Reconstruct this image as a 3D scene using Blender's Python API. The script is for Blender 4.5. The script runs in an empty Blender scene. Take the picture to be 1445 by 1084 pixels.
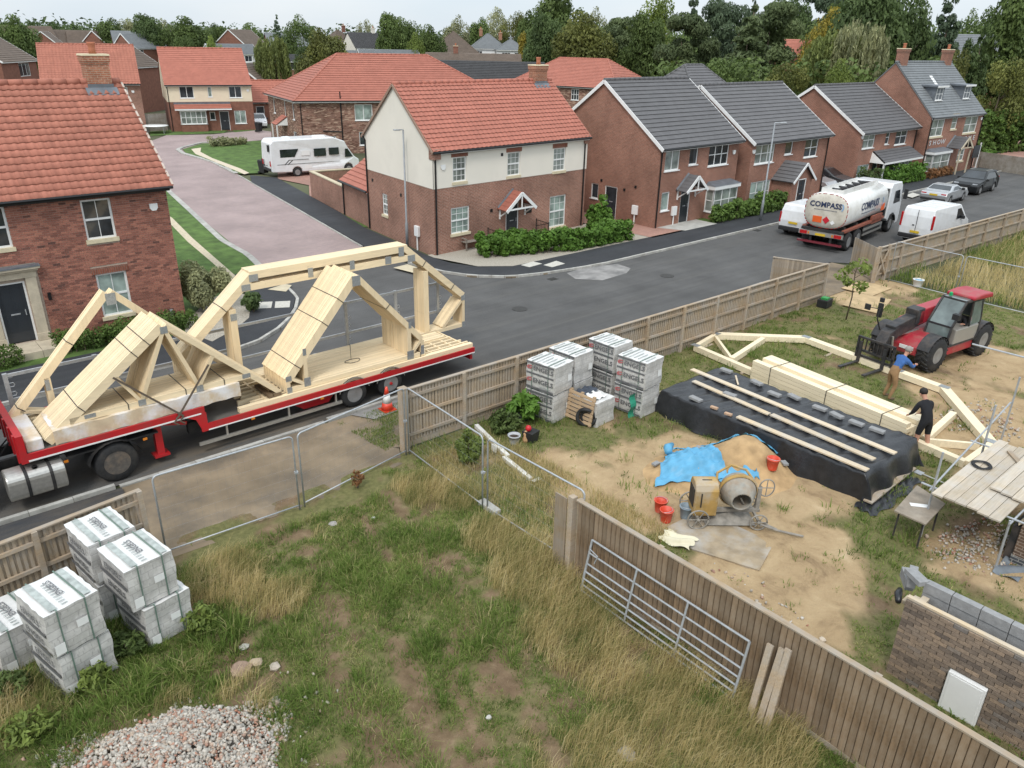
import bpy, math, random
import numpy as np
from mathutils import Vector, Matrix, Euler
random.seed(11)
RNG = np.random.default_rng(5)
rad = math.radians
pi = math.pi
SC = bpy.context.scene
COL = SC.collection
# ------------------------------------------------------------------ camera
cam_data = bpy.data.cameras.new("camera")
cam_data.sensor_width = 36.0
cam_data.lens = 36.0 * 1090.0 / 1445.0
cam_data.clip_start = 0.1
cam_data.clip_end = 6000
cam = bpy.data.objects.new("camera", cam_data)
COL.objects.link(cam)
EYE = 10.25
def _cam_rot():
 d = Vector((672 - 722.5, -(2995 - 542.0), -1090.0)).normalized()
 up = -d
 f = Vector((0, 0, -1)); f = (f - f.dot(up) * up).normalized()
 r = f.cross(up)
 a = rad(41.5)
 return Matrix((math.cos(a) * r + math.sin(a) * f, -math.sin(a) * r + math.cos(a) * f, up))
ROT = _cam_rot()
cam.matrix_world = Matrix.Translation((0, 0, EYE)) @ ROT.to_4x4()
SC.camera = cam
def ray(px, py):
 return ROT @ Vector((px - 722.5, -(py - 542.0), -1090.0))
def gp(px, py, z=0.0):
 """ground point (world x, y) seen at a photo pixel, at height z"""
 r = ray(px, py); t = (z - EYE) / r.z
 return (r.x * t, r.y * t)
def far(px, py, dist):
 """world point at a horizontal distance along the sight line"""
 r = ray(px, py); t = dist / math.hypot(r.x, r.y)
 return Vector((r.x * t, r.y * t, EYE + r.z * t))
# ------------------------------------------------------------------ sky, sun, exposure
SUN_EL, SUN_AZ = 52.0, 215.0            # azimuth of the sun, degrees anticlockwise from +X
world = bpy.data.worlds.new("World"); SC.world = world
world.use_nodes = True
nt = world.node_tree; nt.nodes.clear()
def N(tree, typ, **kw):
 n = tree.nodes.new(typ)
 for k, v in kw.items():
  setattr(n, k, v)
 return n
sky = N(nt, "ShaderNodeTexSky", sky_type='NISHITA', sun_disc=False)
sky.sun_elevation = rad(SUN_EL); sky.sun_rotation = rad(90 - SUN_AZ)
sky.air_density = 1.0; sky.dust_density = 2.5
tc = N(nt, "ShaderNodeTexCoord")
mp = N(nt, "ShaderNodeMapping"); mp.inputs['Scale'].default_value = (1.2, 1.2, 5.0)
nz = N(nt, "ShaderNodeTexNoise"); nz.inputs['Scale'].default_value = 2.2; nz.inputs['Detail'].default_value = 5
cr = N(nt, "ShaderNodeValToRGB")
cr.color_ramp.elements[0].position = 0.30; cr.color_ramp.elements[0].color = (5.9, 6.75, 7.45, 1)
cr.color_ramp.elements[1].position = 0.72; cr.color_ramp.elements[1].color = (7.2, 7.6, 7.9, 1)
mx = N(nt, "ShaderNodeMix", data_type='RGBA'); mx.inputs[0].default_value = 0.86
bg = N(nt, "ShaderNodeBackground"); bg.inputs['Strength'].default_value = 0.10
out = N(nt, "ShaderNodeOutputWorld")
L = nt.links.new
L(tc.outputs['Generated'], mp.inputs['Vector']); L(mp.outputs[0], nz.inputs['Vector']); L(nz.outputs['Fac'], cr.inputs[0])
sz = N(nt, "ShaderNodeSeparateXYZ"); L(tc.outputs['Generated'], sz.inputs[0])
zr = N(nt, "ShaderNodeMapRange"); zr.inputs['From Min'].default_value = 0.0; zr.inputs['From Max'].default_value = 1.0; zr.inputs['To Min'].default_value = 1.0; zr.inputs['To Max'].default_value = 1.9   # an overcast sky is brighter overhead
L(sz.outputs[2], zr.inputs['Value'])
vm = N(nt, "ShaderNodeVectorMath", operation='SCALE'); L(cr.outputs[0], vm.inputs[0]); L(zr.outputs[0], vm.inputs['Scale'])
L(sky.outputs[0], mx.inputs[6]); L(vm.outputs[0], mx.inputs[7]); L(mx.outputs[2], bg.inputs['Color']); L(bg.outputs[0], out.inputs['Surface'])
sun_data = bpy.data.lights.new("sun", 'SUN'); sun_data.energy = 1.4; sun_data.angle = rad(14); sun_data.color = (1.0, 0.96, 0.9)
sun = bpy.data.objects.new("sun", sun_data); COL.objects.link(sun)
_sd = Vector((math.cos(rad(SUN_AZ)) * math.cos(rad(SUN_EL)), math.sin(rad(SUN_AZ)) * math.cos(rad(SUN_EL)), math.sin(rad(SUN_EL))))
sun.rotation_euler = _sd.to_track_quat('Z', 'Y').to_euler()
SC.view_settings.view_transform = 'Standard'; SC.view_settings.look = 'None'
SC.view_settings.exposure = 0.38; SC.view_settings.gamma = 1.0; SC.view_settings.use_curve_mapping = False
SC.cycles.max_bounces = 6; SC.cycles.diffuse_bounces = 3; SC.cycles.transparent_max_bounces = 8
SC.cycles.use_denoising = True
# ------------------------------------------------------------------ mesh builder
def unit(v): return Vector(v).normalized()
class MB:
 def __init__(s, xf=None):
  s.v = []; s.f = []; s.m = []; s.s = []; s.xf = xf; s.mat = 0; s.smooth = False
 def add(s, vs, fs, mat=None):
  o = len(s.v)
  if s.xf: vs = [s.xf(*p) for p in vs]
  s.v += [tuple(p) for p in vs]
  for f in fs:
   s.f.append(tuple(i + o for i in f)); s.m.append(s.mat if mat is None else mat); s.s.append(s.smooth)
  return s
 def quad(s, a, b, c, d, mat=None): return s.add([a, b, c, d], [(0, 1, 2, 3)], mat)
 def poly(s, pts, mat=None): return s.add(pts, [tuple(range(len(pts)))], mat)
 def box(s, x0, y0, z0, x1, y1, z1, mat=None):
  return s.add([(x0,y0,z0),(x1,y0,z0),(x1,y1,z0),(x0,y1,z0),(x0,y0,z1),(x1,y0,z1),(x1,y1,z1),(x0,y1,z1)],
      [(0,3,2,1),(4,5,6,7),(0,1,5,4),(1,2,6,5),(2,3,7,6),(3,0,4,7)], mat)
 def beam(s, p, q, w, h, side=(0, 0, 1), mat=None):
  """bar from p to q; h measured along `side`-ish, w across"""
  p = Vector(p); q = Vector(q); d = (q - p).normalized(); sd = Vector(side)
  a = d.cross(sd)
  if a.length < 1e-4: a = d.cross(Vector((1, 0, 0)))
  a.normalize(); b = a.cross(d).normalized()
  a = a * w / 2; b = b * h / 2
  return s.add([p-a-b, p+a-b, p+a+b, p-a+b, q-a-b, q+a-b, q+a+b, q-a+b],
      [(3,2,1,0),(4,5,6,7),(0,1,5,4),(1,2,6,5),(2,3,7,6),(3,0,4,7)], mat)
 def prism(s, poly, fn, t0, t1, mat=None):
  """2-D polygon extruded: fn(u, v, t) -> xyz"""
  n = len(poly)
  vs = [fn(u, v, t0) for u, v in poly] + [fn(u, v, t1) for u, v in poly]
  fs = [tuple(range(n - 1, -1, -1)), tuple(range(n, 2 * n))] + [(i, (i+1) % n, n + (i+1) % n, n + i) for i in range(n)]
  return s.add(vs, fs, mat)
 def tube(s, pts, r, n=8, mat=None, caps=True):
  pts = [Vector(p) for p in pts]; vs = []; fs = []
  prev = None
  for i, p in enumerate(pts):
   d = (pts[min(i+1, len(pts)-1)] - pts[max(i-1, 0)]).normalized()
   if prev is None:
    a = d.cross(Vector((0, 0, 1)))
    if a.length < 1e-3: a = d.cross(Vector((1, 0, 0)))
   else:
    a = prev - prev.dot(d) * d
   a.normalize(); prev = a; b = d.cross(a)
   rr = r[i] if isinstance(r, (list, tuple)) else r
   for k in range(n):
    t = 2 * pi * k / n
    vs.append(p + a * (rr * math.cos(t)) + b * (rr * math.sin(t)))
  for i in range(len(pts) - 1):
   for k in range(n):
    k2 = (k + 1) % n
    fs.append((i*n + k, i*n + k2, (i+1)*n + k2, (i+1)*n + k))
  if caps:
   fs.append(tuple(range(n - 1, -1, -1))); fs.append(tuple((len(pts)-1)*n + k for k in range(n)))
  return s.add(vs, fs, mat)
 def lathe(s, prof, n=16, o=(0, 0, 0), axis=(0, 0, 1), mat=None, caps=True):
  ax = unit(axis); a = ax.cross(Vector((0, 0, 1)))
  if a.length < 1e-3: a = Vector((1, 0, 0))
  a.normalize(); b = ax.cross(a); o = Vector(o); vs = []; fs = []
  for r, z in prof:
   for k in range(n):
    t = 2 * pi * k / n
    vs.append(o + ax * z + a * (r * math.cos(t)) + b * (r * math.sin(t)))
  for i in range(len(prof) - 1):
   for k in range(n):
    k2 = (k + 1) % n
    fs.append((i*n + k, i*n + k2, (i+1)*n + k2, (i+1)*n + k))
  if caps:
   fs.append(tuple(range(n - 1, -1, -1))); fs.append(tuple((len(prof)-1)*n + k for k in range(n)))
  return s.add(vs, fs, mat)
 def loft(s, rings, mat=None, caps=True, closed=True):
  n = len(rings[0]); vs = [p for r in rings for p in r]; fs = []
  for i in range(len(rings) - 1):
   for k in range(n if closed else n - 1):
    k2 = (k + 1) % n
    fs.append((i*n + k, i*n + k2, (i+1)*n + k2, (i+1)*n + k))
  if caps:
   fs.append(tuple(range(n - 1, -1, -1))); fs.append(tuple((len(rings)-1)*n + k for k in range(n)))
  return s.add(vs, fs, mat)
 def sheet(s, fn, nu, nv, mat=None):
  vs = [fn(i / nu, j / nv) for j in range(nv + 1) for i in range(nu + 1)]
  fs = [(j*(nu+1)+i, j*(nu+1)+i+1, (j+1)*(nu+1)+i+1, (j+1)*(nu+1)+i) for j in range(nv) for i in range(nu)]
  return s.add(vs, fs, mat)
 def mesh(s, name, mats):
  me = bpy.data.meshes.new(name)
  me.from_pydata([tuple(p) for p in s.v], [], s.f)
  for m in (mats if isinstance(mats, (list, tuple)) else [mats]): me.materials.append(m)
  me.polygons.foreach_set('material_index', s.m)
  me.polygons.foreach_set('use_smooth', s.s)
  me.update()
  return me
 def build(s, name, mats, parent=None, loc=(0, 0, 0), rot=(0, 0, 0), bevel=0, sub=0, kind=None, label=None):
  o = link(name, s.mesh(name, mats), parent, loc, rot)
  if bevel:
   b = o.modifiers.new("bevel", 'BEVEL'); b.width = bevel; b.segments = 2; b.limit_method = 'ANGLE'; b.angle_limit = rad(40)
  if sub:
   m = o.modifiers.new("sub", 'SUBSURF'); m.levels = m.render_levels = sub
  if kind: o['kind'] = kind
  if label: o['label'] = label
  return o
def link(name, data, parent=None, loc=(0, 0, 0), rot=(0, 0, 0)):
 o = bpy.data.objects.new(name, data); COL.objects.link(o)
 o.location = loc; o.rotation_euler = rot
 if parent: o.parent = parent
 return o
def thing(name, label, cat, loc=(0, 0, 0), rz=0.0, group=None):
 o = bpy.data.objects.new(name, None); COL.objects.link(o)
 o.empty_display_size = 0.2
 o.location = (loc[0], loc[1], loc[2] if len(loc) > 2 else 0); o.rotation_euler = (0, 0, rz)
 return tag(o, label, cat, group)
def tag(o, label, cat, group=None):
 o['label'] = label; o['category'] = cat
 if group: o['group'] = group
 return o
def copy_tree(o, parent=None):
 c = o.copy(); COL.objects.link(c)
 if parent: c.parent = parent
 for ch in o.children: copy_tree(ch, c)
 return c
def again(o, label, loc, rz=None, scale=None):
 c = copy_tree(o); c['label'] = label
 c.location = (loc[0], loc[1], loc[2] if len(loc) > 2 else 0)
 if rz is not None: c.rotation_euler = (0, 0, rz)
 if scale is not None: c.scale = scale if hasattr(scale, '__len__') else (scale,) * 3
 return c
def clone(o, loc, parent=None, rot=None):
 c = o.copy(); COL.objects.link(c); c.location = loc
 if parent: c.parent = parent
 if rot is not None: c.rotation_euler = rot
 return c
def structure(mb, name, mats, **k):
 o = mb.build(name, mats, **k); o['kind'] = 'structure'; return o
_fonts = {}
def text_mesh(txt, size, mat, fat=0.0):
 key = (txt, size, mat.name, fat)
 if key not in _fonts:
  cu = bpy.data.curves.new("lettering", 'FONT'); cu.body = txt; cu.size = size; cu.offset = fat
  cu.align_x = 'CENTER'; cu.align_y = 'CENTER'; cu.resolution_u = 2; cu.extrude = 0.001
  t = bpy.data.objects.new("lettering", cu)
  me = bpy.data.meshes.new_from_object(t)
  me.materials.clear(); me.materials.append(mat)
  bpy.data.objects.remove(t); bpy.data.curves.remove(cu)
  _fonts[key] = me
 return _fonts[key]
def lettering(txt, size, mat, parent, loc, rot, fat=0.0, sx=1.0, name='lettering'):
 o = link(name, text_mesh(txt, size, mat, fat), parent, loc, rot); o.scale = (sx, 1, 1); return o
# ------------------------------------------------------------------ materials
def nodes(name):
 m = bpy.data.materials.new(name); m.use_nodes = True
 t = m.node_tree; b = t.nodes['Principled BSDF']
 return m, t, b, t.links.new
def mixc(t, fac, a, b, mode='MIX'):
 n = N(t, "ShaderNodeMix", data_type='RGBA', blend_type=mode)
 for sock, v in ((0, fac), (6, a), (7, b)):
  if hasattr(v, 'links') or isinstance(v, bpy.types.NodeSocket): t.links.new(v, n.inputs[sock])
  elif sock == 0: n.inputs[0].default_value = v
  else: n.inputs[sock].default_value = (*v[:3], 1)
 return n.outputs[2]
def ramp(t, fac, *stops):
 n = N(t, "ShaderNodeValToRGB"); e = n.color_ramp.elements
 while len(e) < len(stops): e.new(0.5)
 for i, (p, c) in enumerate(stops):
  e[i].position = p; e[i].color = (*c, 1) if hasattr(c, '__len__') else (c, c, c, 1)
 t.links.new(fac, n.inputs[0]); return n.outputs[0]
def noise(t, scale, detail=4, vec=None, rough=0.55, dist=0.0):
 n = N(t, "ShaderNodeTexNoise"); n.inputs['Scale'].default_value = scale; n.inputs['Detail'].default_value = detail
 n.inputs['Roughness'].default_value = rough; n.inputs['Distortion'].default_value = dist
 if vec is not None: t.links.new(vec, n.inputs['Vector'])
 return n.outputs['Fac']
def coords(t, which='Object', scale=None):
 c = N(t, "ShaderNodeTexCoord").outputs[which]
 if scale:
  m = N(t, "ShaderNodeMapping"); m.inputs['Scale'].default_value = scale; t.links.new(c, m.inputs['Vector']); return m.outputs[0]
 return c
def wpos(t, scale=None):
 c = N(t, "ShaderNodeNewGeometry").outputs['Position']
 if scale:
  m = N(t, "ShaderNodeMapping"); m.inputs['Scale'].default_value = scale; t.links.new(c, m.inputs['Vector']); return m.outputs[0]
 return c
def bump(t, b, h, strength=0.3, dist=0.02):
 n = N(t, "ShaderNodeBump"); n.inputs['Strength'].default_value = strength; n.inputs['Distance'].default_value = dist
 t.links.new(h, n.inputs['Height']); t.links.new(n.outputs[0], b.inputs['Normal'])
def dim(c, k): return tuple(max(0, x * k) for x in c)
def pm(name, c, var=0.18, scale=6.0, rough=0.75, metal=0.0, bmp=0.0, bscale=None, rnd=0.0, spec=0.4, dirt=None, dscale=1.5, damt=0.5, co='Object', stretch=None):
 """general weathered surface: colour noise, optional per-object tint, dirt blotches and relief"""
 m, t, b, l = nodes(name)
 v = coords(t, co, stretch)
 f = noise(t, scale, 5, v)
 col = ramp(t, f, (0.28, dim(c, 1 - var)), (0.72, dim(c, 1 + var)))
 if rnd:
  oi = N(t, "ShaderNodeObjectInfo").outputs['Random']
  col = mixc(t, 1.0, col, ramp(t, oi, (0, 1 - rnd), (1, 1 + rnd)), 'MULTIPLY')
 if dirt:
  g = ramp(t, noise(t, dscale, 6, v, 0.65), (0.45, 0.0), (0.7, damt))
  col = mixc(t, g, col, dirt)
 l(col, b.inputs['Base Color'])
 b.inputs['Roughness'].default_value = rough; b.inputs['Metallic'].default_value = metal
 b.inputs['Specular IOR Level'].default_value = spec
 if bmp: bump(t, b, noise(t, bscale or scale * 4, 4, v), bmp)
 return m
def wall_uv(t):
 g = N(t, "ShaderNodeNewGeometry")
 x = N(t, "ShaderNodeVectorMath", operation='CROSS_PRODUCT'); x.inputs[1].default_value = (0, 0, 1)
 t.links.new(g.outputs['True Normal'], x.inputs[0])
 d = N(t, "ShaderNodeVectorMath", operation='DOT_PRODUCT'); t.links.new(x.outputs[0], d.inputs[0]); t.links.new(g.outputs['Position'], d.inputs[1])
 s = N(t, "ShaderNodeSeparateXYZ"); t.links.new(g.outputs['Position'], s.inputs[0])
 c = N(t, "ShaderNodeCombineXYZ"); t.links.new(d.outputs['Value'], c.inputs[0]); t.links.new(s.outputs[2], c.inputs[1])
 return c.outputs[0]
def brick_mat(name, c1, c2, mortar, patch=None, bw=0.225, rh=0.075, ms=0.011, var=0.25):
 m, t, b, l = nodes(name)
 uv = wall_uv(t)
 br = N(t, "ShaderNodeTexBrick"); l(uv, br.inputs['Vector'])
 br.inputs['Scale'].default_value = 1.0; br.inputs['Brick Width'].default_value = bw; br.inputs['Row Height'].default_value = rh
 br.inputs['Mortar Size'].default_value = ms; br.inputs['Mortar Smooth'].default_value = 0.3
 br.inputs['Color1'].default_value = (*c1, 1); br.inputs['Color2'].default_value = (*c2, 1); br.inputs['Mortar'].default_value = (*mortar, 1)
 col = mixc(t, 1.0, br.outputs['Color'], ramp(t, noise(t, 0.5, 6, wpos(t), 0.6), (0.3, 1 - var), (0.7, 1 + var)), 'MULTIPLY')
 col = mixc(t, 1.0, col, ramp(t, noise(t, 14, 3, wpos(t)), (0.3, 0.8), (0.7, 1.2)), 'MULTIPLY')
 if patch:
  vo = N(t, "ShaderNodeTexVoronoi"); vo.inputs['Scale'].default_value = 1.0
  mp_ = N(t, "ShaderNodeMapping"); mp_.inputs['Scale'].default_value = (1 / bw / 1.4, 1 / rh, 1); l(uv, mp_.inputs['Vector']); l(mp_.outputs[0], vo.inputs['Vector'])
  sp = N(t, "ShaderNodeSeparateColor"); l(vo.outputs['Color'], sp.inputs[0])
  col = mixc(t, ramp(t, sp.outputs[0], (0.72, 0.0), (0.8, 0.75)), col, patch)
  col = mixc(t, ramp(t, sp.outputs[1], (0.70, 0.0), (0.8, 0.7)), col, dim(c1, 0.35))
 l(col, b.inputs['Base Color']); b.inputs['Roughness'].default_value = 0.9; b.inputs['Specular IOR Level'].default_value = 0.2
 bump(t, b, br.outputs['Fac'], -0.5, 0.008)
 return m
def tile_mat(name, c, var=0.16):
 m, t, b, l = nodes(name)
 p = wpos(t)
 col = ramp(t, noise(t, 1.1, 6, p, 0.65), (0.3, dim(c, 1 - var)), (0.7, dim(c, 1 + var)))
 vo = N(t, "ShaderNodeTexVoronoi"); vo.inputs['Scale'].default_value = 3.2; l(p, vo.inputs['Vector'])
 sp = N(t, "ShaderNodeSeparateColor"); l(vo.outputs['Color'], sp.inputs[0])
 col = mixc(t, 1.0, col, ramp(t, sp.outputs[0], (0, 0.94), (1, 1.06)), 'MULTIPLY')
 g = ramp(t, noise(t, 0.35, 8, p, 0.7), (0.55, 0.0), (0.75, 0.3))
 col = mixc(t, g, col, dim(c, 0.7))
 oi = N(t, "ShaderNodeObjectInfo").outputs['Random']
 col = mixc(t, 1.0, col, ramp(t, oi, (0, 0.9), (1, 1.1)), 'MULTIPLY')
 l(col, b.inputs['Base Color']); b.inputs['Roughness'].default_value = 0.72; b.inputs['Specular IOR Level'].default_value = 0.3
 bump(t, b, noise(t, 60, 3, p), 0.15, 0.01)
 return m
def wood_mat(name, c, var=0.14, rnd=0.10, grain=(3, 40, 40), rough=0.75, knots=True, grey=None):
 m, t, b, l = nodes(name)
 v = coords(t, 'Object', grain)
 col = ramp(t, noise(t, 1.0, 5, v, 0.6, 0.6), (0.28, dim(c, 1 - var)), (0.7, dim(c, 1 + var)))
 if knots:
  k = ramp(t, noise(t, 9, 2, coords(t, 'Object')), (0.70, 0.0), (0.78, 0.5)); col = mixc(t, k, col, dim(c, 0.55))
 if grey:
  k = ramp(t, noise(t, 1.6, 5, coords(t, 'Object'), 0.7), (0.38, 0.0), (0.65, 0.75)); col = mixc(t, k, col, grey)
 oi = N(t, "ShaderNodeObjectInfo").outputs['Random']
 col = mixc(t, 1.0, col, ramp(t, oi, (0, 1 - rnd), (1, 1 + rnd)), 'MULTIPLY')
 l(col, b.inputs['Base Color']); b.inputs['Roughness'].default_value = rough; b.inputs['Specular IOR Level'].default_value = 0.25
 bump(t, b, noise(t, 1.0, 4, v), 0.2, 0.01)
 return m
def leaf_mat(name, c, trans=0.34):
 """foliage: every leaf carries its own tint in the attribute 'tint'"""
 m, t, b, l = nodes(name)
 a = N(t, "ShaderNodeAttribute", attribute_name='tint')
 oi = N(t, "ShaderNodeObjectInfo").outputs['Random']
 col = mixc(t, a.outputs['Fac'], dim(c, 0.62), (c[0] * 1.5, c[1] * 1.38, c[2] * 1.25))
 col = mixc(t, 1.0, col, ramp(t, oi, (0, 0.85), (1, 1.15)), 'MULTIPLY')
 tr = N(t, "ShaderNodeBsdfTranslucent"); l(col, tr.inputs['Color'])
 l(col, b.inputs['Base Color']); b.inputs['Roughness'].default_value = 0.6; b.inputs['Specular IOR Level'].default_value = 0.25
 ms = N(t, "ShaderNodeMixShader"); ms.inputs[0].default_value = trans
 o = t.nodes['Material Output']; l(b.outputs[0], ms.inputs[1]); l(tr.outputs[0], ms.inputs[2]); l(ms.outputs[0], o.inputs['Surface'])
 return m
def paint(name, c, rough=0.3, metal=0.0, dirt=None, damt=0.35, coat=0.3):
 m = pm(name, c, 0.05, 2.0, rough, metal, dirt=dirt, dscale=2.2, damt=damt, spec=0.5)
 m.node_tree.nodes['Principled BSDF'].inputs['Coat Weight'].default_value = coat
 return m
def glass_mat(name, c, rough=0.06):
 m, t, b, l = nodes(name)
 g = N(t, "ShaderNodeNewGeometry").outputs['Position']
 col = ramp(t, noise(t, 1.3, 3, g), (0.35, dim(c, 0.6)), (0.65, dim(c, 1.5)))
 l(col, b.inputs['Base Color']); b.inputs['Roughness'].default_value = rough; b.inputs['Specular IOR Level'].default_value = 0.8
 return m
# ================================================================== ground, roads, pavements
def vnoise(x, y, seed=0):
 x = np.asarray(x, float); y = np.asarray(y, float)
 xi = np.floor(x).astype(np.int64); yi = np.floor(y).astype(np.int64); fx = x - xi; fy = y - yi
 fx = fx * fx * (3 - 2 * fx); fy = fy * fy * (3 - 2 * fy)
 def h(a, b):
  n = (a * 374761393 + b * 668265263 + seed * 974634777) & 0x7fffffff
  n = (n ^ (n >> 13)) * 1274126177 & 0x7fffffff
  return ((n ^ (n >> 16)) & 0xffff) / 65535.0
 return (h(xi, yi) * (1 - fx) + h(xi + 1, yi) * fx) * (1 - fy) + (h(xi, yi + 1) * (1 - fx) + h(xi + 1, yi + 1) * fx) * fy
def fbm(x, y, s, seed=0, o=4):
 r = 0; a = 0.5; t = 0
 for k in range(o):
  r = r + a * vnoise(np.asarray(x) * s, np.asarray(y) * s, seed + k); t += a; a *= 0.5; s *= 2.03
 return r / t
def sstep(a, b, v):
 t = np.clip((v - a) / (b - a), 0, 1); return t * t * (3 - 2 * t)
def blobs(x, y, lst):
 """soft union of round patches (world x, y, radius)"""
 r = np.zeros_like(np.asarray(x, float))
 for cx, cy, rr in lst:
  r = np.maximum(r, 1 - np.hypot(x - cx, y - cy) / rr)
 return r
def px_blobs(*l): return [(*gp(a, b), r) for a, b, r in l]
SAND = px_blobs((850,690,1.9),(930,690,2.0),(1000,720,2.4),(1090,760,2.6),(1130,700,2.0),(1050,830,1.9),(960,640,1.6),(1150,820,1.6),(1130,860,1.3),(900,655,1.5),(1400,640,2.6),(1360,560,2.4),(1430,520,3.4),(1420,590,3.0),(1310,600,1.6),(1240,400,2.4),(1200,420,1.8),(780,650,.9),(1400,800,1.6),(1330,620,1.3),(1420,690,2.0),(1060,880,1.0))
def _trk(*l): return [(*gp(a + (c - a) * k / 6, b + (d - b) * k / 6), r * .72) for a, b, c, d, r in l for k in range(7)]
TRACK = _trk((548,700,585,745,.4),(600,730,690,845,.42),(425,755,500,900,.5),(455,850,490,1010,.5),(560,910,600,1000,.5),(585,1000,650,1090,.5),(700,930,790,1080,.35),(640,960,680,1060,.4),(515,735,545,790,.3),(520,1020,560,1090,.5),(330,1000,400,940,.3))
DRY = px_blobs((310,830,1.3),(390,850,.8),(590,690,1.0),(640,700,1.0),(690,760,.9),(750,790,1.1),(800,850,1.2),(830,930,1.0),(720,830,.9),(860,960,.9),(920,1020,1.0),(1000,1050,1.1),(1080,1060,1.0),(780,900,.9),(880,1070,1.0),(960,960,.8),(660,650,.8),(340,990,.7),(40,1010,.8),(1040,1000,.7),(250,1000,.4))
def lush(x, y):
 g = fbm(x, y, 0.9, 3) * 0.7 + fbm(x, y, 3.1, 9, 3) * 0.3
 return g
def green_at(x, y):
 """0..1 grass cover on the site"""
 n = lush(x, y)
 g = sstep(0.30, 0.46, n)
 t = blobs(x, y, TRACK); g = g * (1 - .93 * sstep(.2, .55, np.maximum(t, 0) + (fbm(x, y, 2.4, 61, 3) - .5) * 1.1) * (x < 10.2))
 g = g * (1 - 0.8 * sstep(0.1, 0.6, -.12 + (fbm(.8 * x + .6 * y, 2.2 * (.8 * y - .6 * x), .75, 44, 5) - 0.52) * 2.6) * (x < 10.2))
 s = blobs(x, y, SAND); s = sstep(0.10, 0.42, s + (fbm(x, y, 1.3, 21) - 0.5) * 1.0)
 s = s * np.where(x < 10.2, 0.0, 1.0)
 g = g * (1 - 0.96 * s)
 return np.clip(g, 0, 1), s
def dry_at(x, y):
 return sstep(0.0, 0.45, blobs(x, y, DRY) + (fbm(x, y, 1.4, 33) - 0.5) * 0.9)
def site_mat():
 m, t, b, l = nodes("site soil")
 p = wpos(t)
 soil = ramp(t, noise(t, 2.3, 8, p, 0.65), (0.3, (0.115, 0.075, 0.045)), (0.55, (0.21, 0.145, 0.09)), (0.75, (0.31, 0.225, 0.145)))
 sand = ramp(t, noise(t, 1.1, 8, p, 0.68, 0.4), (0.28, (0.215, 0.145, 0.085)), (0.46, (0.40, 0.285, 0.165)), (0.62, (0.47, 0.345, 0.205)), (0.78, (0.56, 0.43, 0.28)))
 peb = N(t, "ShaderNodeTexVoronoi"); peb.inputs['Scale'].default_value = 26; l(p, peb.inputs['Vector'])
 spk = ramp(t, peb.outputs['Distance'], (0.05, 1.0), (0.14, 0.0))
 a = N(t, "ShaderNodeAttribute", attribute_name='sand'); g = N(t, "ShaderNodeAttribute", attribute_name='green')
 col = mixc(t, a.outputs['Fac'], soil, sand)
 col = mixc(t, mixc(t, 1.0, spk, (0.5, 0.5, 0.5), 'MULTIPLY'), col, (0.42, 0.38, 0.33))
 turf = ramp(t, noise(t, 9, 5, p, 0.6), (0.3, (0.09, 0.108, 0.036)), (0.7, (0.20, 0.20, 0.078)))
 col = mixc(t, mixc(t, 1.0, g.outputs['Fac'], (0.8, 0.8, 0.8), 'MULTIPLY'), col, turf)
 l(col, b.inputs['Base Color']); b.inputs['Roughness'].default_value = 0.95; b.inputs['Specular IOR Level'].default_value = 0.1
 bump(t, b, noise(t, 9, 8, p, 0.75), 0.9, 0.06)
 return m
SITE_X0, SITE_X1, SITE_Y0, SITE_Y1 = -5.0, 37.6, -7.0, 15.75
def site_z(x, y):
 return 0.03 + (fbm(x, y, 0.7, 5) - 0.5) * 0.10 + (fbm(x, y, 3.5, 8, 2) - 0.5) * 0.035
nx, ny = 330, 176
gx, gy = np.meshgrid(np.linspace(SITE_X0, SITE_X1, nx), np.linspace(SITE_Y0, SITE_Y1, ny))
gx = gx.ravel(); gy = gy.ravel(); gz = site_z(gx, gy)
gz = np.where((gx < SITE_X0 + .2) | (gx > SITE_X1 - .2) | (gy < SITE_Y0 + .2) | (gy > SITE_Y1 - .2), 0.0, gz)
idx = np.arange(nx * ny).reshape(ny, nx)
quads = np.stack([idx[:-1, :-1], idx[:-1, 1:], idx[1:, 1:], idx[1:, :-1]], -1).reshape(-1, 4)
def np_mesh(name, verts, faces, mat, attrs=None, smooth=False):
 """mesh straight from arrays; faces (n, k)"""
 me = bpy.data.meshes.new(name); nv = len(verts); nf, k = faces.shape
 me.vertices.add(nv); me.vertices.foreach_set('co', np.ascontiguousarray(verts, np.float32).ravel())
 me.loops.add(nf * k); me.loops.foreach_set('vertex_index', np.ascontiguousarray(faces, np.int32).ravel())
 me.polygons.add(nf); me.polygons.foreach_set('loop_start', np.arange(0, nf * k, k, dtype=np.int32))
 if smooth: me.polygons.foreach_set('use_smooth', np.ones(nf, bool))
 for n, a in (attrs or {}).items():
  at = me.attributes.new(n, 'FLOAT', 'POINT'); at.data.foreach_set('value', np.ascontiguousarray(a, np.float32))
 me.materials.append(mat); me.update(calc_edges=True); me.validate()
 return me
gg, gs = green_at(gx, gy)
o = link("ground", np_mesh("ground", np.stack([gx, gy, gz], -1), quads, site_mat(), {'sand': gs, 'green': gg}, True)); o['kind'] = 'structure'
m_land = pm("far land", (0.075, 0.085, 0.04), 0.5, 0.02, 0.95, co='Object', dirt=(0.16, 0.13, 0.08), dscale=0.01)
structure(MB().quad((-3000, -3000, -0.03), (3000, -3000, -0.03), (3000, 3000, -0.03), (-3000, 3000, -0.03)), "terrain", m_land)
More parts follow.
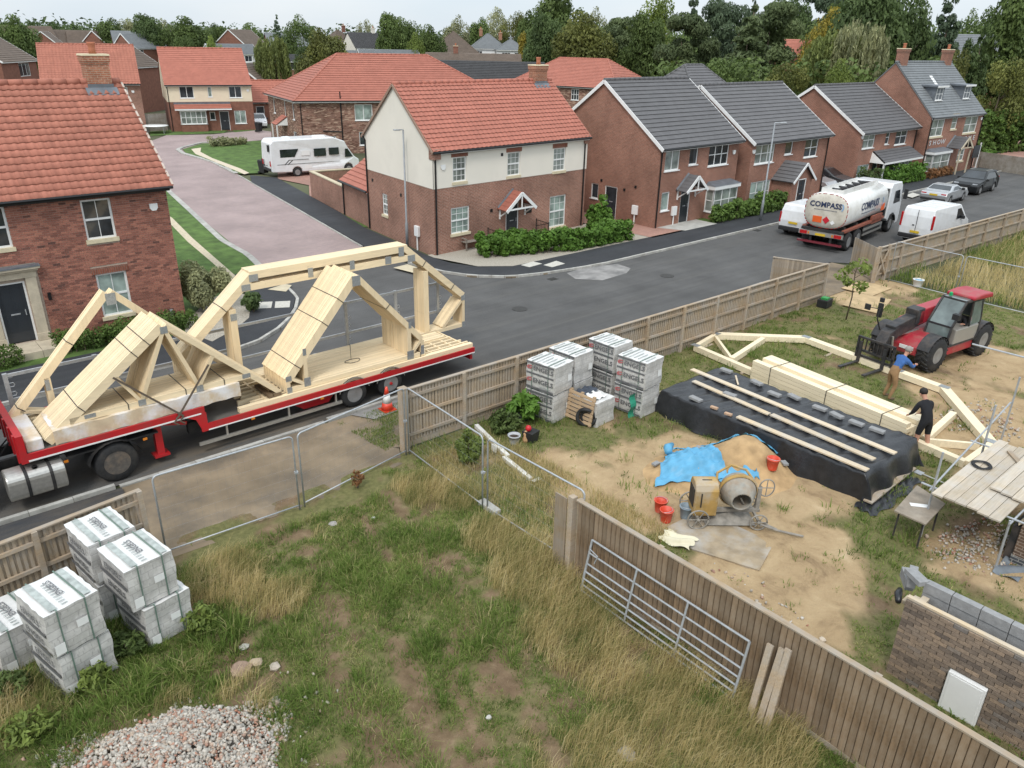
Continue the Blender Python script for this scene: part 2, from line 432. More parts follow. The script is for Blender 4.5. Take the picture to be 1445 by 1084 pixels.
def asphalt(name, c, dusty):
 m, t, b, l = nodes(name); p = wpos(t)
 col = ramp(t, noise(t, 0.45, 8, p, 0.6), (0.3, dim(c, 0.78)), (0.7, dim(c, 1.25)))
 st = noise(t, 0.8, 6, wpos(t, (0.12, 1.6, 1)), 0.65)
 col = mixc(t, ramp(t, st, (0.5, 0.0), (0.75, 0.45)), col, dusty)
 gr = N(t, "ShaderNodeTexVoronoi"); gr.inputs['Scale'].default_value = 70; l(p, gr.inputs['Vector'])
 col = mixc(t, 0.35, col, mixc(t, 1.0, col, ramp(t, gr.outputs['Distance'], (0.1, 1.7), (0.5, 0.6)), 'MULTIPLY'))
 d_ = N(t, "ShaderNodeVectorMath", operation='DISTANCE'); l(wpos(t, (.55, 1, 1)), d_.inputs[0]); d_.inputs[1].default_value = (4.2, 18.9, 0)      # mud carried out of the site entrance
 mr = N(t, "ShaderNodeMapRange"); mr.inputs['From Min'].default_value = 0.6; mr.inputs['From Max'].default_value = 5.0; mr.inputs['To Min'].default_value = 1; mr.inputs['To Max'].default_value = 0; l(d_.outputs['Value'], mr.inputs['Value'])
 md = mixc(t, 1.0, mr.outputs[0], ramp(t, noise(t, 1.1, 7, wpos(t, (.4, 1.5, 1)), 0.7), (0.40, 0.0), (0.6, 0.85)), 'MULTIPLY'); col = mixc(t, md, col, (0.16, 0.13, 0.095))
 tk_ = noise(t, 1.0, 3, wpos(t, (0.03, 2.2, 1)), 0.5); col = mixc(t, ramp(t, tk_, (0.5, 0.0), (0.62, 0.28)), col, dim(c, 0.62))
 l(col, b.inputs['Base Color']); b.inputs['Roughness'].default_value = 0.8; b.inputs['Specular IOR Level'].default_value = 0.3
 bump(t, b, gr.outputs['Distance'], 0.35, 0.01); return m
M_road = asphalt("road asphalt", (0.094, 0.092, 0.090), (0.15, 0.142, 0.128))
M_tarm = asphalt("footway asphalt", (0.042, 0.044, 0.049), (0.07, 0.07, 0.07))
M_conc = pm("kerb concrete", (0.40, 0.39, 0.36), 0.16, 5, 0.9, bmp=0.15, rnd=0.12, dirt=(0.2, 0.18, 0.15), dscale=3)
M_patch = pm("concrete spill", (0.26, 0.25, 0.24), 0.25, 1.5, 0.9, bmp=0.1, dirt=(0.09, 0.09, 0.09), dscale=0.8, damt=0.8)
M_dirt = pm("dusty yard", (0.215, 0.165, 0.11), 0.35, 0.7, 0.95, bmp=0.3, dirt=(0.075, 0.07, 0.065), dscale=0.5, damt=0.75)
M_buff = pm("buff paving", (0.52, 0.45, 0.32), 0.12, 4, 0.85, bmp=0.2)
M_manhole = pm("cover concrete", (0.50, 0.48, 0.43), 0.12, 8, 0.85, bmp=0.2)
M_gravel = pm("pale gravel", (0.36, 0.325, 0.27), 0.35, 22, 0.95, bmp=0.8, bscale=40)
M_lawn = pm("mown lawn", (0.075, 0.13, 0.028), 0.45, 1.6, 0.95, bmp=0.7, bscale=30)
def pavers(name, c1, c2, w, h, mortar):
 m, t, b, l = nodes(name); p = wpos(t); br = N(t, "ShaderNodeTexBrick")
 rt = N(t, "ShaderNodeMapping"); rt.inputs['Rotation'].default_value = (0, 0, rad(10)); l(p, rt.inputs['Vector']); l(rt.outputs[0], br.inputs['Vector'])
 br.inputs['Scale'].default_value = 1; br.inputs['Brick Width'].default_value = w; br.inputs['Row Height'].default_value = h
 br.inputs['Mortar Size'].default_value = 0.006; br.inputs['Color1'].default_value = (*c1, 1); br.inputs['Color2'].default_value = (*c2, 1); br.inputs['Mortar'].default_value = (*mortar, 1)
 col = mixc(t, 1.0, br.outputs['Color'], ramp(t, noise(t, 0.3, 7, p, 0.6), (0.3, 0.82), (0.7, 1.18)), 'MULTIPLY')
 l(col, b.inputs['Base Color']); b.inputs['Roughness'].default_value = 0.9; bump(t, b, br.outputs['Fac'], -0.3, 0.006); return m
M_pave = pavers("block paving", (0.34, 0.255, 0.24), (0.29, 0.22, 0.215), 0.2, 0.1, (0.20, 0.17, 0.16))
M_drive = pavers("drive paving", (0.38, 0.21, 0.16), (0.33, 0.18, 0.14), 0.2, 0.1, (0.2, 0.13, 0.11))
def flat(name, mat, pts, z, kind='structure'):
 o = MB().poly([(p[0], p[1], z) for p in pts]).build(name, mat)
 if o.data.polygons[0].normal.z < 0: o.data.flip_normals()
 o['kind'] = kind; return o
def slab(name, mat, pts, z0, z1):
 a = sum(p[0] * q[1] - q[0] * p[1] for p, q in zip(pts, pts[1:] + pts[:1]))
 if a < 0: pts = pts[::-1]
 return structure(MB().prism([(p[0], p[1]) for p in pts], lambda u, v, t: (u, v, t), z0, z1), name, mat)
flat("road", M_road, [(-60, 18.7), (130, 18.7), (130, 25.5), (-60, 25.5)], 0.004)
MOUTH_L = [(9.4, 25.49), (10.6, 25.85), (11.7, 26.6), (12.6, 27.5), (13.3, 28.4), (14.0, 29.6), (14.35, 31.3), (14.9, 35.5)]
MOUTH_R = [(20.75, 35.8), (20.9, 31.6), (21.2, 29.3), (21.9, 27.8), (23.3, 26.55), (25.0, 26.05), (27.0, 25.7), (29.0, 25.49)]
flat("road", M_road, MOUTH_L + MOUTH_R, 0.008)
W = lambda *l: [gp(a, b) for a, b in l]
street = [(14.9, 35.5), (15.35, 38.0)] + W((314,340),(234,266),(214,232),(211,200),(235,191),(300,190),(360,183),(383,186),(383,197),(345,200),(285,203),(257,211),(263,217),(300,228),(335,246)) + [(23.0, 49.0), (20.8, 35.8)]
flat("street_paving", M_pave, street, 0.012)
slab("pavement", M_tarm, [(-60, 25.62)] + [(x - 0.1, y + .14) for x, y in MOUTH_L[:-1]] + [(14.8, 34.9), (13.3, 34.6), (12.3, 30.8), (10.9, 28.4), (9.4, 28.2), (-60, 28.2)], -0.02, 0.10)
slab("pavement", M_tarm, [(x + .12, y + .1) for x, y in MOUTH_R[1:]] + [(130, 25.62), (130, 27.6), (24.5, 27.9), (23.1, 28.9), (22.5, 30.2), (22.4, 31.6)], -0.02, 0.10)
slab("pavement", M_tarm, [(20.92, 35.8), (21.0, 31.75), (22.38, 31.62), (23.2, 39.5), (24.3, 44.5), (26.9, 58.8), (25.7, 61.0), (24.5, 58.0)], -0.02, 0.09)
slab("pavement", M_tarm, [(-60, 15.9), (3.4, 15.9), (3.6, 18.4), (-60, 18.4)], -0.02, 0.085)
slab("pavement", M_tarm, [(13.0, 16.1), (33.0, 16.1), (33.0, 18.5), (13.0, 18.5)], -0.02, 0.085)
flat("road", M_road, [(38.5, 18.72), (39.5, 17.6), (42.5, 16.5), (48, 15.7), (70, 14.6), (130, 12.0), (130, 18.72)], 0.006)
flat("driveway", M_dirt, [(3.4, 14.9), (6.5, 14.7), (9.6, 15.15), (10.0, 15.9), (9.4, 16.8), (9.2, 18.5), (3.5, 18.5)], 0.022)
flat("verge", M_dirt, [(9.3, 16.6), (10.1, 15.9), (13, 16.0), (13, 18.5), (9.2, 18.5)], 0.018)
flat("gateway", M_dirt, [(31.9, 15.7), (38.5, 15.6), (38.5, 18.6), (33, 18.6)], 0.024)
def kerb(pts, step=0.915, w=0.125, z=0.115, base=-0.02, mat=None):
 """kerb of single stones on a mortar bed"""
 bed = MB(); P = [Vector((x, y, 0)) for x, y in pts]
 for a, b in zip(P, P[1:]): bed.beam(a + Vector((0, 0, z/2 - .02)), b + Vector((0, 0, z/2 - .02)), w - .02, z - .03)
 root = structure(bed, "kerb", M_dirt); k = 0; d = 0.0
 seg = [(b - a).length for a, b in zip(P, P[1:])]; tot = sum(seg)
 def at(s):
  for i, L_ in enumerate(seg):
   if s <= L_ or i == len(seg) - 1: return P[i].lerp(P[i+1], min(1, s / L_))
   s -= L_
 n = max(1, int(tot / step)); stp = tot / n
 for i in range(n):
  a = at(i * stp + .006); b = at((i + 1) * stp - .006); jit = random.uniform(-.004, .004)
  MB().beam(a + Vector((0, 0, (z + base) / 2 + jit)), b + Vector((0, 0, (z + base) / 2 + jit)), w, z - base).build("kerb_stone", mat or M_conc, root)
 return root
kerb([(-4, 25.56), (9.3, 25.56)]); kerb([(x - .03, y + .07) for x, y in MOUTH_L[:-1]], 0.6)
kerb([(x + .05, y + .05) for x, y in MOUTH_R[1:]], 0.6); kerb([(29, 25.56), (62, 25.56)])
kerb([(62.1, 25.56), (128, 25.56)], 6.0)
kerb([(-4, 18.6), (3.5, 18.6)]); kerb([(3.6, 18.6), (9.2, 18.6)], z=0.045); kerb([(9.3, 18.6), (33, 18.6)]);
kerb([(14.95, 35.6), (15.4, 38.0)] + W((314,340),(234,266)), w=0.32, z=0.04)
kerb([(20.85, 35.9), (25.1, 61.8)], w=0.10, z=0.06)
kerb(W((258,217),(251,212),(257,209),(285,202),(345,199)), w=0.35, z=0.10)
kerb(W((258,217),(300,229),(334,246)), w=0.35, z=0.10)
flat("tactile_paving", M_buff, W((555,381),(575,376),(600,384),(594,391)), 0.112)
flat("tactile_paving", M_buff, W((378,412),(402,404),(412,406),(404,415)), 0.112)
flat("concrete_patch", M_patch, W((800,386),(826,377),(872,373),(890,379),(884,386),(850,396),(812,394)), 0.012)
M_iron = pm("cast iron", (0.06, 0.058, 0.055), .3, 20, .6, metal=.4)
for lab, x, y in (("round iron manhole in the road nearest the trailer tail", 20.6, 22.9), ("round iron manhole in the road in front of the cream and brick house", 29.6, 22.3)): m_ = MB(); m_.lathe([(.33, 0), (.33, .012), (.01, .012)], 20); o = m_.build("road_manhole", M_iron); o.location = (x, y, .006); tag(o, lab, "manhole cover")
for lab, x, y in (("gully grate at the far kerb before the concrete spill", 24.8, 25.9), ("gully grate at the far kerb near the tall lamp post", 42.0, 25.3)):
 m_ = MB(); [m_.box(-.22 + k * .075, -.16, 0, -.17 + k * .075, .16, .012) for k in range(6)]; m_.box(-.24, -.18, -.02, .24, .18, .002); o = m_.build("gully_grate", M_iron); o.location = (x, min(y, 25.28), .008); tag(o, lab, "gully grate")
flat("concrete_patch", M_patch, [(10.0, 18.5), (12.1, 18.5), (12.2, 17.9), (10.4, 17.8)], 0.05)
for i, (a, lab) in enumerate([([(364,430),(385,429),(383,438),(362,439)], "pale rectangular cover in the corner footway, left one of the pair"),
     ([(389,429),(410,428),(409,437),(388,438)], "pale rectangular cover in the corner footway, right one of the pair"),
     ([(735,377),(752,372),(765,375),(747,380)], "square inspection cover in the footway, nearer the bench"),
     ([(767,377),(785,371),(797,375),(779,380)], "square inspection cover in the footway, in front of the laurels"),
     ([(1277,196),(1290,192),(1300,195),(1288,199)], None),
     ([(1276,278),(1288,274),(1298,277),(1287,281)], "pale cover in the footway beside the silver car")]):
 if lab is None: continue
 P = W(*a); mb = MB(); mb.prism(P if sum(p[0]*q[1]-q[0]*p[1] for p, q in zip(P, P[1:]+P[:1])) > 0 else P[::-1], lambda u, v, t: (u, v, t), 0.09, 0.108)
 tag(mb.build("manhole_cover", M_manhole), lab, "manhole cover", "covers in the footways")
flat("lawn", M_lawn, W((233,268),(349,362),(372,381),(345,408),(300,422),(262,450),(248,360),(236,300)), 0.02)
flat("gravel_path", pm("cream path", (0.50, 0.43, 0.31), 0.2, 8, 0.95, bmp=0.4), W((236,304),(243,308),(272,337),(305,366),(337,394),(330,399),(298,370),(265,342),(236,312)), 0.03)
flat("gravel_bed", M_gravel, W((262,456),(300,424),(330,414),(350,421),(354,432),(352,452),(336,466),(300,486),(262,472)), 0.112)
flat("lawn", M_lawn, W((262,217),(258,212),(285,204),(345,201),(384,199),(384,222),(372,246),(338,247),(300,229)), 0.10)
flat("gravel_path", pm("pale path", (0.55, 0.47, 0.36), 0.15, 8, 0.95), W((270,212),(284,210),(283,216),(300,225),(340,240),(352,246),(345,248),(298,228),(276,219)), 0.108)
flat("lawn", M_lawn, W((212,192),(316,188),(322,184),(212,184)), 0.02); flat("lawn", M_lawn, W((331,187),(362,184),(352,181),(328,184)), 0.02)
flat("driveway", M_drive, W((392,253),(436,262),(437,283),(505,250),(505,236),(392,240)), 0.03)
flat("garden_ground", M_gravel, [(22.45, 31.6), (23.2, 28.95), (24.6, 27.95), (35.0, 27.75), (35.0, 32.6), (22.5, 32.2)], 0.085)
flat("driveway", M_drive, [(35.0, 27.65), (38.3, 27.65), (37.0, 31), (37.0, 40), (34.6, 40), (34.6, 32)], 0.10)
flat("garden_path", pm("garden slabs", (0.42, 0.41, 0.38), 0.15, 3, 0.9), [(38.0, 27.65), (41.2, 27.65), (41.2, 29.3), (37.2, 29.3)], 0.104)
flat("garden_ground", M_lawn, [(41.2, 27.65), (71, 27.65), (71, 29.4), (41.2, 29.4)], 0.095)
flat("driveway", M_drive, [(55.0, 27.6), (61.6, 27.6), (61.6, 44), (55.9, 44)], 0.10)
flat("driveway", M_drive, [(82.5, 27.6), (130, 27.6), (130, 34), (84, 42)], 0.10)
flat("garden_ground", M_lawn, [(-20, 28.15), (9.45, 28.15), (9.45, 30), (-20, 30)], 0.095)
flat("garden_ground", M_lawn, [(22, 40), (72, 38), (72, 60), (30, 60)], 0.005)
# ================================================================== vegetation
def sphere_dirs(rng, n):
 z = rng.uniform(-1, 1, n); t = rng.uniform(0, 2 * pi, n); r = np.sqrt(1 - z * z)
 return np.stack([r * np.cos(t), r * np.sin(t), z], -1)
def leaf_cards(rng, pos, nrm, size, aspect=1.6, up_bias=None):
 """one four-cornered leaf (or leaf spray) per point, lying across nrm"""
 n = len(pos)
 a = sphere_dirs(rng, n) if up_bias is None else up_bias
 a = a - nrm * np.sum(a * nrm, 1)[:, None]; a /= np.linalg.norm(a, axis=1)[:, None] + 1e-6
 b = np.cross(nrm, a)
 s = np.asarray(size)
 s = (s if s.ndim else np.full(n, s))[:, None]
 fold = nrm * s * 0.18
 v = np.stack([pos - a * s * aspect * .5, pos + b * s * .5 + fold, pos + a * s * aspect * .5, pos - b * s * .5 + fold], 1).reshape(-1, 3)
 return v, np.arange(n * 4).reshape(n, 4)
def leaf_mesh(name, rng, C, Rr, n, size, mat, flat=1.0, tint_c=None, inner=0.35, aspect=1.6, hang=False, fit=None):
 """leaves spread over clumps (centres C, radii Rr)"""
 k = rng.choice(len(C), n, p=(Rr ** 2) / np.sum(Rr ** 2))
 d = sphere_dirs(rng, n); rr = rng.uniform(inner, 1.0, n) ** 0.5
 off = d * (rr * Rr[k])[:, None]; off[:, 2] *= flat
 pos = C[k] + off
 nrm = d + sphere_dirs(rng, n) * 0.9 + np.array([0, 0, .35]); nrm /= np.linalg.norm(nrm, axis=1)[:, None]
 up = None
 if hang: up = np.tile([0, 0, -1.0], (n, 1)) + sphere_dirs(rng, n) * .25
 v, f = leaf_cards(rng, pos, nrm, size * rng.uniform(.6, 1.35, n), aspect, up)
 tc_ = rng.uniform(0, 1, len(C)) if tint_c is None else tint_c
 tint = np.clip(tc_[k] * .55 + rng.uniform(0, .5, n), 0, 1)
 if fit: v[:, 2] *= fit / np.percentile(v[:, 2], 98.5)
 return np_mesh(name, v, f, mat, {'tint': np.repeat(tint, 4)})
M_leaf = {k: leaf_mat("leaves " + k, c) for k, c in dict(
 dark=(0.087, 0.135, 0.052), mid=(0.104, 0.156, 0.050), light=(0.167, 0.229, 0.059), olive=(0.146, 0.167, 0.050), gold=(0.274, 0.239, 0.046),
 blue=(0.098, 0.146, 0.090), pine=(0.117, 0.161, 0.076), willow=(0.167, 0.209, 0.070), laurel=(0.108, 0.217, 0.040), grey=(0.270, 0.295, 0.165), hedge=(0.111, 0.188, 0.048), brown=(0.222, 0.118, 0.056)).items()}
M_bark = pm("bark", (0.11, 0.085, 0.06), 0.3, 6, 0.95, bmp=0.5)
def trunk_mesh(name, rng, h, r, limbs, top=0.8):
 mb = MB(); mb.smooth = True
 lean = Vector((rng.uniform(-.03, .03), rng.uniform(-.03, .03), 0)) * h
 mb.tube([(0, 0, -.02 * h), lean * .3 + Vector((0, 0, h * top * .4)), lean + Vector((0, 0, h * top))], [r, r * .75, r * .2], 7)
 for i in range(limbs):
  z = h * rng.uniform(.28, .6); a = rng.uniform(0, 2 * pi); ln = h * rng.uniform(.16, .3)
  d = Vector((math.cos(a), math.sin(a), rng.uniform(.5, 1.1))).normalized()
  mb.tube([(0, 0, z), Vector((0, 0, z)) + d * ln * .5, Vector((0, 0, z)) + d * ln + Vector((0, 0, ln * .1))], [r * .45, r * .3, r * .08], 5)
 return mb.mesh(name, M_bark)
PROTO = {}
def proto(kind, variant):
 key = (kind, variant)
 if key in PROTO: return PROTO[key]
 rng = np.random.default_rng(hash(kind) % 1000 + variant * 17 if False else sum(map(ord, kind)) + variant * 17)
 mat = M_leaf['mid']
 if kind in ('broad', 'open', 'bush'):
  n_c = {'broad': 46, 'open': 34, 'bush': 30}[kind]
  d = sphere_dirs(rng, n_c); rr = rng.uniform(.45, 1, n_c)[:, None] ** .6
  lo = {'broad': (.33, .56), 'open': (.36, .54), 'bush': (.46, .46)}[kind]
  C = d * rr * np.array([.40, .40, lo[0]]); C[:, :2] *= (1 - .25 * np.clip(C[:, 2:3] / lo[0], 0, 1)); C[:, 2] += lo[1]
  C += rng.normal(0, .025, C.shape)
  Rr = rng.uniform(.10, .19, n_c) * (0.85 if kind == 'open' else 1.0)
  me = leaf_mesh(kind, rng, C, Rr, {'broad': 17000, 'open': 8000, 'bush': 8500}[kind], .025 if kind != 'open' else .021, mat, fit=1.0)
 elif kind == 'spruce':
  C = []; Rr = []
  for i in range(16):
   z = .10 + .88 * i / 15; R0 = .24 * (1 - z) ** .75 + .012
   for k in range(max(3, int(11 * (1 - z) + 2))):
    a = rng.uniform(0, 2 * pi); q = R0 * rng.uniform(.45, 1.05)
    C.append((math.cos(a) * q, math.sin(a) * q, z - q * .25 + rng.uniform(-.02, .02))); Rr.append(R0 * .36 + .012)
  me = leaf_mesh(kind, rng, np.array(C), np.array(Rr), 12000, .021, mat, .55, aspect=2.4, fit=1.0)
 elif kind == 'pine':
  C = []; Rr = []
  for i in range(34):
   z = rng.uniform(.22, .97); R0 = .36 * (1 - ((z - .5) / .62) ** 2) ** .5 if abs(z - .5) < .6 else .1
   a = rng.uniform(0, 2 * pi); q = R0 * rng.uniform(.3, 1.05)
   C.append((math.cos(a) * q, math.sin(a) * q, z)); Rr.append(rng.uniform(.09, .19))
  me = leaf_mesh(kind, rng, np.array(C), np.array(Rr), 15000, .019, mat, .5, aspect=2.4, fit=1.0)
 elif kind == 'willow':
  C = []; Rr = []
  for i in range(150):
   a = rng.uniform(0, 2 * pi); q = .46 * rng.uniform(.1, 1) ** .5; zt = .97 - .75 * q ** 2 + rng.uniform(-.08, 0.02); ln = rng.uniform(.25, .6)
   for k in range(7):
    C.append((math.cos(a) * (q + .012 * k), math.sin(a) * (q + .012 * k), max(.06, zt - ln * k / 6))); Rr.append(.032)
  me = leaf_mesh(kind, rng, np.array(C), np.array(Rr), 9500, .020, mat, 1.6, aspect=3.2, hang=True, tint_c=np.repeat(rng.uniform(0, 1, 150), 7), fit=1.0)
 elif kind == 'column':
  C = []; Rr = []
  for i in range(46):
   z = rng.uniform(.05, .97); q = .13 * (1 - (z - .35) ** 2 * 1.9) * rng.uniform(.3, 1); a = rng.uniform(0, 2 * pi)
   C.append((math.cos(a) * q, math.sin(a) * q, z)); Rr.append(rng.uniform(.04, .075))
  me = leaf_mesh(kind, rng, np.array(C), np.array(Rr), 5000, .018, mat, 1.5, aspect=2, fit=1.0)
 tr = trunk_mesh(kind + "_trunk", rng, 1.0, {'broad': .035, 'open': .022, 'bush': .02, 'spruce': .022, 'pine': .03, 'willow': .035, 'column': .02}[kind], {'spruce': 0, 'column': 0}.get(kind, 7), .92 if kind in ('spruce',) else .75)
 PROTO[key] = (me, tr); return PROTO[key]
def recolour(o, mat):
 o.material_slots[0].link = 'OBJECT'; o.material_slots[0].material = mat
def tree(name, label, kind, var, leaf, x, y, h, w, group=None, cat='tree', rz=None, z=0.0):
 """h overall height, w crown width (m)"""
 root = thing(name, label, cat, (x, y, z), rz if rz is not None else random.uniform(0, 6.28), group)
 cm, tm = proto(kind, var)
 base = {'broad': .98, 'open': .95, 'bush': 1.0, 'spruce': .52, 'pine': .84, 'willow': .98, 'column': .32}[kind]
 c = link('crown', cm, root); c.scale = (w / base, w / base, h); recolour(c, M_leaf[leaf])
 t = link('trunk', tm, root); t.scale = (h * .9, h * .9, h)
 return root
TREES = [
 (20, 32, 22, 190, 'broad', 0, 'mid', 'round green tree at the far left edge behind the brick gable'),
 (4, 40, 16, 230, 'open', 0, 'grey', 'thin grey green tree at the extreme left skyline'),
 (52, 39, 16, 250, 'broad', 1, 'dark', 'low dark tree on the skyline just right of the leftmost round tree'),
 (76, 38, 18, 260, 'broad', 2, 'dark', 'low spreading dark tree above the row of grey bungalow roofs'),
 (104, 40, 18, 270, 'broad', 0, 'dark', 'small skyline tree left of the big chimney pot'),
 (152, 34, 22, 240, 'broad', 1, 'mid', 'rounded mid green tree left of the darkest round skyline tree'),
 (176, 31, 16, 250, 'open', 1, 'grey', 'pale loose tree touching the darkest round skyline tree'),
 (205, 25, 18, 220, 'broad', 2, 'dark', 'darkest round tree on the left skyline'),
 (230, 32, 14, 260, 'open', 0, 'grey', 'thin pale tree right of the darkest round skyline tree'),
 (262, 33, 30, 215, 'broad', 0, 'mid', 'wide green tree above the cream house roof'),
 (300, 41, 18, 225, 'broad', 1, 'mid', 'green tree over the right end of the cream house roof'),
 (316, 42, 20, 235, 'broad', 2, 'dark', 'dark green tree behind the far half timbered gable'),
 (350, 40, 20, 260, 'broad', 0, 'mid', 'rounded tree on the skyline left of the big loose oak'),
 (300, 57, 12, 180, 'bush', 0, 'light', 'bright yellow green bush behind the ridge of the cream house'),
 (255, 55, 18, 175, 'bush', 1, 'mid', 'rounded bush behind the left part of the cream house ridge'),
 (391, 41, 12, 200, 'spruce', 0, 'blue', 'dark pointed conifer beside the weeping willow'),
 (425, 30, 28, 210, 'open', 2, 'mid', 'broad loose oak standing high above the weeping willow'),
 (382, 57, 20, 128, 'willow', 0, 'willow', 'pale weeping willow behind the brown tiled bungalow'),
 (459, 53, 34, 120, 'broad', 1, 'olive', 'wide olive tree behind the rustic brick house roof'),
 (432, 72, 16, 122, 'bush', 2, 'dark', 'dark shrubby tree left of the wide olive tree'),
 (514, 34, 14, 230, 'open', 0, 'grey', 'sparse small tree between two distant chimneys'),
 (552, 24, 20, 210, 'broad', 2, 'mid', 'tall green tree behind the distant white house with a red end wall'),
 (585, 35, 24, 215, 'open', 1, 'mid', 'loose spreading tree right of the distant red end wall'),
 (587, 54, 14, 175, 'bush', 0, 'light', 'bright lime green bush above the second ridge of the red hipped roof'),
 (606, 45, 20, 180, 'broad', 0, 'mid', 'round tree behind the lime green bush'),
 (642, 31, 20, 205, 'open', 2, 'grey', 'see-through tree above the dark hipped bungalow'),
 (676, 34, 18, 225, 'broad', 1, 'mid', 'green tree behind the chimneys of the pale semi detached houses'),
 (700, 18, 20, 240, 'open', 0, 'grey', 'tall airy tree above the pale semi detached houses'),
 (726, 22, 20, 235, 'open', 1, 'olive', 'loose olive tree right of the tall airy tree'),
 (752, 24, 20, 225, 'broad', 0, 'mid', 'green tree behind the golden cypress column'),
 (738, 50, 8, 170, 'column', 0, 'gold', 'golden cypress column beside the pale semi detached houses'),
 (748, 66, 16, 160, 'bush', 1, 'dark', 'dark bush at the foot of the golden cypress column'),
 (790, 0, 36, 165, 'broad', 1, 'mid', 'very tall tree over the right end of the dark bungalow roof'),
 (770, 26, 24, 150, 'broad', 2, 'dark', 'dark tree left of the big yew with the olive top'),
 (822, 32, 40, 140, 'broad', 0, 'olive', 'massive olive green yew behind the right red hipped roof'),
 (836, 22, 22, 185, 'open', 2, 'grey', 'grey green treetop peeping over the massive olive yew'),
 (880, 28, 26, 150, 'pine', 0, 'pine', 'dark pine at the right end of the red hipped roof'),
 (926, 2, 32, 150, 'open', 1, 'light', 'bright green airy tree left of the pines'),
 (912, 26, 26, 140, 'broad', 2, 'mid', 'dense green tree under the bright airy one'),
 (979, 2, 13, 190, 'spruce', 1, 'blue', 'pair topped dark spruce behind the pines'),
 (972, 24, 34, 125, 'pine', 1, 'pine', 'full pine right above the grey hipped roof'),
 (1024, 6, 26, 140, 'pine', 2, 'blue', 'bluish cedar between the full pine and the thin spire'),
 (1064, -6, 7, 200, 'spruce', 0, 'blue', 'thin dark spire poking above the wood'),
 (1060, 40, 40, 118, 'spruce', 2, 'pine', 'wide spreading cedar behind the second grey roof'),
 (1090, 6, 34, 150, 'pine', 0, 'pine', 'tall dark pine left of the glimpsed red roof'),
 (1128, 8, 24, 175, 'broad', 1, 'dark', 'rounded dark tree above the glimpsed red roof'),
 (1018, 88, 40, 100, 'bush', 1, 'mid', 'green thicket behind the grey hipped roof'),
 (1172, -12, 30, 195, 'pine', 1, 'blue', 'dark cedar top above the golden hedge tree'),
 (1178, 10, 16, 170, 'bush', 2, 'mid', 'small green crown between the cedar and the golden tree'),
 (1172, 26, 28, 135, 'bush', 0, 'gold', 'large golden yellow clipped conifer in the wood'),
 (1186, 52, 36, 112, 'willow', 1, 'willow', 'soft pale willow behind the third grey roof'),
 (1120, 96, 30, 100, 'bush', 2, 'olive', 'olive bush behind the ridge of the second grey roof'),
 (1190, 95, 20, 98, 'bush', 0, 'light', 'bright green bush rising over the third grey ridge'),
 (1232, -16, 40, 118, 'broad', 2, 'dark', 'huge dark poplar-like tree left of the show home chimneys'),
 (1275, -6, 36, 124, 'broad', 0, 'dark', 'huge dark tree directly behind the show home chimneys'),
 (1218, 40, 30, 110, 'willow', 0, 'grey', 'drooping grey green foliage in front of the huge dark tree'),
 (1342, 8, 22, 140, 'spruce', 1, 'blue', 'dark green fir right of the show home chimneys'),
 (1376, 26, 22, 190, 'open', 2, 'mid', 'loose tree right of the dark green fir'),
 (1402, 24, 22, 200, 'broad', 1, 'mid', 'rounded skyline tree near the right edge'),
 (1448, -4, 34, 130, 'broad', 2, 'mid', 'tall tree cut by the right edge of the view'),
 (1366, 60, 9, 120, 'column', 1, 'dark', 'dark narrow cypress behind the right chimney'),
 (1388, 56, 15, 118, 'spruce', 0, 'dark', 'dark cone shaped conifer right of the narrow cypress'),
 (1352, 78, 18, 112, 'bush', 1, 'olive', 'olive shrub beside the right gable of the show home'),
 (1422, 90, 30, 104, 'bush', 2, 'olive', 'big round yellow green bush above the far right hedge'),
 (1444, 98, 26, 108, 'bush', 0, 'mid', 'green bush at the right edge above the hedge'),
]
for cx, ty, hw, dist, kind, var, leaf, lab in TREES:
 p = far(cx, ty, dist);
 nm = {'willow': 'weeping_tree', 'spruce': 'conifer_tree', 'pine': 'pine_tree', 'column': 'cypress_tree', 'bush': 'bushy_tree'}.get(kind, 'broadleaf_tree')
 tree(nm, lab, kind, var, leaf, p.x, p.y, p.z, 2 * hw / 1090 * math.hypot(dist, 8) * 1.14, 'trees beyond the houses')
def far_wood():
 rng = np.random.default_rng(77); C = []; Rr = []
 for px in np.arange(-120, 1580, 7):
  for dist, ty in ((330, 43 + px * .022), (300, 48 + px * .022)):
   p = far(px + rng.uniform(-4, 4), ty + rng.uniform(-5, 6), dist + rng.uniform(-30, 60))
   for k in range(3):
    C.append((p.x, p.y, max(2, p.z * (1 - .33 * k)))); Rr.append(rng.uniform(3, 5.5))
 me = leaf_mesh("far_wood", rng, np.array(C), np.array(Rr), 52000, .85, M_leaf['dark'], 1.0)
 o = link("far_wood", me); o['kind'] = 'stuff'; o['label'] = "distant wood closing the view behind the houses"; C = []; Rr = []
 for px in np.arange(760, 1500, 8):                      # nearer wood on the right
  p = far(px, 56 + rng.uniform(-14, 10) + (px - 760) * .02, 170 + rng.uniform(-15, 25))
  for k in range(4):
   C.append((p.x + rng.uniform(-2, 2), p.y, max(1.5, p.z * (1 - .25 * k)))); Rr.append(rng.uniform(2.4, 4))
 for px in np.arange(930, 1330, 7):
  p = far(px, 108 + rng.uniform(-10, 6), 108 + rng.uniform(-6, 10))
  for k in range(3):
   C.append((p.x, p.y, max(1.0, p.z * (1 - .33 * k)))); Rr.append(rng.uniform(1.2, 2.0))
 me = leaf_mesh("far_wood", rng, np.array(C), np.array(Rr), 75000, .42, M_leaf['mid'], 1.0)
 o = link("far_wood", me); o['kind'] = 'stuff'; o['label'] = "nearer undergrowth and wood behind the grey roofs"
far_wood()
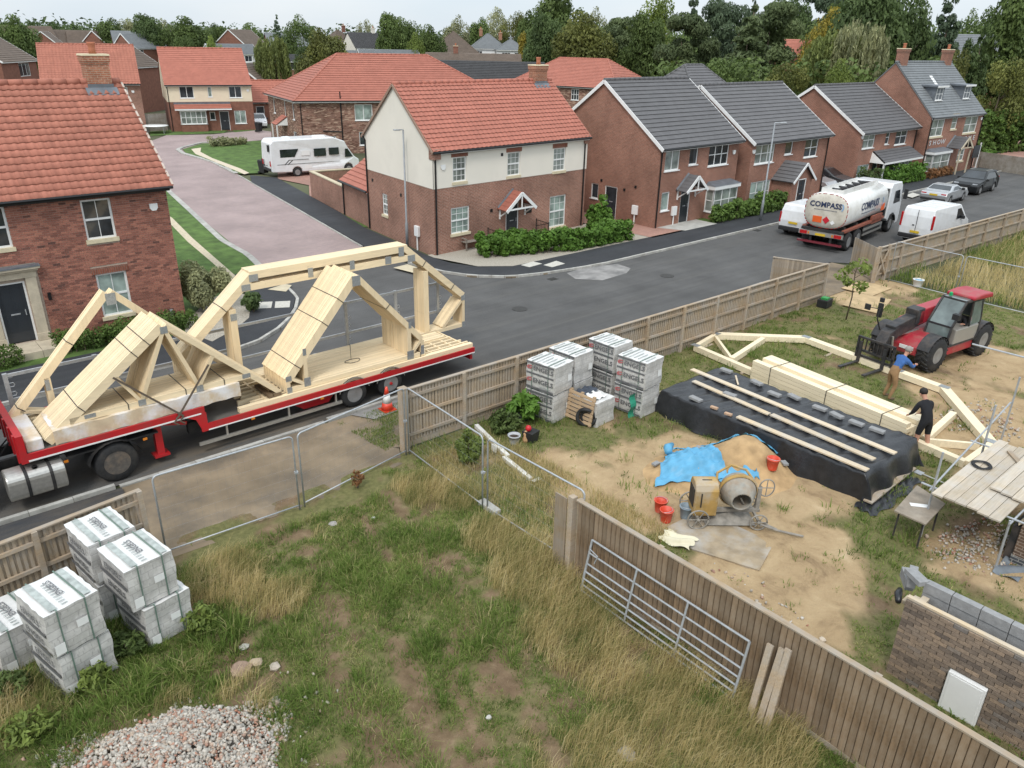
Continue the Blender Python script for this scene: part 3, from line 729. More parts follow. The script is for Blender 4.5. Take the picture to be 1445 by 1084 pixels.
def hedge(name, label, pts, w, h, leaf, n, size=.10, cat='hedge', z=0.1, uneven=.34, group=None):
 """a hedge along a line: leaves over clumps, twigs inside"""
 rng = np.random.default_rng(len(label) + n); P = [Vector((a, b, 0)) for a, b in pts]; C = []; Rr = []
 for a, b in zip(P, P[1:]):
  L_ = (b - a).length; k = max(2, int(L_ / (w * .33)))
  nrm = Vector((-(b - a).y, (b - a).x, 0)).normalized()
  for i in range(k + 1):
   q = a.lerp(b, i / k)
   for zz in np.arange(.22, h, .3):
    for s in (-.3, .3):
     c = q + nrm * (s * w * rng.uniform(.5, 1.2)); f = 1 + rng.uniform(-uneven, uneven)
     C.append((c.x + rng.uniform(-.08, .08), c.y, z + zz * f)); Rr.append(rng.uniform(.13, .36) * min(1, w))
 root = thing(name, label, cat, (P[0].x, P[0].y, z), 0, group)
 C = np.array(C) - np.array([P[0].x, P[0].y, z])
 o = link('foliage', leaf_mesh('foliage', rng, C, np.array(Rr), n, size, M_leaf[leaf], 1.0, inner=.2), root)
 tw = MB()
 for c in C[:: max(1, len(C) // 40)]: tw.tube([(c[0], c[1], 0), (c[0] + .03, c[1], c[2])], .015, 4)
 tw.build('stem', M_bark, root)
 return root
hx = lambda *l: [gp(a, b, .1) for a, b in l]
hedge('laurel_hedge', 'glossy laurel hedge in front of the cream and brick house', hx((682,362),(708,359),(738,356)), 1.1, .95, 'laurel', 6500, .12, uneven=.2)
hedge('laurel_hedge', 'laurel hedge between the porch path and the red drive of the cream house', hx((748,357),(800,351),(840,345),(880,337)), 1.15, .95, 'laurel', 11000, .12, uneven=.2)
hedge('laurel_shrub', 'tall laurel shrub at the right corner of the cream house', hx((838,326),(852,324)), 1.2, 1.7, 'laurel', 3000, .14, 'shrub')
hedge('box_hedge', 'low green hedge under the near left brick house front', [(-6, 28.75), (3.4, 28.75)], .85, .75, 'hedge', 16000, .055, uneven=.1)
hedge('box_hedge', 'low green hedge right of the stone door surround', [(4.75, 28.85), (9.2, 28.85)], .85, .75, 'hedge', 9000, .055, uneven=.1)
hedge('garden_hedge', 'green hedge along the footway in front of the two middle grey roofed houses', [(41.5, 27.95), (46, 28.0), (51.5, 28.0)], .9, 1.1, 'hedge', 8000, .13)
hedge('garden_hedge', 'bright green hedge in front of the show home', [(64.2, 28.1), (70.3, 27.75)], .9, 1.15, 'laurel', 5000, .14)
hedge('garden_hedge', 'dark shrubs beside the canopy door of the fourth grey roofed house', [(61.6, 28.5), (63.6, 28.4)], .9, 1.3, 'dark', 1800, .13)
hedge('border_shrubs', 'reddish low shrubs by the show home porch', [(71.5, 27.6), (75.5, 27.5)], .7, .6, 'brown', 1500, .12, 'shrubs')
a, b = far(1372, 200, 100), far(1500, 205, 112)
hedge('field_hedge', 'tall green hedge behind the wooden fence at the far right', [(a.x, a.y), (b.x, b.y)], 3.0, 4.4, 'hedge', 9000, .30, z=0, uneven=.1)
a, b = far(626, 80, 172), far(726, 84, 166)
hedge('conifer_hedge', 'clipped dark conifer hedge behind the black bungalow roof', [(a.x, a.y), (b.x, b.y)], 2.5, 5.0, 'dark', 5000, .4, z=0, uneven=.06)
hedge('border_shrubs', 'dark planting round pale stones on the oval lawn', W((300, 208), (318, 207), (343, 205)), 1.2, .8, 'grey', 1600, .14, 'shrubs')
hedge('clipped_shrub', 'clipped round shrubs beside the show home railings', [(84.5, 27.9), (88.5, 28.6)], .9, 1.0, 'laurel', 1500, .15, 'shrub')
def shrub(name, label, x, y, w, h, leaf, n, size, z=0.1, kind='bush', cat='shrub', stems=4):
 rng = np.random.default_rng(n + len(label)); d = sphere_dirs(rng, 26); C = d * (rng.uniform(.3, 1, 26)[:, None] ** .6) * np.array([w * .4, w * .4, h * .36]); C[:, 2] += h * .52
 root = thing(name, label, cat, (x, y, z)); link('foliage', leaf_mesh('foliage', rng, C, rng.uniform(.12, .24, 26) * w * .8, n, size, M_leaf[leaf], 1, aspect=2.6), root)
 mb = MB()
 for i in range(stems):
  a = rng.uniform(0, 6.28); mb.tube([(0, 0, -.02), (math.cos(a) * w * .12, math.sin(a) * w * .12, h * .5)], [.02 + .01 * w, .008], 5)
 mb.build('stem', M_bark, root); return root
x, y = gp(287, 440); shrub('garden_shrub', 'loose pale green shrub with white flowers by the near brick corner', x, y, 2.5, 2.0, 'grey', 9000, .06)
x, y = gp(358, 440, .1); shrub('garden_shrub', 'small dark shrub on the white gravel corner bed', x, y, .9, .8, 'dark', 700, .09)
# ================================================================== grass
def grass_mat(name, stops):
 m, t, b, l = nodes(name)
 a = N(t, "ShaderNodeAttribute", attribute_name='tint')
 col = ramp(t, a.outputs['Fac'], *stops)
 tr = N(t, "ShaderNodeBsdfTranslucent"); l(col, tr.inputs['Color']); l(col, b.inputs['Base Color'])
 b.inputs['Roughness'].default_value = 0.7; b.inputs['Specular IOR Level'].default_value = 0.15
 ms = N(t, "ShaderNodeMixShader"); ms.inputs[0].default_value = 0.42
 l(b.outputs[0], ms.inputs[1]); l(tr.outputs[0], ms.inputs[2]); l(ms.outputs[0], t.nodes['Material Output'].inputs['Surface']); return m
M_grass = grass_mat("green grass", [(0.0, (0.085, 0.135, 0.029)), (0.4, (0.17, 0.255, 0.056)), (0.8, (0.29, 0.34, 0.10)), (1.0, (0.48, 0.42, 0.21))])
M_dry = grass_mat("dry grass", [(0.0, (0.20, 0.22, 0.075)), (0.3, (0.45, 0.37, 0.165)), (0.75, (0.66, 0.53, 0.27)), (1.0, (0.76, 0.64, 0.38))])
def blades(name, x, y, z, h, w, tint, mat, rng, label, bend=0.5, wind=None, ang=None):
 n = len(x); a = rng.uniform(0, 2 * pi, n)
 if wind is not None: a = wind + rng.normal(0, .9, n)
 if ang is not None: a = ang
 d = np.stack([np.cos(a), np.sin(a), np.zeros(n)], -1); ph = rng.uniform(0, 2 * pi, n); s = np.stack([np.cos(ph), np.sin(ph), np.zeros(n)], -1)
 p = np.stack([x, y, z - .015], -1); bz = rng.uniform(.15, 1.0, n) * bend; up = np.array([0, 0, 1.0])
 m = p + d * (h * bz * .25)[:, None] + up * (h * .55)[:, None]; t = p + d * (h * bz)[:, None] + up * (h * (1 - .35 * bz))[:, None]
 hw = (w * .5)[:, None]
 v = np.stack([p - s * hw, p + s * hw, m + s * hw * .7, m - s * hw * .7, t + s * hw * .12, t - s * hw * .12], 1).reshape(-1, 3)
 i = (np.arange(n) * 6)[:, None]
 f = np.concatenate([i + np.array([0, 1, 2, 3]), i + np.array([3, 2, 4, 5])], 0)
 o = link(name, np_mesh(name, v, f, mat, {'tint': np.repeat(np.clip(tint, 0, 1), 6)})); o['kind'] = 'stuff'; o['label'] = label; return o
def scatter(x0, x1, y0, y1, n, rng): return rng.uniform(x0, x1, n), rng.uniform(y0, y1, n)
rng = np.random.default_rng(42)
def rubble_r(x, y): return np.hypot((x - 1.55) / 1.75, (y - 9.1) / 1.75)
def tufts(name, x0, x1, y0, y1, n, per, keep, label, hs=1.0, ws=1.0):
 x, y = scatter(x0, x1, y0, y1, n, rng); k = rng.random(n) < keep(x, y); x, y = x[k], y[k]; m = len(x)
 big = sstep(.35, .8, fbm(x, y, 1.1, 4, 3)) * rng.uniform(.4, 1.2, m) + .15; r = .035 + .07 * big; i = np.repeat(np.arange(m), per); n2 = len(i)
 ox, oy = rng.normal(0, 1, n2) * r[i], rng.normal(0, 1, n2) * r[i]; px, py = x[i] + ox, y[i] + oy
 t = np.clip(-.02 + .8 * fbm(x, y, .8, 17, 3) + rng.normal(0, .24, m), 0, 1)
 blades(name, px, py, site_z(px, py), (.05 + .19 * big[i]) * rng.uniform(.5, 1.3, n2) * hs, rng.uniform(.007, .018, n2) * ws, t[i] + rng.normal(0, .13, n2) + .45 * (rng.random(n2) < .07), M_grass, rng, label, 1.0, ang=np.arctan2(oy, ox) + rng.normal(0, .6, n2))
def near_keep(x, y):
 g, s_ = green_at(x, y); dr = dry_at(x, y); return np.where((rubble_r(x, y) > .95) & ~((y > 14.3) & (x < 9)), (.08 + .92 * g) * (1 - .6 * dr), 0)
tufts('grass', -1.5, 10.15, 2.2, 15.0, 13500, 20, near_keep, "bright green grass growing in tufts on the near plot")
x, y = scatter(-1.5, 10.15, 2.2, 15.0, 230000, rng); dr = dry_at(x, y); t_ = blobs(x, y, TRACK)
k = (rng.random(len(x)) < dr * .75 + .02) & (rubble_r(x, y) > 1.0) & (t_ < .25) & ((y < 14.4) | (x > 9))
x1, y1, d1 = x[k], y[k], dr[k]
blades('dry_grass', x1, y1, site_z(x1, y1), (.14 + .30 * d1) * rng.uniform(.45, 1.3, k.sum()), rng.uniform(.005, .010, k.sum()), fbm(x1, y1, 1.7, 14, 3) * 1.3 - .2 + rng.normal(0, .24, k.sum()), M_dry, rng, "tall dry straw coloured grass in bands on the near plot", .75, wind=-0.8)
tufts('grass', -.6, 3.9, 11.2, 14.2, 300, 34, lambda x, y: np.where((y < 12.1 + .25 * x) | (x > 3.15) | ((x > 1.75) & (x < 2.1)), .9 * (rubble_r(x, y) > 1.05), 0), "long rank grass and weeds at the foot of the left brick packs", 2.1, 1.2)
def plot_keep(x, y):
 g, s_ = green_at(x, y); k = (.04 + .96 * g) * np.clip(24 / np.hypot(x, y), .35, 1); return np.where((x > 12.3) & (x < 14.4) & (y > 6.3) & (y < 8.9), 0, k)
tufts('grass', 10.1, 37.4, -3, 15.7, 15000, 11, plot_keep, "patchy green grass on the building plot", .9, 1.5)
x, y = scatter(10.1, 12.6, 8.5, 14.9, 26000, rng); k = rng.random(len(x)) < sstep(.25, .6, fbm(x, y, .9, 50)) * .8
x1, y1 = x[k], y[k]
blades('dry_grass', x1, y1, site_z(x1, y1), rng.uniform(.10, .34, k.sum()), rng.uniform(.006, .011, k.sum()), rng.uniform(0, .9, k.sum()), M_dry, rng, "dry grass behind the mesh fence panels", .7)
x, y = scatter(37.8, 85, -14, 14.4, 90000, rng); k = rng.random(len(x)) < np.clip(45 / np.hypot(x, y), .3, 1)
x1, y1 = x[k], y[k]; q = fbm(x1, y1, .5, 60)
blades('dry_grass', x1, y1, np.zeros(k.sum()), (.35 + .75 * q) * rng.uniform(.6, 1.2, k.sum()), rng.uniform(.015, .035, k.sum()), .05 + q * .9 + rng.normal(0, .18, k.sum()), M_dry, rng, "tall dry grass filling the field behind the far mesh fence", .6)
x, y = scatter(37.6, 60, 2, 15.2, 26000, rng); q = fbm(x, y, .45, 71); k = rng.random(len(x)) < sstep(.5, .64, q) + .35 * (x < 39)
x1, y1 = x[k], y[k]
blades('grass', x1, y1, np.zeros(k.sum()), rng.uniform(.2, .8, k.sum()), rng.uniform(.02, .04, k.sum()), rng.uniform(0, .8, k.sum()), M_grass, rng, "green weeds along the far mesh fence", .7)
x, y = scatter(9.4, 12.9, 16.0, 18.3, 16000, rng); k = (rng.random(len(x)) < sstep(.35, .6, fbm(x, y, 1.3, 81))) & (x > 9.4 + (18.3 - y) * .1)
x1, y1 = x[k], y[k]
blades('grass', x1, y1, np.full(k.sum(), .02), rng.uniform(.04, .14, k.sum()), rng.uniform(.008, .014, k.sum()), rng.uniform(0, .9, k.sum()), M_grass, rng, "rough grass verge beside the dusty driveway", .8)
# ================================================================== houses
M_brick = brick_mat("red brick", (0.30, 0.142, 0.10), (0.235, 0.108, 0.078), (0.33, 0.25, 0.2))
M_brickO = brick_mat("orange red brick", (0.30, 0.132, 0.090), (0.245, 0.106, 0.073), (0.30, 0.215, 0.17))
M_brickR = brick_mat("rustic mixed brick", (0.25, 0.118, 0.082), (0.175, 0.085, 0.064), (0.26, 0.20, 0.16), patch=(0.48, 0.34, 0.25), var=0.35)
M_brickS = pm("old street brick", (0.22, 0.10, 0.07), 0.2, 3, 0.9)
M_soldier = brick_mat("soldier course", (0.26, 0.09, 0.055), (0.21, 0.075, 0.05), (0.22, 0.15, 0.12), bw=0.075, rh=0.23)
M_cream = pm("cream render", (0.76, 0.715, 0.63), 0.05, 1.2, 0.9, bmp=0.05, bscale=60, dirt=(0.62, 0.58, 0.5), dscale=0.6, damt=0.3)
M_creamY = pm("yellow cream render", (0.74, 0.64, 0.48), 0.05, 1.2, 0.9)
M_white = pm("white upvc", (0.78, 0.78, 0.77), 0.03, 3, 0.35, dirt=(0.6, 0.6, 0.58), dscale=2, damt=0.25)
M_sill = pm("cast stone", (0.60, 0.52, 0.36), 0.1, 6, 0.85, bmp=0.1)
M_stone = pm("stone surround", (0.52, 0.45, 0.34), 0.12, 5, 0.85, bmp=0.1, dirt=(0.36, 0.31, 0.24), dscale=3)
M_black = pm("black plastic", (0.012, 0.012, 0.013), 0.2, 4, 0.35)
M_door = paint("dark grey door", (0.022, 0.027, 0.034), 0.4)
M_lead = pm("lead", (0.16, 0.175, 0.195), 0.2, 3, 0.5, metal=0.3)
M_tileR = tile_mat("terracotta tile", (0.385, 0.15, 0.104), .1)
M_tileR2 = tile_mat("red concrete tile", (0.375, 0.138, 0.098), .08)
M_tileG = tile_mat("grey concrete tile", (0.115, 0.112, 0.115), 0.06)
M_tileS = tile_mat("slate grey tile", (0.165, 0.175, 0.182), 0.08)
M_tileB = tile_mat("brown tile", (0.13, 0.098, 0.076))
M_tileK = tile_mat("black tile", (0.048, 0.047, 0.048))
M_glass = glass_mat("window glass", (0.030, 0.036, 0.042))
M_glassC = glass_mat("curtained glass", (0.20, 0.225, 0.205), 0.12)
M_glassG = glass_mat("greenish curtained glass", (0.26, 0.32, 0.29), 0.15)
M_steel = pm("galvanised steel", (0.40, 0.415, 0.43), 0.15, 12, 0.45, metal=0.35)
M_pot = pm("clay pot", (0.40, 0.15, 0.085), 0.15, 6, 0.8)
M_brickC = brick_mat("orange chimney brick", (0.36, 0.15, 0.088), (0.28, 0.115, 0.07), (0.36, 0.27, 0.2))
def wall(mb, fn, u0, u1, v0, v1, holes=(), rev=0.09, mat=0):
 """flat wall with real openings; fn(u, v, depth). Reveals turn inwards."""
 hs = [h for h in holes if h[0] < u1 and h[1] > u0 and h[2] < v1 and h[3] > v0]
 us = sorted({u0, u1, *[max(u0, h[0]) for h in hs], *[min(u1, h[1]) for h in hs]})
 vs = sorted({v0, v1, *[max(v0, h[2]) for h in hs], *[min(v1, h[3]) for h in hs]})
 for a, b in zip(us, us[1:]):
  for c, d in zip(vs, vs[1:]):
   m, n = (a + b) / 2, (c + d) / 2
   if any(h[0] < m < h[1] and h[2] < n < h[3] for h in hs): continue
   mb.quad(fn(a, c, 0), fn(b, c, 0), fn(b, d, 0), fn(a, d, 0), mat)
 for h in hs:
  a, b, c, d = max(u0, h[0]), min(u1, h[1]), max(v0, h[2]), min(v1, h[3])
  if h[2] >= v0: mb.quad(fn(a, c, 0), fn(a, c, rev), fn(b, c, rev), fn(b, c, 0), mat)
  if h[3] <= v1: mb.quad(fn(a, d, 0), fn(b, d, 0), fn(b, d, rev), fn(a, d, rev), mat)
  mb.quad(fn(a, c, 0), fn(a, d, 0), fn(a, d, rev), fn(a, c, rev), mat); mb.quad(fn(b, c, 0), fn(b, c, rev), fn(b, d, rev), fn(b, d, 0), mat)
def fbox(mb, fn, u0, u1, v0, v1, d0, d1, mat=0):
 """box in face coordinates (depth negative = proud of the wall)"""
 P = [fn(u, v, d) for d in (d0, d1) for v in (v0, v1) for u in (u0, u1)]
 mb.add(P, [(0,1,3,2),(4,6,7,5),(0,4,5,1),(2,3,7,6),(0,2,6,4),(1,5,7,3)], mat)
def window(root, fn, u0, u1, v0, v1, cols=2, rows=1, sash=False, glass=None, sill=True, bars=0.07, panes='one', head=None, small=None, name='window', proud=0.0):
 """frame (part) > panes, sill, head. small=(n, m): thin glazing bars in each light"""
 mb = MB(); d0, d1 = 0.05 - proud, 0.10
 fbox(mb, fn, u0, u1, v0, v0 + bars, d0, d1); fbox(mb, fn, u0, u1, v1 - bars, v1, d0, d1)
 fbox(mb, fn, u0, u0 + bars, v0 + bars, v1 - bars, d0, d1); fbox(mb, fn, u1 - bars, u1, v0 + bars, v1 - bars, d0, d1)
 U = [u0 + (u1 - u0) * i / cols for i in range(cols + 1)]; V = [v0 + (v1 - v0) * i / rows for i in range(rows + 1)]
 for x in U[1:-1]: fbox(mb, fn, x - bars * .45, x + bars * .45, v0 + bars, v1 - bars, d0 + .004, d1)
 for y in V[1:-1]:
  th = .06 if sash else .04
  fbox(mb, fn, u0 + bars, u1 - bars, y - th * .6, y + th * .6, d0 - (.012 if sash else -.006), d1)
 if small:
  for i in range(cols):
   for k in range(1, small[0]):
    x = U[i] + (U[i+1] - U[i]) * k / small[0]; fbox(mb, fn, x - .011, x + .011, v0 + bars, v1 - bars, d0 + .014, d1 - .01)
  for j in range(rows):
   for k in range(1, small[1]):
    y = V[j] + (V[j+1] - V[j]) * k / small[1]; fbox(mb, fn, u0 + bars, u1 - bars, y - .011, y + .011, d0 + .017, d1 - .01)
 fr = mb.build(name, M_white, root)
 g = glass or M_glass
 if panes == 'each':
  for i in range(cols):
   for j in range(rows):
    m2 = MB(); fbox(m2, fn, U[i] + .02, U[i+1] - .02, V[j] + .02, V[j+1] - .02, d0 + .025, d1 - .02); m2.build('pane', g, fr)
 else:
  m2 = MB(); fbox(m2, fn, u0 + .03, u1 - .03, v0 + .03, v1 - .03, d0 + .025, d1 - .02); m2.build('pane', g, fr)
 if sill:
  m3 = MB(); fbox(m3, fn, u0 - .06, u1 + .06, v0 - (.13 if sill == 'stone' else .05), v0 + .004, -.06, .06); m3.build('sill', M_sill if sill == 'stone' else M_white, fr)
 if head:
  m4 = MB(); fbox(m4, fn, u0 - .1, u1 + .1, v1 + .002, v1 + .235, -.034, .02); m4.build('lintel', head, fr)
 return fr
def door(root, fn, u0, u1, v0, v1, mat=None, frame=True, handle=True, glazed=False):
 mb = MB(); b = .06
 fbox(mb, fn, u0, u0 + b, v0, v1, .03, .1); fbox(mb, fn, u1 - b, u1, v0, v1, .03, .1); fbox(mb, fn, u0 + b, u1 - b, v1 - b, v1, .03, .1)
 fr = mb.build('door_frame', M_white, root)
 m2 = MB(); fbox(m2, fn, u0 + b, u1 - b, v0 + .03, v1 - b, .06, .1)
 for a_, c_ in ((.2, .45), (.55, .92)):
  for l_, r_ in ((.16, .45), (.55, .84)):
   h = v1 - v0; w = u1 - u0 - 2 * b
   fbox(m2, fn, u0 + b + w * l_, u0 + b + w * r_, v0 + h * a_, v0 + h * c_, .052, .062)
 dr = m2.build('door', mat or M_door, root)
 m3 = MB(); fbox(m3, fn, u1 - b - .12, u1 - b - .09, v0 + .95, v0 + 1.15, .02, .055); fbox(m3, fn, (u0 + u1) / 2 - .14, (u0 + u1) / 2 + .14, v0 + 1.0, v0 + 1.05, .045, .056)
 m3.build('handle', M_steel, dr); return dr
def slope(mb, P0, P1, P2, P3, course=.34, th=.05, roll=0.0, pitch=.3, mat=0, segs=6):
 """tiled roof plane: eave P0-P1, ridge P3-P2; every course is a proud step, roll = height of pantile waves"""
 P0, P1, P2, P3 = map(Vector, (P0, P1, P2, P3)); n = (P1 - P0).cross(P3 - P0).normalized()
 L_ = ((P3 + P2) / 2 - (P0 + P1) / 2).length; k = max(1, round(L_ / course))
 base = max((P1 - P0).length, .01); m = max(1, int(base / pitch)) * segs if roll else 1
 for i in range(k):
  t0, t1 = i / k, (i + 1) / k
  A, B = P0.lerp(P3, t0), P1.lerp(P2, t0); C, D = P0.lerp(P3, t1), P1.lerp(P2, t1)
  u1 = min(1.0, t1 + .07 / max(L_, .1)); C, D = P0.lerp(P3, u1), P1.lerp(P2, u1); lo = []; hi = []; bt = []
  for j in range(m + 1):
   s = j / m; h = roll * (.5 + .5 * math.sin(s * (m / segs) * 2 * pi)) if roll else 0
   a = A.lerp(B, s); c = C.lerp(D, s)
   lo.append(a + n * (th + h)); hi.append(c + n * (.004 + h)); bt.append(a + n * (th + h - .012))
  o = len(lo); vs = lo + hi + bt
  fs = [(j, j + 1, o + j + 1, o + j) for j in range(m)] + [(2*o + j, 2*o + j + 1, j + 1, j) for j in range(m)]
  mb.add(vs, fs, mat)
class House:
 """rectangular house: front from O along angle a, depth along angle b (degrees)"""
 def __init__(s, name, label, cat, O, a, b, w, d, e, r, group=None, z=0.0):
  s.root = thing(name, label, cat, (O[0], O[1], z), 0, group); s.w, s.d, s.e, s.r = w, d, e, r
  ux = (math.cos(rad(a)), math.sin(rad(a))); uy = (math.cos(rad(b)), math.sin(rad(b)))
  s.P = lambda x, y, zz: (ux[0] * x + uy[0] * y, ux[1] * x + uy[1] * y, zz)
  s.F = lambda u, v, q: s.P(u, q, v); s.Lf = lambda u, v, q: s.P(q, u, v); s.Rt = lambda u, v, q: s.P(w - q, u, v); s.B = lambda u, v, q: s.P(u, d - q, v)
 def walls(s, mat, band=None, mat2=None, front=(), left=(), right=(), gable=True, gmat=None, gband=None):
  mb = MB(); w, d, e, r = s.w, s.d, s.e, s.r; mats = [mat, mat2 or mat]
  for fn, L_, hs in ((s.F, w, front), (s.Lf, d, left), (s.Rt, d, right), (s.B, w, ())):
   if band:
    wall(mb, fn, 0, L_, -.05, band, hs, mat=0); wall(mb, lambda u, v, q: fn(u, v, q - .018), 0, L_, band, e, hs, mat=1)
    mb.quad(fn(0, band, 0), fn(L_, band, 0), fn(L_, band, -.018), fn(0, band, -.018), 1)
   else: wall(mb, fn, 0, L_, -.05, e, hs, mat=0)
  if gable:
   m = 1 if band else 0; q = -.018 if band else 0
   for fn in (s.Lf, s.Rt): mb.poly([fn(0, e, q), fn(d, e, q), fn(d / 2, r - .02, q)], m)
  mb.build('wall', mats, s.root)
 def roof(s, mat, over=.3, verge=.18, course=.34, roll=0, pitch=.3, edge=None, gutter=True, parts=None, ridge=True, fascia=None):
  w, d, e, r = s.w, s.d, s.e, s.r; tn = (r - e) / (d / 2); ze = e - over * tn; mb = MB(); P = s.P
  slope(mb, P(-verge, -over, ze), P(w + verge, -over, ze), P(w + verge, d / 2, r), P(-verge, d / 2, r), course, .05, roll, pitch)
  slope(mb, P(w + verge, d + over, ze), P(-verge, d + over, ze), P(-verge, d / 2, r), P(w + verge, d / 2, r), course, .05, roll, pitch)
  q = .05
  for x in (-verge, w + verge):     # closed underside and verge edge
   mb.quad(P(x, -over, ze), P(x, d / 2, r), P(x, d / 2, r - q * 2), P(x, -over, ze - q * 2)); mb.quad(P(x, d + over, ze), P(x, d / 2, r), P(x, d / 2, r - q * 2), P(x, d + over, ze - q * 2))
  mb.quad(P(-verge, -over, ze - .01), P(w + verge, -over, ze - .01), P(w + verge, d / 2, r - .03), P(-verge, d / 2, r - .03)); mb.quad(P(-verge, d + over, ze - .01), P(w + verge, d + over, ze - .01), P(w + verge, d / 2, r - .03), P(-verge, d / 2, r - .03))
  ro = mb.build('roof', mat, s.root)
  if ridge: s.ridge_line([P(-verge, d / 2, r + .01), P(w + verge, d / 2, r + .01)], mat, ro)
  m2 = MB()
  if fascia is not None or True:
   for y, sg in ((-over + .06, 1), (d + over - .06, -1)):
    fz = ze + .03; m2.beam(P(-.02, y, fz - .09), P(w + .02, y, fz - .09), .03, .17)
   m2.build('fascia', fascia or M_white, ro)
  if edge:
   for x in (-verge - .02, w + verge + .02):
    for y in (-over, d + over): m3 = MB(); m3.beam(P(x, y, ze - .07), P(x, d / 2, r - .07), .04, .2); m3.build('bargeboard', edge, ro)
  if gutter:
   g = MB(); g.tube([P(-.1, -over - .05, ze - .03), P(w + .1, -over - .05, ze - .03)], .06, 6)
   gr = g.build('gutter', M_black, s.root)
  s.ze = ze; s.over = over; return ro
 def ridge_line(s, pts, mat, parent, r=.11, step=.45):
  A, B = Vector(pts[0]), Vector(pts[1]); n = max(1, int((B - A).length / step)); mb = MB(); mb.smooth = True
  for i in range(n): mb.tube([A.lerp(B, i / n), A.lerp(B, (i + .985) / n)], [r, r * 1.06], 8)
  return mb.build('ridge', mat, parent)
 def hip(s, mat, over=.35, course=.34, inset=None, gutter=True):
  w, d, e, r = s.w, s.d, s.e, s.r; i = d / 2 if inset is None else inset; P = s.P; tn = (r - e) / (d / 2); z = e - over * tn * .5; mb = MB(); o = over
  a, b, c, f = P(-o, -o, z), P(w + o, -o, z), P(w + o, d + o, z), P(-o, d + o, z); k, l = P(i, d / 2, r), P(w - i, d / 2, r)
  slope(mb, a, b, l, k, course); slope(mb, c, f, k, l, course); slope(mb, f, a, k, k, course); slope(mb, b, c, l, l, course); mb.poly([f, c, b, a])
  ro = mb.build('roof', mat, s.root)
  for p, q in ((a, k), (b, l), (c, l), (f, k), (k, l)):
   if (Vector(p) - Vector(q)).length > .1: s.ridge_line([p, q], mat, ro, .10)
  m2 = MB(); m2.beam(P(-o, -o + .05, z - .09), P(w + o, -o + .05, z - .09), .03, .16); m2.beam(P(-o + .05, -o, z - .09), P(-o + .05, d + o, z - .09), .03, .16); m2.beam(P(w + o - .05, -o, z - .09), P(w + o - .05, d + o, z - .09), .03, .16); m2.build('fascia', M_white, ro)
  if gutter:
   g = MB(); g.tube([P(-o, -o - .04, z - .02), P(w + o, -o - .04, z - .02)], .055, 6); g.tube([P(-o - .04, -o, z - .02), P(-o - .04, d + o, z - .02)], .055, 6); g.build('gutter', M_black, s.root)
  s.ze = z; return ro
 def pipe(s, fn, u, top, q=-.06):
  mb = MB(); mb.tube([fn(u, .05, q), fn(u, top - .25, q), fn(u, top, q - .12)], .045, 6); return mb.build('downpipe', M_black, s.root)
 def alarm(s, fn, u, v):
  mb = MB(); mb.prism([(u-.14,v+.12),(u-.14,v-.04),(u-.07,v-.13),(u+.07,v-.13),(u+.14,v-.04),(u+.14,v+.12)], lambda a, b, t: fn(a, b, t), -.07, 0); return mb.build('alarm_box', M_white, s.root)
 def meter(s, fn, u, v, w=.42, h=.55):
  mb = MB(); fbox(mb, fn, u - w/2, u + w/2, v - h/2, v + h/2, -.16, 0); o = mb.build('meter_box', M_white, s.root, bevel=.02)
  m2 = MB(); m2.tube([fn(u, v - h/2, -.08), fn(u, 0, -.08)], .04, 6); m2.build('conduit', M_white, o); return o
 def vents(s, fn, pts):
  mb = MB()
  for u, v in pts: fbox(mb, fn, u - .08, u + .08, v - .08, v + .08, -.03, 0)
  return mb.build('vent', M_black, s.root)
 def chimney(s, x, y, w, d, z0, z1, mat=None, pots=1, flash=True):
  P = s.P; mb = MB(); B = lambda g, a, b: mb.add([P(x-w/2-g, y-d/2-g, a), P(x+w/2+g, y-d/2-g, a), P(x+w/2+g, y+d/2+g, a), P(x-w/2-g, y+d/2+g, a), P(x-w/2-g, y-d/2-g, b), P(x+w/2+g, y-d/2-g, b), P(x+w/2+g, y+d/2+g, b), P(x-w/2-g, y+d/2+g, b)], [(0,3,2,1),(4,5,6,7),(0,1,5,4),(1,2,6,5),(2,3,7,6),(3,0,4,7)])
  B(0, z0, z1 - .34); B(.025, z1 - .34, z1 - .26); B(.05, z1 - .26, z1 - .06)
  c = mb.build('chimney', mat or M_brickC, s.root)
  m2 = MB(); m2.add([P(x + i, y + j, k) for k, g in ((z1 - .06, .07), (z1, .05)) for i, j in ((-w/2-g, -d/2-g), (w/2+g, -d/2-g), (w/2+g, d/2+g), (-w/2-g, d/2+g))], [(0,3,2,1),(4,5,6,7),(0,1,5,4),(1,2,6,5),(2,3,7,6),(3,0,4,7)]); m2.build('chimney_cap', M_sill, c)
  for k in range(pots):
   m3 = MB(); m3.smooth = True; px = x + (k - (pots - 1) / 2) * .45; q = P(px, y, z1)
   m3.lathe([(.14, 0), (.12, .18), (.13, .3), (.15, .34), (.15, .4), (.11, .4), (.10, .2)], 12, q); m3.build('chimney_pot', M_pot, c)
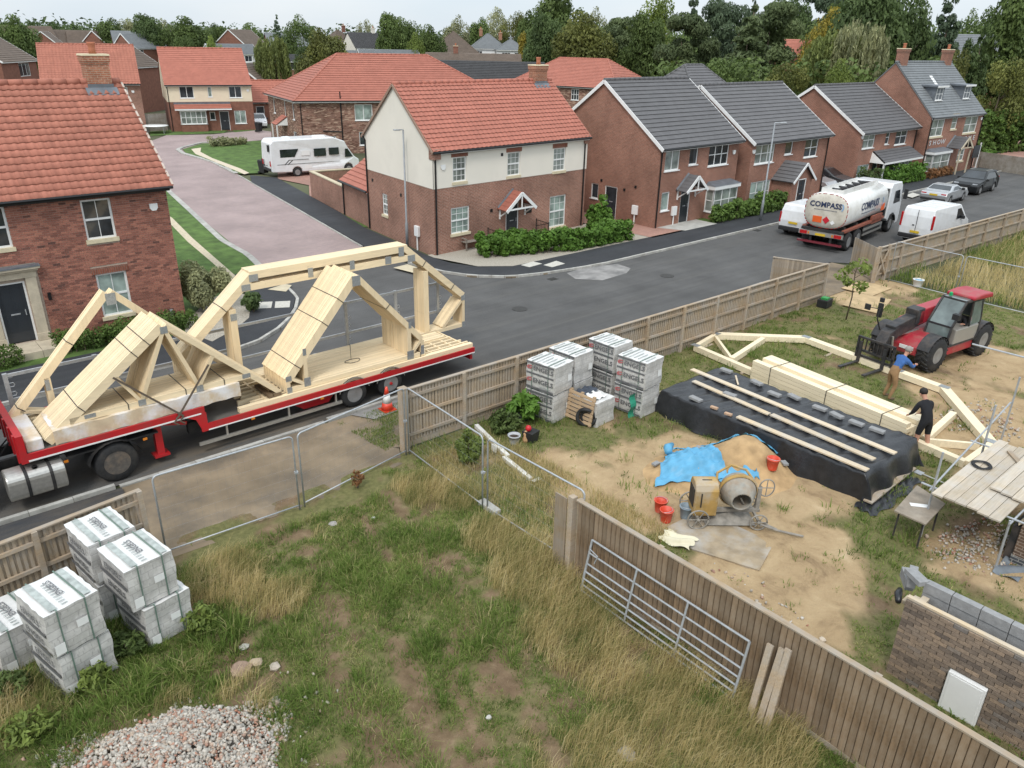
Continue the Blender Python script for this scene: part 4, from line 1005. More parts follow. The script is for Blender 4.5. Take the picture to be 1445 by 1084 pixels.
  if flash:
   m4 = MB(); tn = (s.r - s.e) / (s.d / 2); zf = s.r - abs(y - s.d/2 - d/2 - .16) * tn
   for xa, xb, ya, yb in ((x-w/2-.14, x+w/2+.14, y-d/2-.16, y-d/2),):
    z_a = s.r - abs(ya - s.d/2) * tn; z_b = s.r - abs(yb - s.d/2) * tn
    m4.quad(P(xa, ya - .1, z_a - .02), P(xb, ya - .1, z_a - .02), P(xb, yb, z_b + .1), P(xa, yb, z_b + .1)); m4.quad(P(xa + .1, yb - .006, z_b), P(xb - .1, yb - .006, z_b), P(xb - .1, yb - .006, z_b + .22), P(xa + .1, yb - .006, z_b + .22))
    for xx in (xa, xb - .14): m4.quad(P(xx, ya, z_a + .06), P(xx + .14, ya, z_a + .06), P(xx + .14, s.d/2 + .1, s.r + .05), P(xx, s.d/2 + .1, s.r + .05))
   m4.build('flashing', M_lead, c)
  return c
 def porch(s, u, half, proj, ze, zr, tile, posts=False, brackets=True, glazed=True, wood=None):
  """open gabled canopy over a door"""
  P = s.P; mb = MB(); ov = .12; y = -proj
  slope(mb, P(u - half - ov, 0, ze - .04), P(u - half - ov, y, ze - .04), P(u, y, zr), P(u, 0, zr), .3, .022)
  slope(mb, P(u + half + ov, y, ze - .04), P(u + half + ov, 0, ze - .04), P(u, 0, zr), P(u, y, zr), .3, .022)
  mb.quad(P(u - half - ov, 0, ze - .06), P(u - half - ov, y, ze - .06), P(u, y, zr - .05), P(u, 0, zr - .05)); mb.quad(P(u + half + ov, y, ze - .06), P(u + half + ov, 0, ze - .06), P(u, 0, zr - .05), P(u, y, zr - .05))
  c = mb.build('porch_canopy', tile, s.root); m2 = MB(); wm = wood or M_white
  for sg in (-1, 1): m2.beam(P(u + sg * (half + ov), y - .02, ze - .10), P(u, y - .02, zr - .07), .05, .17)
  m2.beam(P(u - half, y - .01, ze), P(u + half, y - .01, ze), .06, .08); m2.beam(P(u, y - .012, ze), P(u, y - .012, zr - .1), .05, .06)
  for sg in (-1, 1):
   if posts: m2.beam(P(u + sg * (half - .08), y + .1, .05), P(u + sg * (half - .08), y + .1, ze), .1, .1, (1, 0, 0))
   elif brackets:
    m2.beam(P(u + sg * (half - .05), -.04, ze - .62), P(u + sg * (half - .05), -.04, ze), .07, .07, (1, 0, 0)); m2.beam(P(u + sg * (half - .05), -.05, ze - .5), P(u + sg * (half - .05), y + .1, ze - .04), .06, .06, (1, 0, 0)); m2.beam(P(u + sg * (half - .05), 0, ze - .02), P(u + sg * (half - .05), y, ze - .02), .07, .08)
  m2.build('porch_frame', wm, c)
  l = MB(); l.quad(P(u - half - ov, -.01, ze + .05), P(u - half - ov, -.13, ze - .0), P(u, -.13, zr + .03), P(u, -.01, zr + .08)); l.build('flashing', M_lead, c)
  return c
 def bay(s, u0, u1, v0, v1, proj, cols, side=1, rows=2, glass=None, top=.42, roof=None):
  """box bay window with lead or tiled lid"""
  P = s.P; mb = MB(); mb.add([P(u, y, z_) for z_ in (-.02, v0) for u, y in ((u0, -proj), (u1, -proj), (u1, 0), (u0, 0))], [(0,3,2,1),(4,5,6,7),(0,1,5,4),(1,2,6,5),(2,3,7,6),(3,0,4,7)]); b = mb.build('bay', s.bm, s.root)
  f = lambda u, v, q: P(u, -proj + q, v); window(b, f, u0, u1, v0, v1, cols, rows, glass=glass or M_glassC, proud=.05)
  fl = lambda u, v, q: P(u0 + q, -u, v); window(b, lambda u, v, q: P(u0 + q, u, v), -proj, 0, v0, v1, 1, rows, glass=glass or M_glassC, proud=.05)
  window(b, lambda u, v, q: P(u1 - q, u, v), -proj, 0, v0, v1, 1, rows, glass=glass or M_glassC, proud=.05)
  m2 = MB(); m2.add([P(u, y, z_) for z_ in (v1, v1 + .22) for u, y in ((u0 - .12, -proj - .12), (u1 + .12, -proj - .12), (u1 + .12, 0), (u0 - .12, 0))], [(0,3,2,1),(4,5,6,7),(0,1,5,4),(1,2,6,5),(2,3,7,6),(3,0,4,7)]); m2.build('cornice', M_white, b)
  m3 = MB(); m3.add([P(u0 - .14, -proj - .14, v1 + .22), P(u1 + .14, -proj - .14, v1 + .22), P(u1 + .14, 0, v1 + .22), P(u0 - .14, 0, v1 + .22), P(u0 + .1, -.02, v1 + top), P(u1 - .1, -.02, v1 + top)], [(0,1,5,4),(1,2,5),(3,0,4),(0,3,2,1)]); m3.build('bay_roof', roof or M_lead, b)
  return b
DEF = dict
# ---------------------------------------------------------------- 1 the near left brick house
h = House('brick_house', 'near left red brick house with orange pantile roof and stone door surround', 'house', (-3.0, 29.9), 0, 90, 12.35, 7.6, 5.45, 8.52); h.bm = M_brick
H1 = h
fr = [(9.45, 10.42, 3.57, 4.96), (9.47, 10.5, .73, 2.33), (6.1, 7.2, 3.67, 5.02), (6.33, 7.27, .36, 2.5), (1.5, 2.6, 3.6, 5.0), (1.5, 2.6, .73, 2.33)]
M_mortar = pm("mortar", (0.40, 0.32, 0.26), 0.15, 10, 0.95)
h.walls(M_mortar, front=fr)
for i, q in enumerate(fr):
 if i == 3: continue
 window(h.root, h.F, *q, cols=1, rows=2, sash=True, small=(2, 1), glass=M_glassG if i in (1,) else M_glass, sill='stone', panes='each', head=M_soldier, bars=.07)
door(h.root, h.F, *fr[3])
mb = MB()
for u in (5.98, 7.30): fbox(mb, h.F, u, u + .32, .36, 2.62, -.09, 0); fbox(mb, h.F, u - .03, u + .35, .36, .62, -.12, 0)
fbox(mb, h.F, 5.95, 7.65, 2.62, 2.85, -.11, 0); fbox(mb, h.F, 5.88, 7.72, 2.85, 2.93, -.2, 0); fbox(mb, h.F, 5.82, 7.78, 2.93, 3.0, -.28, 0)
ds = mb.build('door_surround', M_stone, h.root); m2 = MB(); fbox(m2, h.F, 5.8, 7.8, 3.0, 3.05, -.3, 0); m2.build('lead_cover', M_lead, ds)
for k in range(3):
 m2 = MB(); fbox(m2, h.F, 5.6 + k * .78, 5.6 + k * .78 + .765, -.02, .35, -1.15, -.002); m2.build('step_stone', M_stone, h.root)
h.alarm(h.F, 11.82, 4.48); m2 = MB(); fbox(m2, h.F, 11.78, 11.88, .35, .56, -.08, 0); m2.tube([h.F(11.83, .35, -.04), h.F(11.83, 0, -.04)], .03, 6); m2.build('meter_box', M_steel, h.root)
m2 = MB(); fbox(m2, h.F, 7.85, 7.95, 1.72, 1.98, -.1, 0); m2.build('wall_lamp', M_black, h.root)
def brick_face(root, fn, u0, u1, v0, v1, holes, mat_one, mat_rest, rank, limit=300, bw=.225, rh=.075, dep=.012, gap=.010):
 cells = []
 rows = int((v1 - v0) / rh)
 for j in range(rows):
  z = v0 + j * rh; off = (j % 2) * bw / 2; u = u0 - off
  while u < u1 - .02:
   a, b = max(u, u0) + gap / 2, min(u + bw, u1) - gap / 2; u += bw
   if b - a < .03: continue
   segs = [(a, b)]
   for q in holes:
    if q[2] - .002 < z + rh - gap and q[3] + .002 > z:
     ns = []
     for x, y in segs:
      if y <= q[0] or x >= q[1]: ns.append((x, y))
      else:
       if q[0] - x > .03: ns.append((x, q[0]))
       if y - q[1] > .03: ns.append((q[1], y))
     segs = ns
   cells += [(x, y, z + gap / 2, z + rh - gap / 2) for x, y in segs]
 cells.sort(key=lambda c: rank((c[0] + c[1]) / 2, (c[2] + c[3]) / 2))
 cache = {}
 rest = MB(); n = 0
 for x, y, a, b in cells:
  dp = -dep + random.uniform(-.003, .003)
  if n < limit:
   key = round(y - x, 3)
   if key not in cache:
    m = MB(); c0 = fn(0, 0, 0)
    fbox(m, lambda u, v, q: tuple(Vector(fn(u, v, q)) - Vector(c0)), 0, y - x, 0, b - a, -dep, .01)
    cache[key] = m.mesh('brick', mat_one)
   o = link('brick', cache[key], root, Vector(fn(x, a, dp + dep))); n += 1
  else: fbox(rest, fn, x, y, a, b, dp, .01)
 if rest.v:
  nf = len(rest.f) // 6; me = rest.mesh('bricks', mat_rest); at = me.attributes.new('tint', 'FLOAT', 'FACE')
  at.data.foreach_set('value', np.repeat(np.random.default_rng(3).random(nf), 6).astype(np.float32))
  o = link('bricks', me, root); o['kind'] = 'stuff'
def piece_mat(name, stops, attr, rough=.9, bs=60):
 m, t, b, l = nodes(name)
 f = N(t, "ShaderNodeAttribute", attribute_name='tint').outputs['Fac'] if attr else N(t, "ShaderNodeObjectInfo").outputs['Random']
 col = ramp(t, f, *stops); p = wpos(t)
 col = mixc(t, 1.0, col, ramp(t, noise(t, 25, 4, p), (0.3, 0.8), (0.7, 1.2)), 'MULTIPLY')
 col = mixc(t, 1.0, col, ramp(t, noise(t, 0.7, 5, p), (0.3, 0.85), (0.7, 1.15)), 'MULTIPLY')
 l(col, b.inputs['Base Color']); b.inputs['Roughness'].default_value = rough; b.inputs['Specular IOR Level'].default_value = .2
 bump(t, b, noise(t, bs, 3, p), .3, .01); return m
ST = [(0, (0.12, 0.062, 0.052)), (0.07, (0.21, 0.09, 0.068)), (0.5, (0.305, 0.13, 0.096)), (1, (0.385, 0.168, 0.118))]
brick_face(h.root, h.F, 6.2, 12.35, 0, 5.35, fr[:3] + [fr[3], (5.9, 7.72, -1, 3.06)] + [(q[0] - .1, q[1] + .1, q[3], q[3] + .235) for q in fr[:3]] + [(q[0] - .06, q[1] + .06, q[2] - .13, q[2]) for q in fr[:3]],
   piece_mat("facing brick", ST, False), piece_mat("facing brick run", ST, True), lambda u, v: abs(u - 11.0) * 1.2 + abs(v - 2.6) * .6)
tn = (h.r - h.e) / (h.d / 2); ov = .32; ze = h.e - ov * tn
A = Vector(h.P(-.1, -ov, ze)); B_ = Vector(h.P(12.35 + .16, -ov, ze)); Tp = Vector(h.P(12.35 + .16, h.d / 2, h.r)); ex = Vector((1, 0, 0)); sl = (Tp - B_); SL = sl.length; sl.normalize(); nn = ex.cross(sl)
rows = 17; ch = SL / rows; tw = .262; cols = int((B_ - A).length / tw)
def pantile(mb, o):
 prof = [(0, .0), (.10, .012), (.24, .028), (.40, .042), (.56, .028), (.70, .012), (.86, .0), (1.0, .018)]
 for k, (t0, t1) in enumerate(((-.10, 1.14),)):
  lo = [o + ex * (u * tw * 1.06) + sl * (t0 * ch) + nn * (hh + .044) for u, hh in prof]; hi = [o + ex * (u * tw * 1.06) + sl * (t1 * ch) + nn * (hh + .004) for u, hh in prof]
  bt = [p - nn * .014 for p in lo]; n = len(prof)
  mb.add(lo + hi + bt, [(j, j+1, n+j+1, n+j) for j in range(n-1)] + [(2*n+j, 2*n+j+1, j+1, j) for j in range(n-1)])
one = MB(); one.smooth = True; pantile(one, Vector((0, 0, 0))); tile_me = one.mesh('roof_tile', M_tileR)
mb = MB(); mb.quad(A, B_, Tp, Tp - ex * (B_ - A).length); q = Vector(h.P(0, h.d, 0)); P = h.P
mb.quad(P(12.51, h.d + ov, ze), P(-.1, h.d + ov, ze), P(-.1, h.d / 2, h.r), P(12.51, h.d / 2, h.r)); mb.quad(P(12.51, -ov, ze), P(12.51, h.d/2, h.r), P(12.51, h.d/2, h.r - .1), P(12.51, -ov, ze - .1))
ro = mb.build('roof', M_tileR, h.root); rest = MB(); rest.smooth = True; cnt = 0
cand = [(r_, c) for r_ in range(rows) for c in range(cols)]
cand.sort(key=lambda rc: (0 if 6.6 + rc[0] * .09 < rc[1] * tw else 1, rc[0] * 1.0 + (cols - rc[1]) * .25))
for r_, c in cand:
 o = A + ex * (B_.x - A.x - (cols - c) * tw) + sl * (r_ * ch)
 if cnt < 300: link('roof_tile', tile_me, h.root, o + nn * random.uniform(-.003, .004)); cnt += 1
 else: pantile(rest, o)
rr = rest.build('roof_tiles', M_tileR, h.root); rr['kind'] = 'stuff'
n = 27
for k in range(n):
 m = MB(); m.smooth = True; x0 = -.1 + k * 12.6 / n; m.tube([P(x0, h.d/2, h.r + .03), P(x0 + 12.6 / n - .012, h.d/2, h.r + .03)], [.125, .135], 10); m.build('ridge_tile', M_tileR, h.root)
m = MB()
for k in range(14):
 t_ = (k + .5) / 14; p_ = B_.lerp(Tp, t_) + ex * .02; m.beam(p_ - sl * .14 + nn * .03, p_ + sl * .14 + nn * .03, .07, .05, nn)
m.build('verge_clip', pm("verge mortar", (0.5, 0.42, 0.36), .15, 6, .9), h.root)
m = MB(); m.tube([P(-.1, -ov - .05, ze - .02), P(12.5, -ov - .05, ze - .02)], .06, 6); m.build('gutter', M_black, h.root)
m = MB(); m.beam(P(-.05, -ov + .1, ze - .08), P(12.4, -ov + .1, ze - .08), .2, .12); m.build('fascia', M_black, h.root)
h.chimney(11.72, h.d / 2, .82, .62, 8.0, 9.52)
# ---------------------------------------------------------------- 2 the cream and brick house on the corner
h = House('rendered_house', 'cream rendered and brick corner house with red tiled roof and small porch', 'house', (22.76, 31.92), 2.6, 84.2, 11.45, 7.65, 5.36, 8.14); h.bm = M_brick; H5 = h
fu = [(1.25, 2.15, 3.63, 4.87), (5.03, 5.98, 3.58, 4.82), (8.6, 9.6, 3.5, 4.78)]; fl = [(1.1, 2.35, 1.0, 2.35), (8.45, 9.8, .32, 2.12)]; dr = (4.98, 5.95, .12, 2.12)
lw = [(5.15, 5.8, 1.18, 2.35)]
h.walls(M_brick, 3.42, M_cream, front=fu + fl + [dr], left=lw)
for q in fu: window(h.root, h.F, *q, cols=1, rows=2, sash=True, small=(3, 2), glass=M_glassC, sill='stone', head=M_soldier)
for q in fl: window(h.root, h.F, *q, cols=1, rows=2, sash=True, small=(3, 2), glass=M_glassG, sill='stone')
window(h.root, h.Lf, *lw[0], cols=1, rows=2, sash=True, small=(2, 2), glass=M_glassC, sill='stone'); door(h.root, h.F, *dr)
m = MB(); fbox(m, h.F, -.06, .42, 4.85, 5.34, -.16, .3); m.build('corbel', M_brick, h.root); m = MB(); fbox(m, h.F, 11.1, 11.5, 4.88, 5.34, -.14, .3); m.build('corbel', M_brick, h.root)
h.roof(M_tileR2, over=.2, verge=.1, course=.32, roll=.03, pitch=.3); h.chimney(10.45, h.d / 2, .95, .7, 7.5, 9.0)
m = MB()
for x in (-.12, 11.57):
 for y in (-.2, 7.85): m.beam(h.P(x, y, h.ze - .05), h.P(x, h.d/2, h.r - .05), .05, .12)
m.build('verge', pm("tile verge", (0.30, 0.2, 0.15), .15, 6, .9), h.root)
h.pipe(h.F, .12, 5.25); h.pipe(h.F, 11.2, 5.25); h.pipe(h.Lf, 7.5, 5.25); h.alarm(h.F, .62, 4.45); h.meter(h.Lf, 1.7, 1.02); h.vents(h.F, [(3.9, 1.9), (4.62, 4.75)]); h.vents(h.Lf, [(3.5, 2.6), (6.9, 2.9)])
h.porch(5.45, 1.0, .9, 1.98, 2.85, M_tileR2)
m = MB(); fbox(m, h.F, 6.5, 6.95, 1.42, 1.72, -.04, 0); m.build('house_plaque', M_black, h.root)
for lab, posts in (('black iron railings left of the door of the cream and brick house', [(4.6, -1.25), (3.6, -1.25), (3.6, -.1)]), ('black iron railings right of the door of the cream and brick house', [(6.3, -1.25), (7.3, -1.25), (7.3, -.1)])):
 m = MB(); q0 = Vector(h.P(*posts[1], 0)); D = lambda x, y, z: Vector(h.P(x, y, z)) - q0
 for x, y in posts: m.beam(D(x, y, .08), D(x, y, 1.05), .04, .04, (1, 0, 0))
 for (x0, y0), (x1, y1) in zip(posts, posts[1:]):
  for z in (.2, .98): m.beam(D(x0, y0, z), D(x1, y1, z), .03, .03)
  for k in range(9): m.beam(D(x0 + (x1 - x0) * k / 9, y0 + (y1 - y0) * k / 9, .2), D(x0 + (x1 - x0) * k / 9, y0 + (y1 - y0) * k / 9, .98), .014, .014, (1, 0, 0))
 rl = m.build('railing', M_black); rl.location = Vector(h.root.location) + q0; tag(rl, lab, 'railing', 'railings by the porch')
ga, gb = gp(486.9, 303.6), gp(524.6, 322.9); gw = math.hypot(gb[0] - ga[0], gb[1] - ga[1]); an = math.degrees(math.atan2(gb[1] - ga[1], gb[0] - ga[0]))
g = House('garage', 'low brick garage with red tiled roof behind the cream gable', 'garage', ga, an, an + 90, gw - .05, 5.6, 2.3, 4.2); g.walls(M_brick); g.roof(M_tileR2, over=.2, verge=.1, course=.32); g.pipe(g.F, .1, 2.2)
wa = gp(439.6, 278); L_ = math.hypot(ga[0] - wa[0], ga[1] - wa[1]); an = math.degrees(math.atan2(ga[1] - wa[1], ga[0] - wa[0]))
t = thing('garden_wall', 'curving red brick garden wall in front of the motorhome', 'wall', (wa[0], wa[1]), rad(an))
m = MB(); m.box(0, 0, -.05, L_, .22, 1.72); m.box(0, .22, -.05, .22, 3.2, 1.72); m.build('masonry', M_brick, t); m = MB(); m.box(-.03, -.03, 1.72, L_, .25, 1.79); m.box(-.03, .25, 1.72, .25, 3.2, 1.79); m.build('coping', M_buff, t)
# ---------------------------------------------------------------- grey roofed houses on the right
def std(h, wins, glass=M_glass):
 for i, q in enumerate(wins): window(h.root, h.F, *q[:4], cols=q[4], rows=q[5] if len(q) > 5 else 1, glass=(glass, M_glassC, glass, M_glassG)[(i * 2 + int(q[0] * 3)) % 4])
h = House('brick_house', 'orange brick house with grey tiled roof next to the cream corner house', 'house', (36.95, 29.2), 0.8, 88, 8.1, 9.6, 4.9, 8.2, 'grey roofed brick houses'); h.bm = M_brickO
fw = [(.5, 1.9, 3.38, 4.66, 2), (2.85, 3.7, 3.55, 4.62, 1), (4.85, 7.0, 3.3, 4.66, 3, 2), (.5, 1.27, 1.04, 2.15, 1)]; lw = [(4.85, 5.5, 1.08, 2.04), (3.2, 4.25, .08, 2.05)]
h.walls(M_brickO, front=[q[:4] for q in fw] + [(2.4, 3.35, .08, 2.1)], left=lw); std(h, fw); window(h.root, h.Lf, *lw[0], cols=1, rows=1); door(h.root, h.Lf, *lw[1], mat=M_glass); door(h.root, h.F, 2.4, 3.35, .08, 2.1)
h.roof(M_tileG, over=.3, verge=.12, course=.36, edge=M_white); h.pipe(h.F, .1, 4.7); h.meter(h.Lf, 1.55, .95); h.meter(h.F, 1.75, .95); h.alarm(h.F, 7.55, 4.0); h.vents(h.Lf, [(4.6, 2.3), (2.6, 2.0), (1.7, 2.3)]); h.porch(2.9, .95, .85, 2.2, 3.05, M_tileG); h.bay(5.0, 7.6, .55, 1.95, .65, 3)
h2 = House('grey_hipped_house', 'grey hipped roof peeping over the ridge of the first grey roofed house', 'house', (56.8, 41.0), 0, 90, 8.5, 9.0, 4.9, 8.6); h2.bm = M_brickO; h2.walls(M_brickO, gable=False); h2.hip(M_tileG, inset=3.0)
h = House('brick_house', 'brick house with grey roof and an enclosed brick porch behind the tanker', 'house', (45.95, 28.9), 0.3, 90, 9.9, 9.0, 4.68, 7.78, 'grey roofed brick houses'); h.bm = M_brickO
fw = [(.46, 2.75, 3.1, 4.4, 3, 2), (4.07, 5.04, 3.46, 4.36, 1), (6.7, 8.5, 3.07, 4.36, 2, 2), (.42, 2.85, .45, 1.95, 3, 2)]
h.walls(M_brickO, front=[q[:4] for q in fw]); std(h, fw); h.roof(M_tileG, over=.3, verge=.12, course=.36, edge=M_white); h.pipe(h.F, 9.8, 4.5); h.alarm(h.F, .2, 3.95)
P = h.P; m = MB(); py = -1.5; a_, b_ = 3.05, 5.6; c_ = (a_ + b_) / 2
m.add([P(a_, 0, -.05), P(a_, py, -.05), P(b_, py, -.05), P(b_, 0, -.05), P(a_, 0, 2.05), P(a_, py, 2.05), P(b_, py, 2.05), P(b_, 0, 2.05), P(c_, py, 3.0), P(c_, 0, 3.0)], [(0,1,5,4),(1,2,6,8,5),(2,3,7,6)]); pw = m.build('porch_wall', M_brickO, h.root)
m = MB(); slope(m, P(a_ - .2, 0, 1.92), P(a_ - .2, py - .2, 1.92), P(c_, py - .2, 3.12), P(c_, 0, 3.12), .3); slope(m, P(b_ + .2, py - .2, 1.92), P(b_ + .2, 0, 1.92), P(c_, 0, 3.12), P(c_, py - .2, 3.12), .3); m.quad(P(a_-.2, 0, 1.9), P(a_-.2, py-.2, 1.9), P(c_, py-.2, 3.09), P(c_, 0, 3.09)); m.quad(P(b_+.2, 0, 1.9), P(b_+.2, py-.2, 1.9), P(c_, py-.2, 3.09), P(c_, 0, 3.09)); m.build('porch_roof', M_tileG, h.root)
for q_ in (a_ - .2, b_ + .2): m = MB(); m.beam(P(q_, py - .22, 1.86), P(c_, py - .22, 3.06), .04, .16); m.build('bargeboard', M_white, h.root)
door(h.root, lambda u, v, q: P(u, py + q - .06, v), c_ - .55, c_ + .45, .02, 2.05)
h = House('brick_house', 'brick house with grey roof and a tiled lean-to canopy over its bay window', 'house', (61.5, 29.3), 0, 90, 9.9, 9.0, 4.4, 7.45, 'grey roofed brick houses'); h.bm = M_brickO
fw = [(.5, 2.45, 3.0, 4.26, 2, 2), (4.3, 5.0, 3.1, 4.2, 1, 2), (6.1, 8.2, 2.93, 4.25, 2, 2), (.4, 2.4, .3, 1.75, 2, 2), (4.3, 5.0, .6, 1.7, 1)]
h.walls(M_brickO, front=[q[:4] for q in fw] + [(2.9, 3.8, .05, 2.0)]); std(h, fw); door(h.root, h.F, 2.9, 3.8, .05, 2.0); h.roof(M_tileG, over=.3, verge=.12, course=.36, edge=M_white); h.pipe(h.F, 9.8, 4.3); h.alarm(h.F, .2, 3.9); h.meter(h.Lf, 6.3, 1.0); h.meter(h.Lf, 4.9, 1.0)
h.bay(5.2, 8.6, .45, 1.8, .7, 5)
P = h.P; m = MB(); slope(m, P(2.3, -1.25, 1.95), P(9.3, -1.25, 1.95), P(9.1, -.01, 2.72), P(2.5, -.01, 2.72), .3); m.quad(P(2.3, -1.25, 1.93), P(9.3, -1.25, 1.93), P(9.1, -.01, 2.70), P(2.5, -.01, 2.70)); cn = m.build('canopy', M_tileG, h.root); m = MB(); m.beam(P(2.3, -1.25, 1.88), P(9.3, -1.25, 1.88), .03, .16); m.poly([P(2.3, -1.25, 1.85), P(2.3, 0, 1.85), P(2.45, 0, 2.65)]); m.poly([P(9.3, -1.25, 1.85), P(9.3, 0, 1.85), P(9.15, 0, 2.65)]); m.beam(P(2.4, -1.15, .05), P(2.4, -1.15, 1.85), .1, .1, (1, 0, 0)); m.build('canopy_frame', M_white, cn)
h = House('show_home', 'three storey brick show home with two dormers and two chimneys', 'house', (71.9, 28.5), -2, 88, 10.5, 8.0, 5.1, 9.2); h.bm = M_brickO
fw = [(.35, 2.7, 3.38, 4.8, 2, 2), (4.1, 5.2, 3.85, 4.9, 1, 2), (6.8, 9.5, 3.36, 4.8, 2, 2), (6.9, 8.3, .9, 1.95, 2, 2)]
h.walls(M_brickO, front=[q[:4] for q in fw] + [(4.5, 5.5, .05, 2.1)])
for i, q in enumerate(fw): window(h.root, h.F, *q[:4], cols=q[4], rows=2, glass=M_glassC, sill='stone', head=M_stone if i < 3 else None, small=(1, 1))
door(h.root, h.F, 4.5, 5.5, .05, 2.1); h.roof(M_tileS, over=.15, verge=.06, course=.26); h.pipe(h.F, .1, 5.0); h.pipe(h.F, 10.4, 5.0); h.bay(.4, 3.6, .6, 2.0, .7, 2); h.porch(5.3, 1.1, 1.3, 2.35, 3.25, M_tileG, posts=True, wood=M_stone); h.alarm(h.F, 10.1, 4.5)
h.chimney(.9, 4, .95, .65, 8.7, 10.3, M_brickO, 1, False); h.chimney(9.4, 4, .95, .65, 8.7, 10.3, M_brickO, 1, False)
P = h.P; tn = (h.r - h.e) / (h.d / 2)
for u in (2.7, 8.2):
 yf = 1.0; zb = h.e + yf * tn + .02; zt = zb + 1.15; yb = (zt - h.e) / tn; hw = .82
 m = MB(); m.add([P(u - hw, yf, zb), P(u - hw, yf, zt), P(u - hw, yb, zt), P(u + hw, yf, zb), P(u + hw, yf, zt), P(u + hw, yb, zt)], [(0,1,2),(3,5,4),(0,3,4,1)]); dm = m.build('dormer', M_lead, h.root)
 m = MB(); m.add([P(u - hw - .2, yf - .22, zt), P(u + hw + .2, yf - .22, zt), P(u + hw + .2, yb + .1, zt + .02), P(u - hw - .2, yb + .1, zt + .02), P(u - hw - .2, yf - .22, zt + .13), P(u + hw + .2, yf - .22, zt + .13), P(u + hw + .2, yb + .3, zt + .18), P(u - hw - .2, yb + .3, zt + .18)], [(0,3,2,1),(4,5,6,7),(0,1,5,4),(1,2,6,5),(2,3,7,6),(3,0,4,7)]); dr_ = m.build('dormer_roof', M_lead, dm); m = MB(); m.beam(P(u - hw - .22, yf - .24, zt + .05), P(u + hw + .22, yf - .24, zt + .05), .03, .15); m.build('fascia', M_white, dr_)
 window(dm, lambda a, v, q: P(a, yf - .06 + q, v), u - .6, u + .6, zb + .08, zt - .03, 2, 2, glass=M_glass, name='dormer_window')
m = MB(); m.add([P(4.2 + i * .55, 1.7 + j * .6, h.e + (1.7 + j * .6) * tn + .06) for i, j in ((0, 0), (1, 0), (1, 2), (0, 2))], [(0, 1, 2, 3)]); m.build('roof_light', M_white, h.root)
M_letter = pm("white letters", (0.60, 0.61, 0.62), .02, 4, .4)
for tx, u0, st in (("SHOW", .35, .82), ("HOME", 6.45, .88)):
 for k, chx in enumerate(tx): lettering(chx, .56, M_letter, h.root, P(u0 + k * st + .3, -.05, 2.86), (rad(90), 0, rad(-2)), .006, 1.5, 'letter')
t = thing('notice_board', 'dark sign board on a white post by the show home drive', 'sign', (82.3, 27.7, .1)); m = MB(); m.beam((0, 0, 0), (0, 0, 2.3), .09, .09, (1, 0, 0)); m.build('post', M_white, t); m = MB(); m.box(-1.5, -.03, 1.0, -.06, .03, 2.1); m.build('panel', M_door, t)
m = MB()
for k in range(14): m.beam((83.2 + k * .45, 27.75 + k * .02, .1), (83.2 + k * .45, 27.75 + k * .02, 1.1), .03, .03, (1, 0, 0))
m.beam((83.2, 27.75, 1.05), (89.1, 28.05, 1.05), .04, .04); m.beam((83.2, 27.75, .3), (89.1, 28.05, .3), .04, .04); tag(m.build('railing', M_black), 'black railings beside the show home drive', 'railing')
a, b = far(1378, 215, 88), far(1500, 232, 84)
t = thing('garden_fence', 'long weathered wooden fence right of the show home', 'fence', (a.x, a.y)); m = MB(); d = Vector((b.x - a.x, b.y - a.y, 0))
M_fence = wood_mat("weathered fence", (0.21, 0.18, 0.145), .22, .16, (30, 30, 2), .9, True, (0.33, 0.31, 0.28))
for k in range(60): m.beam(d * (k / 60) + Vector((0, 0, 0)), d * (k / 60) + Vector((0, 0, 1.5)), d.length / 60 - .02, .03, (d.y, -d.x, 0))
m.build('boards', M_fence, t)['kind'] = 'stuff'
# ---------------------------------------------------------------- houses round the side street
h = House('rustic_brick_house', 'rustic mixed brick house with large red hipped roof behind the motorhome', 'house', (34.9, 70.4), -22, 78, 20.5, 11.5, 4.9, 8.75); h.bm = M_brickR
fw = [(5.3, 7.0, 3.0, 4.45, 2), (9.2, 10.9, 3.0, 4.45, 2), (2.2, 3.4, .9, 1.6, 1), (5.6, 7.3, .7, 1.95, 2), (9.6, 11.2, .7, 1.95, 2)]; lw = [(1.1, 1.8, 3.0, 4.5), (4.2, 4.9, 3.0, 4.5), (8.6, 9.4, 3.0, 4.5), (1.0, 2.2, .8, 1.9)]
h.walls(M_brickR, front=[q[:4] for q in fw], left=lw, gable=False); std(h, fw)
for q in lw: window(h.root, h.Lf, *q, cols=1)
h.hip(M_tileR2, inset=5.7, course=.34); h.pipe(h.F, .3, 4.7); m = MB(); m.tube([h.F(4.0, .1, -.06), h.F(4.0, 5.6, -.06)], .06, 6); m.tube([h.F(2.2, 2.1, -.06), h.F(4.0, 2.0, -.06)], .05, 6); m.build('soil_pipe', M_black, h.root)
P = h.P; m = MB(); slope(m, P(-1.1, 6.0, 2.3), P(-1.1, 4.0, 2.3), P(0, 4.0, 3.1), P(0, 6.0, 3.1), .3); m.quad(P(-1.1, 6.0, 2.28), P(-1.1, 4.0, 2.28), P(0, 4.0, 3.08), P(0, 6.0, 3.08)); m.build('porch_roof', M_tileR2, h.root); m = MB()
for y in (4.05, 5.95): m.beam(P(-1.05, y, 0), P(-1.05, y, 2.3), .1, .1, (1, 0, 0)); m.poly([P(-1.1, y, 2.25), P(0, y, 2.25), P(0, y, 3.0)])
m.build('porch_frame', M_white, h.root)
h = House('cream_house', 'cream topped house with wide red roof and black door facing the green', 'house', (31.5, 95.2), -17.5, 74, 9.2, 10.2, 5.2, 8.75); h.bm = M_brickS
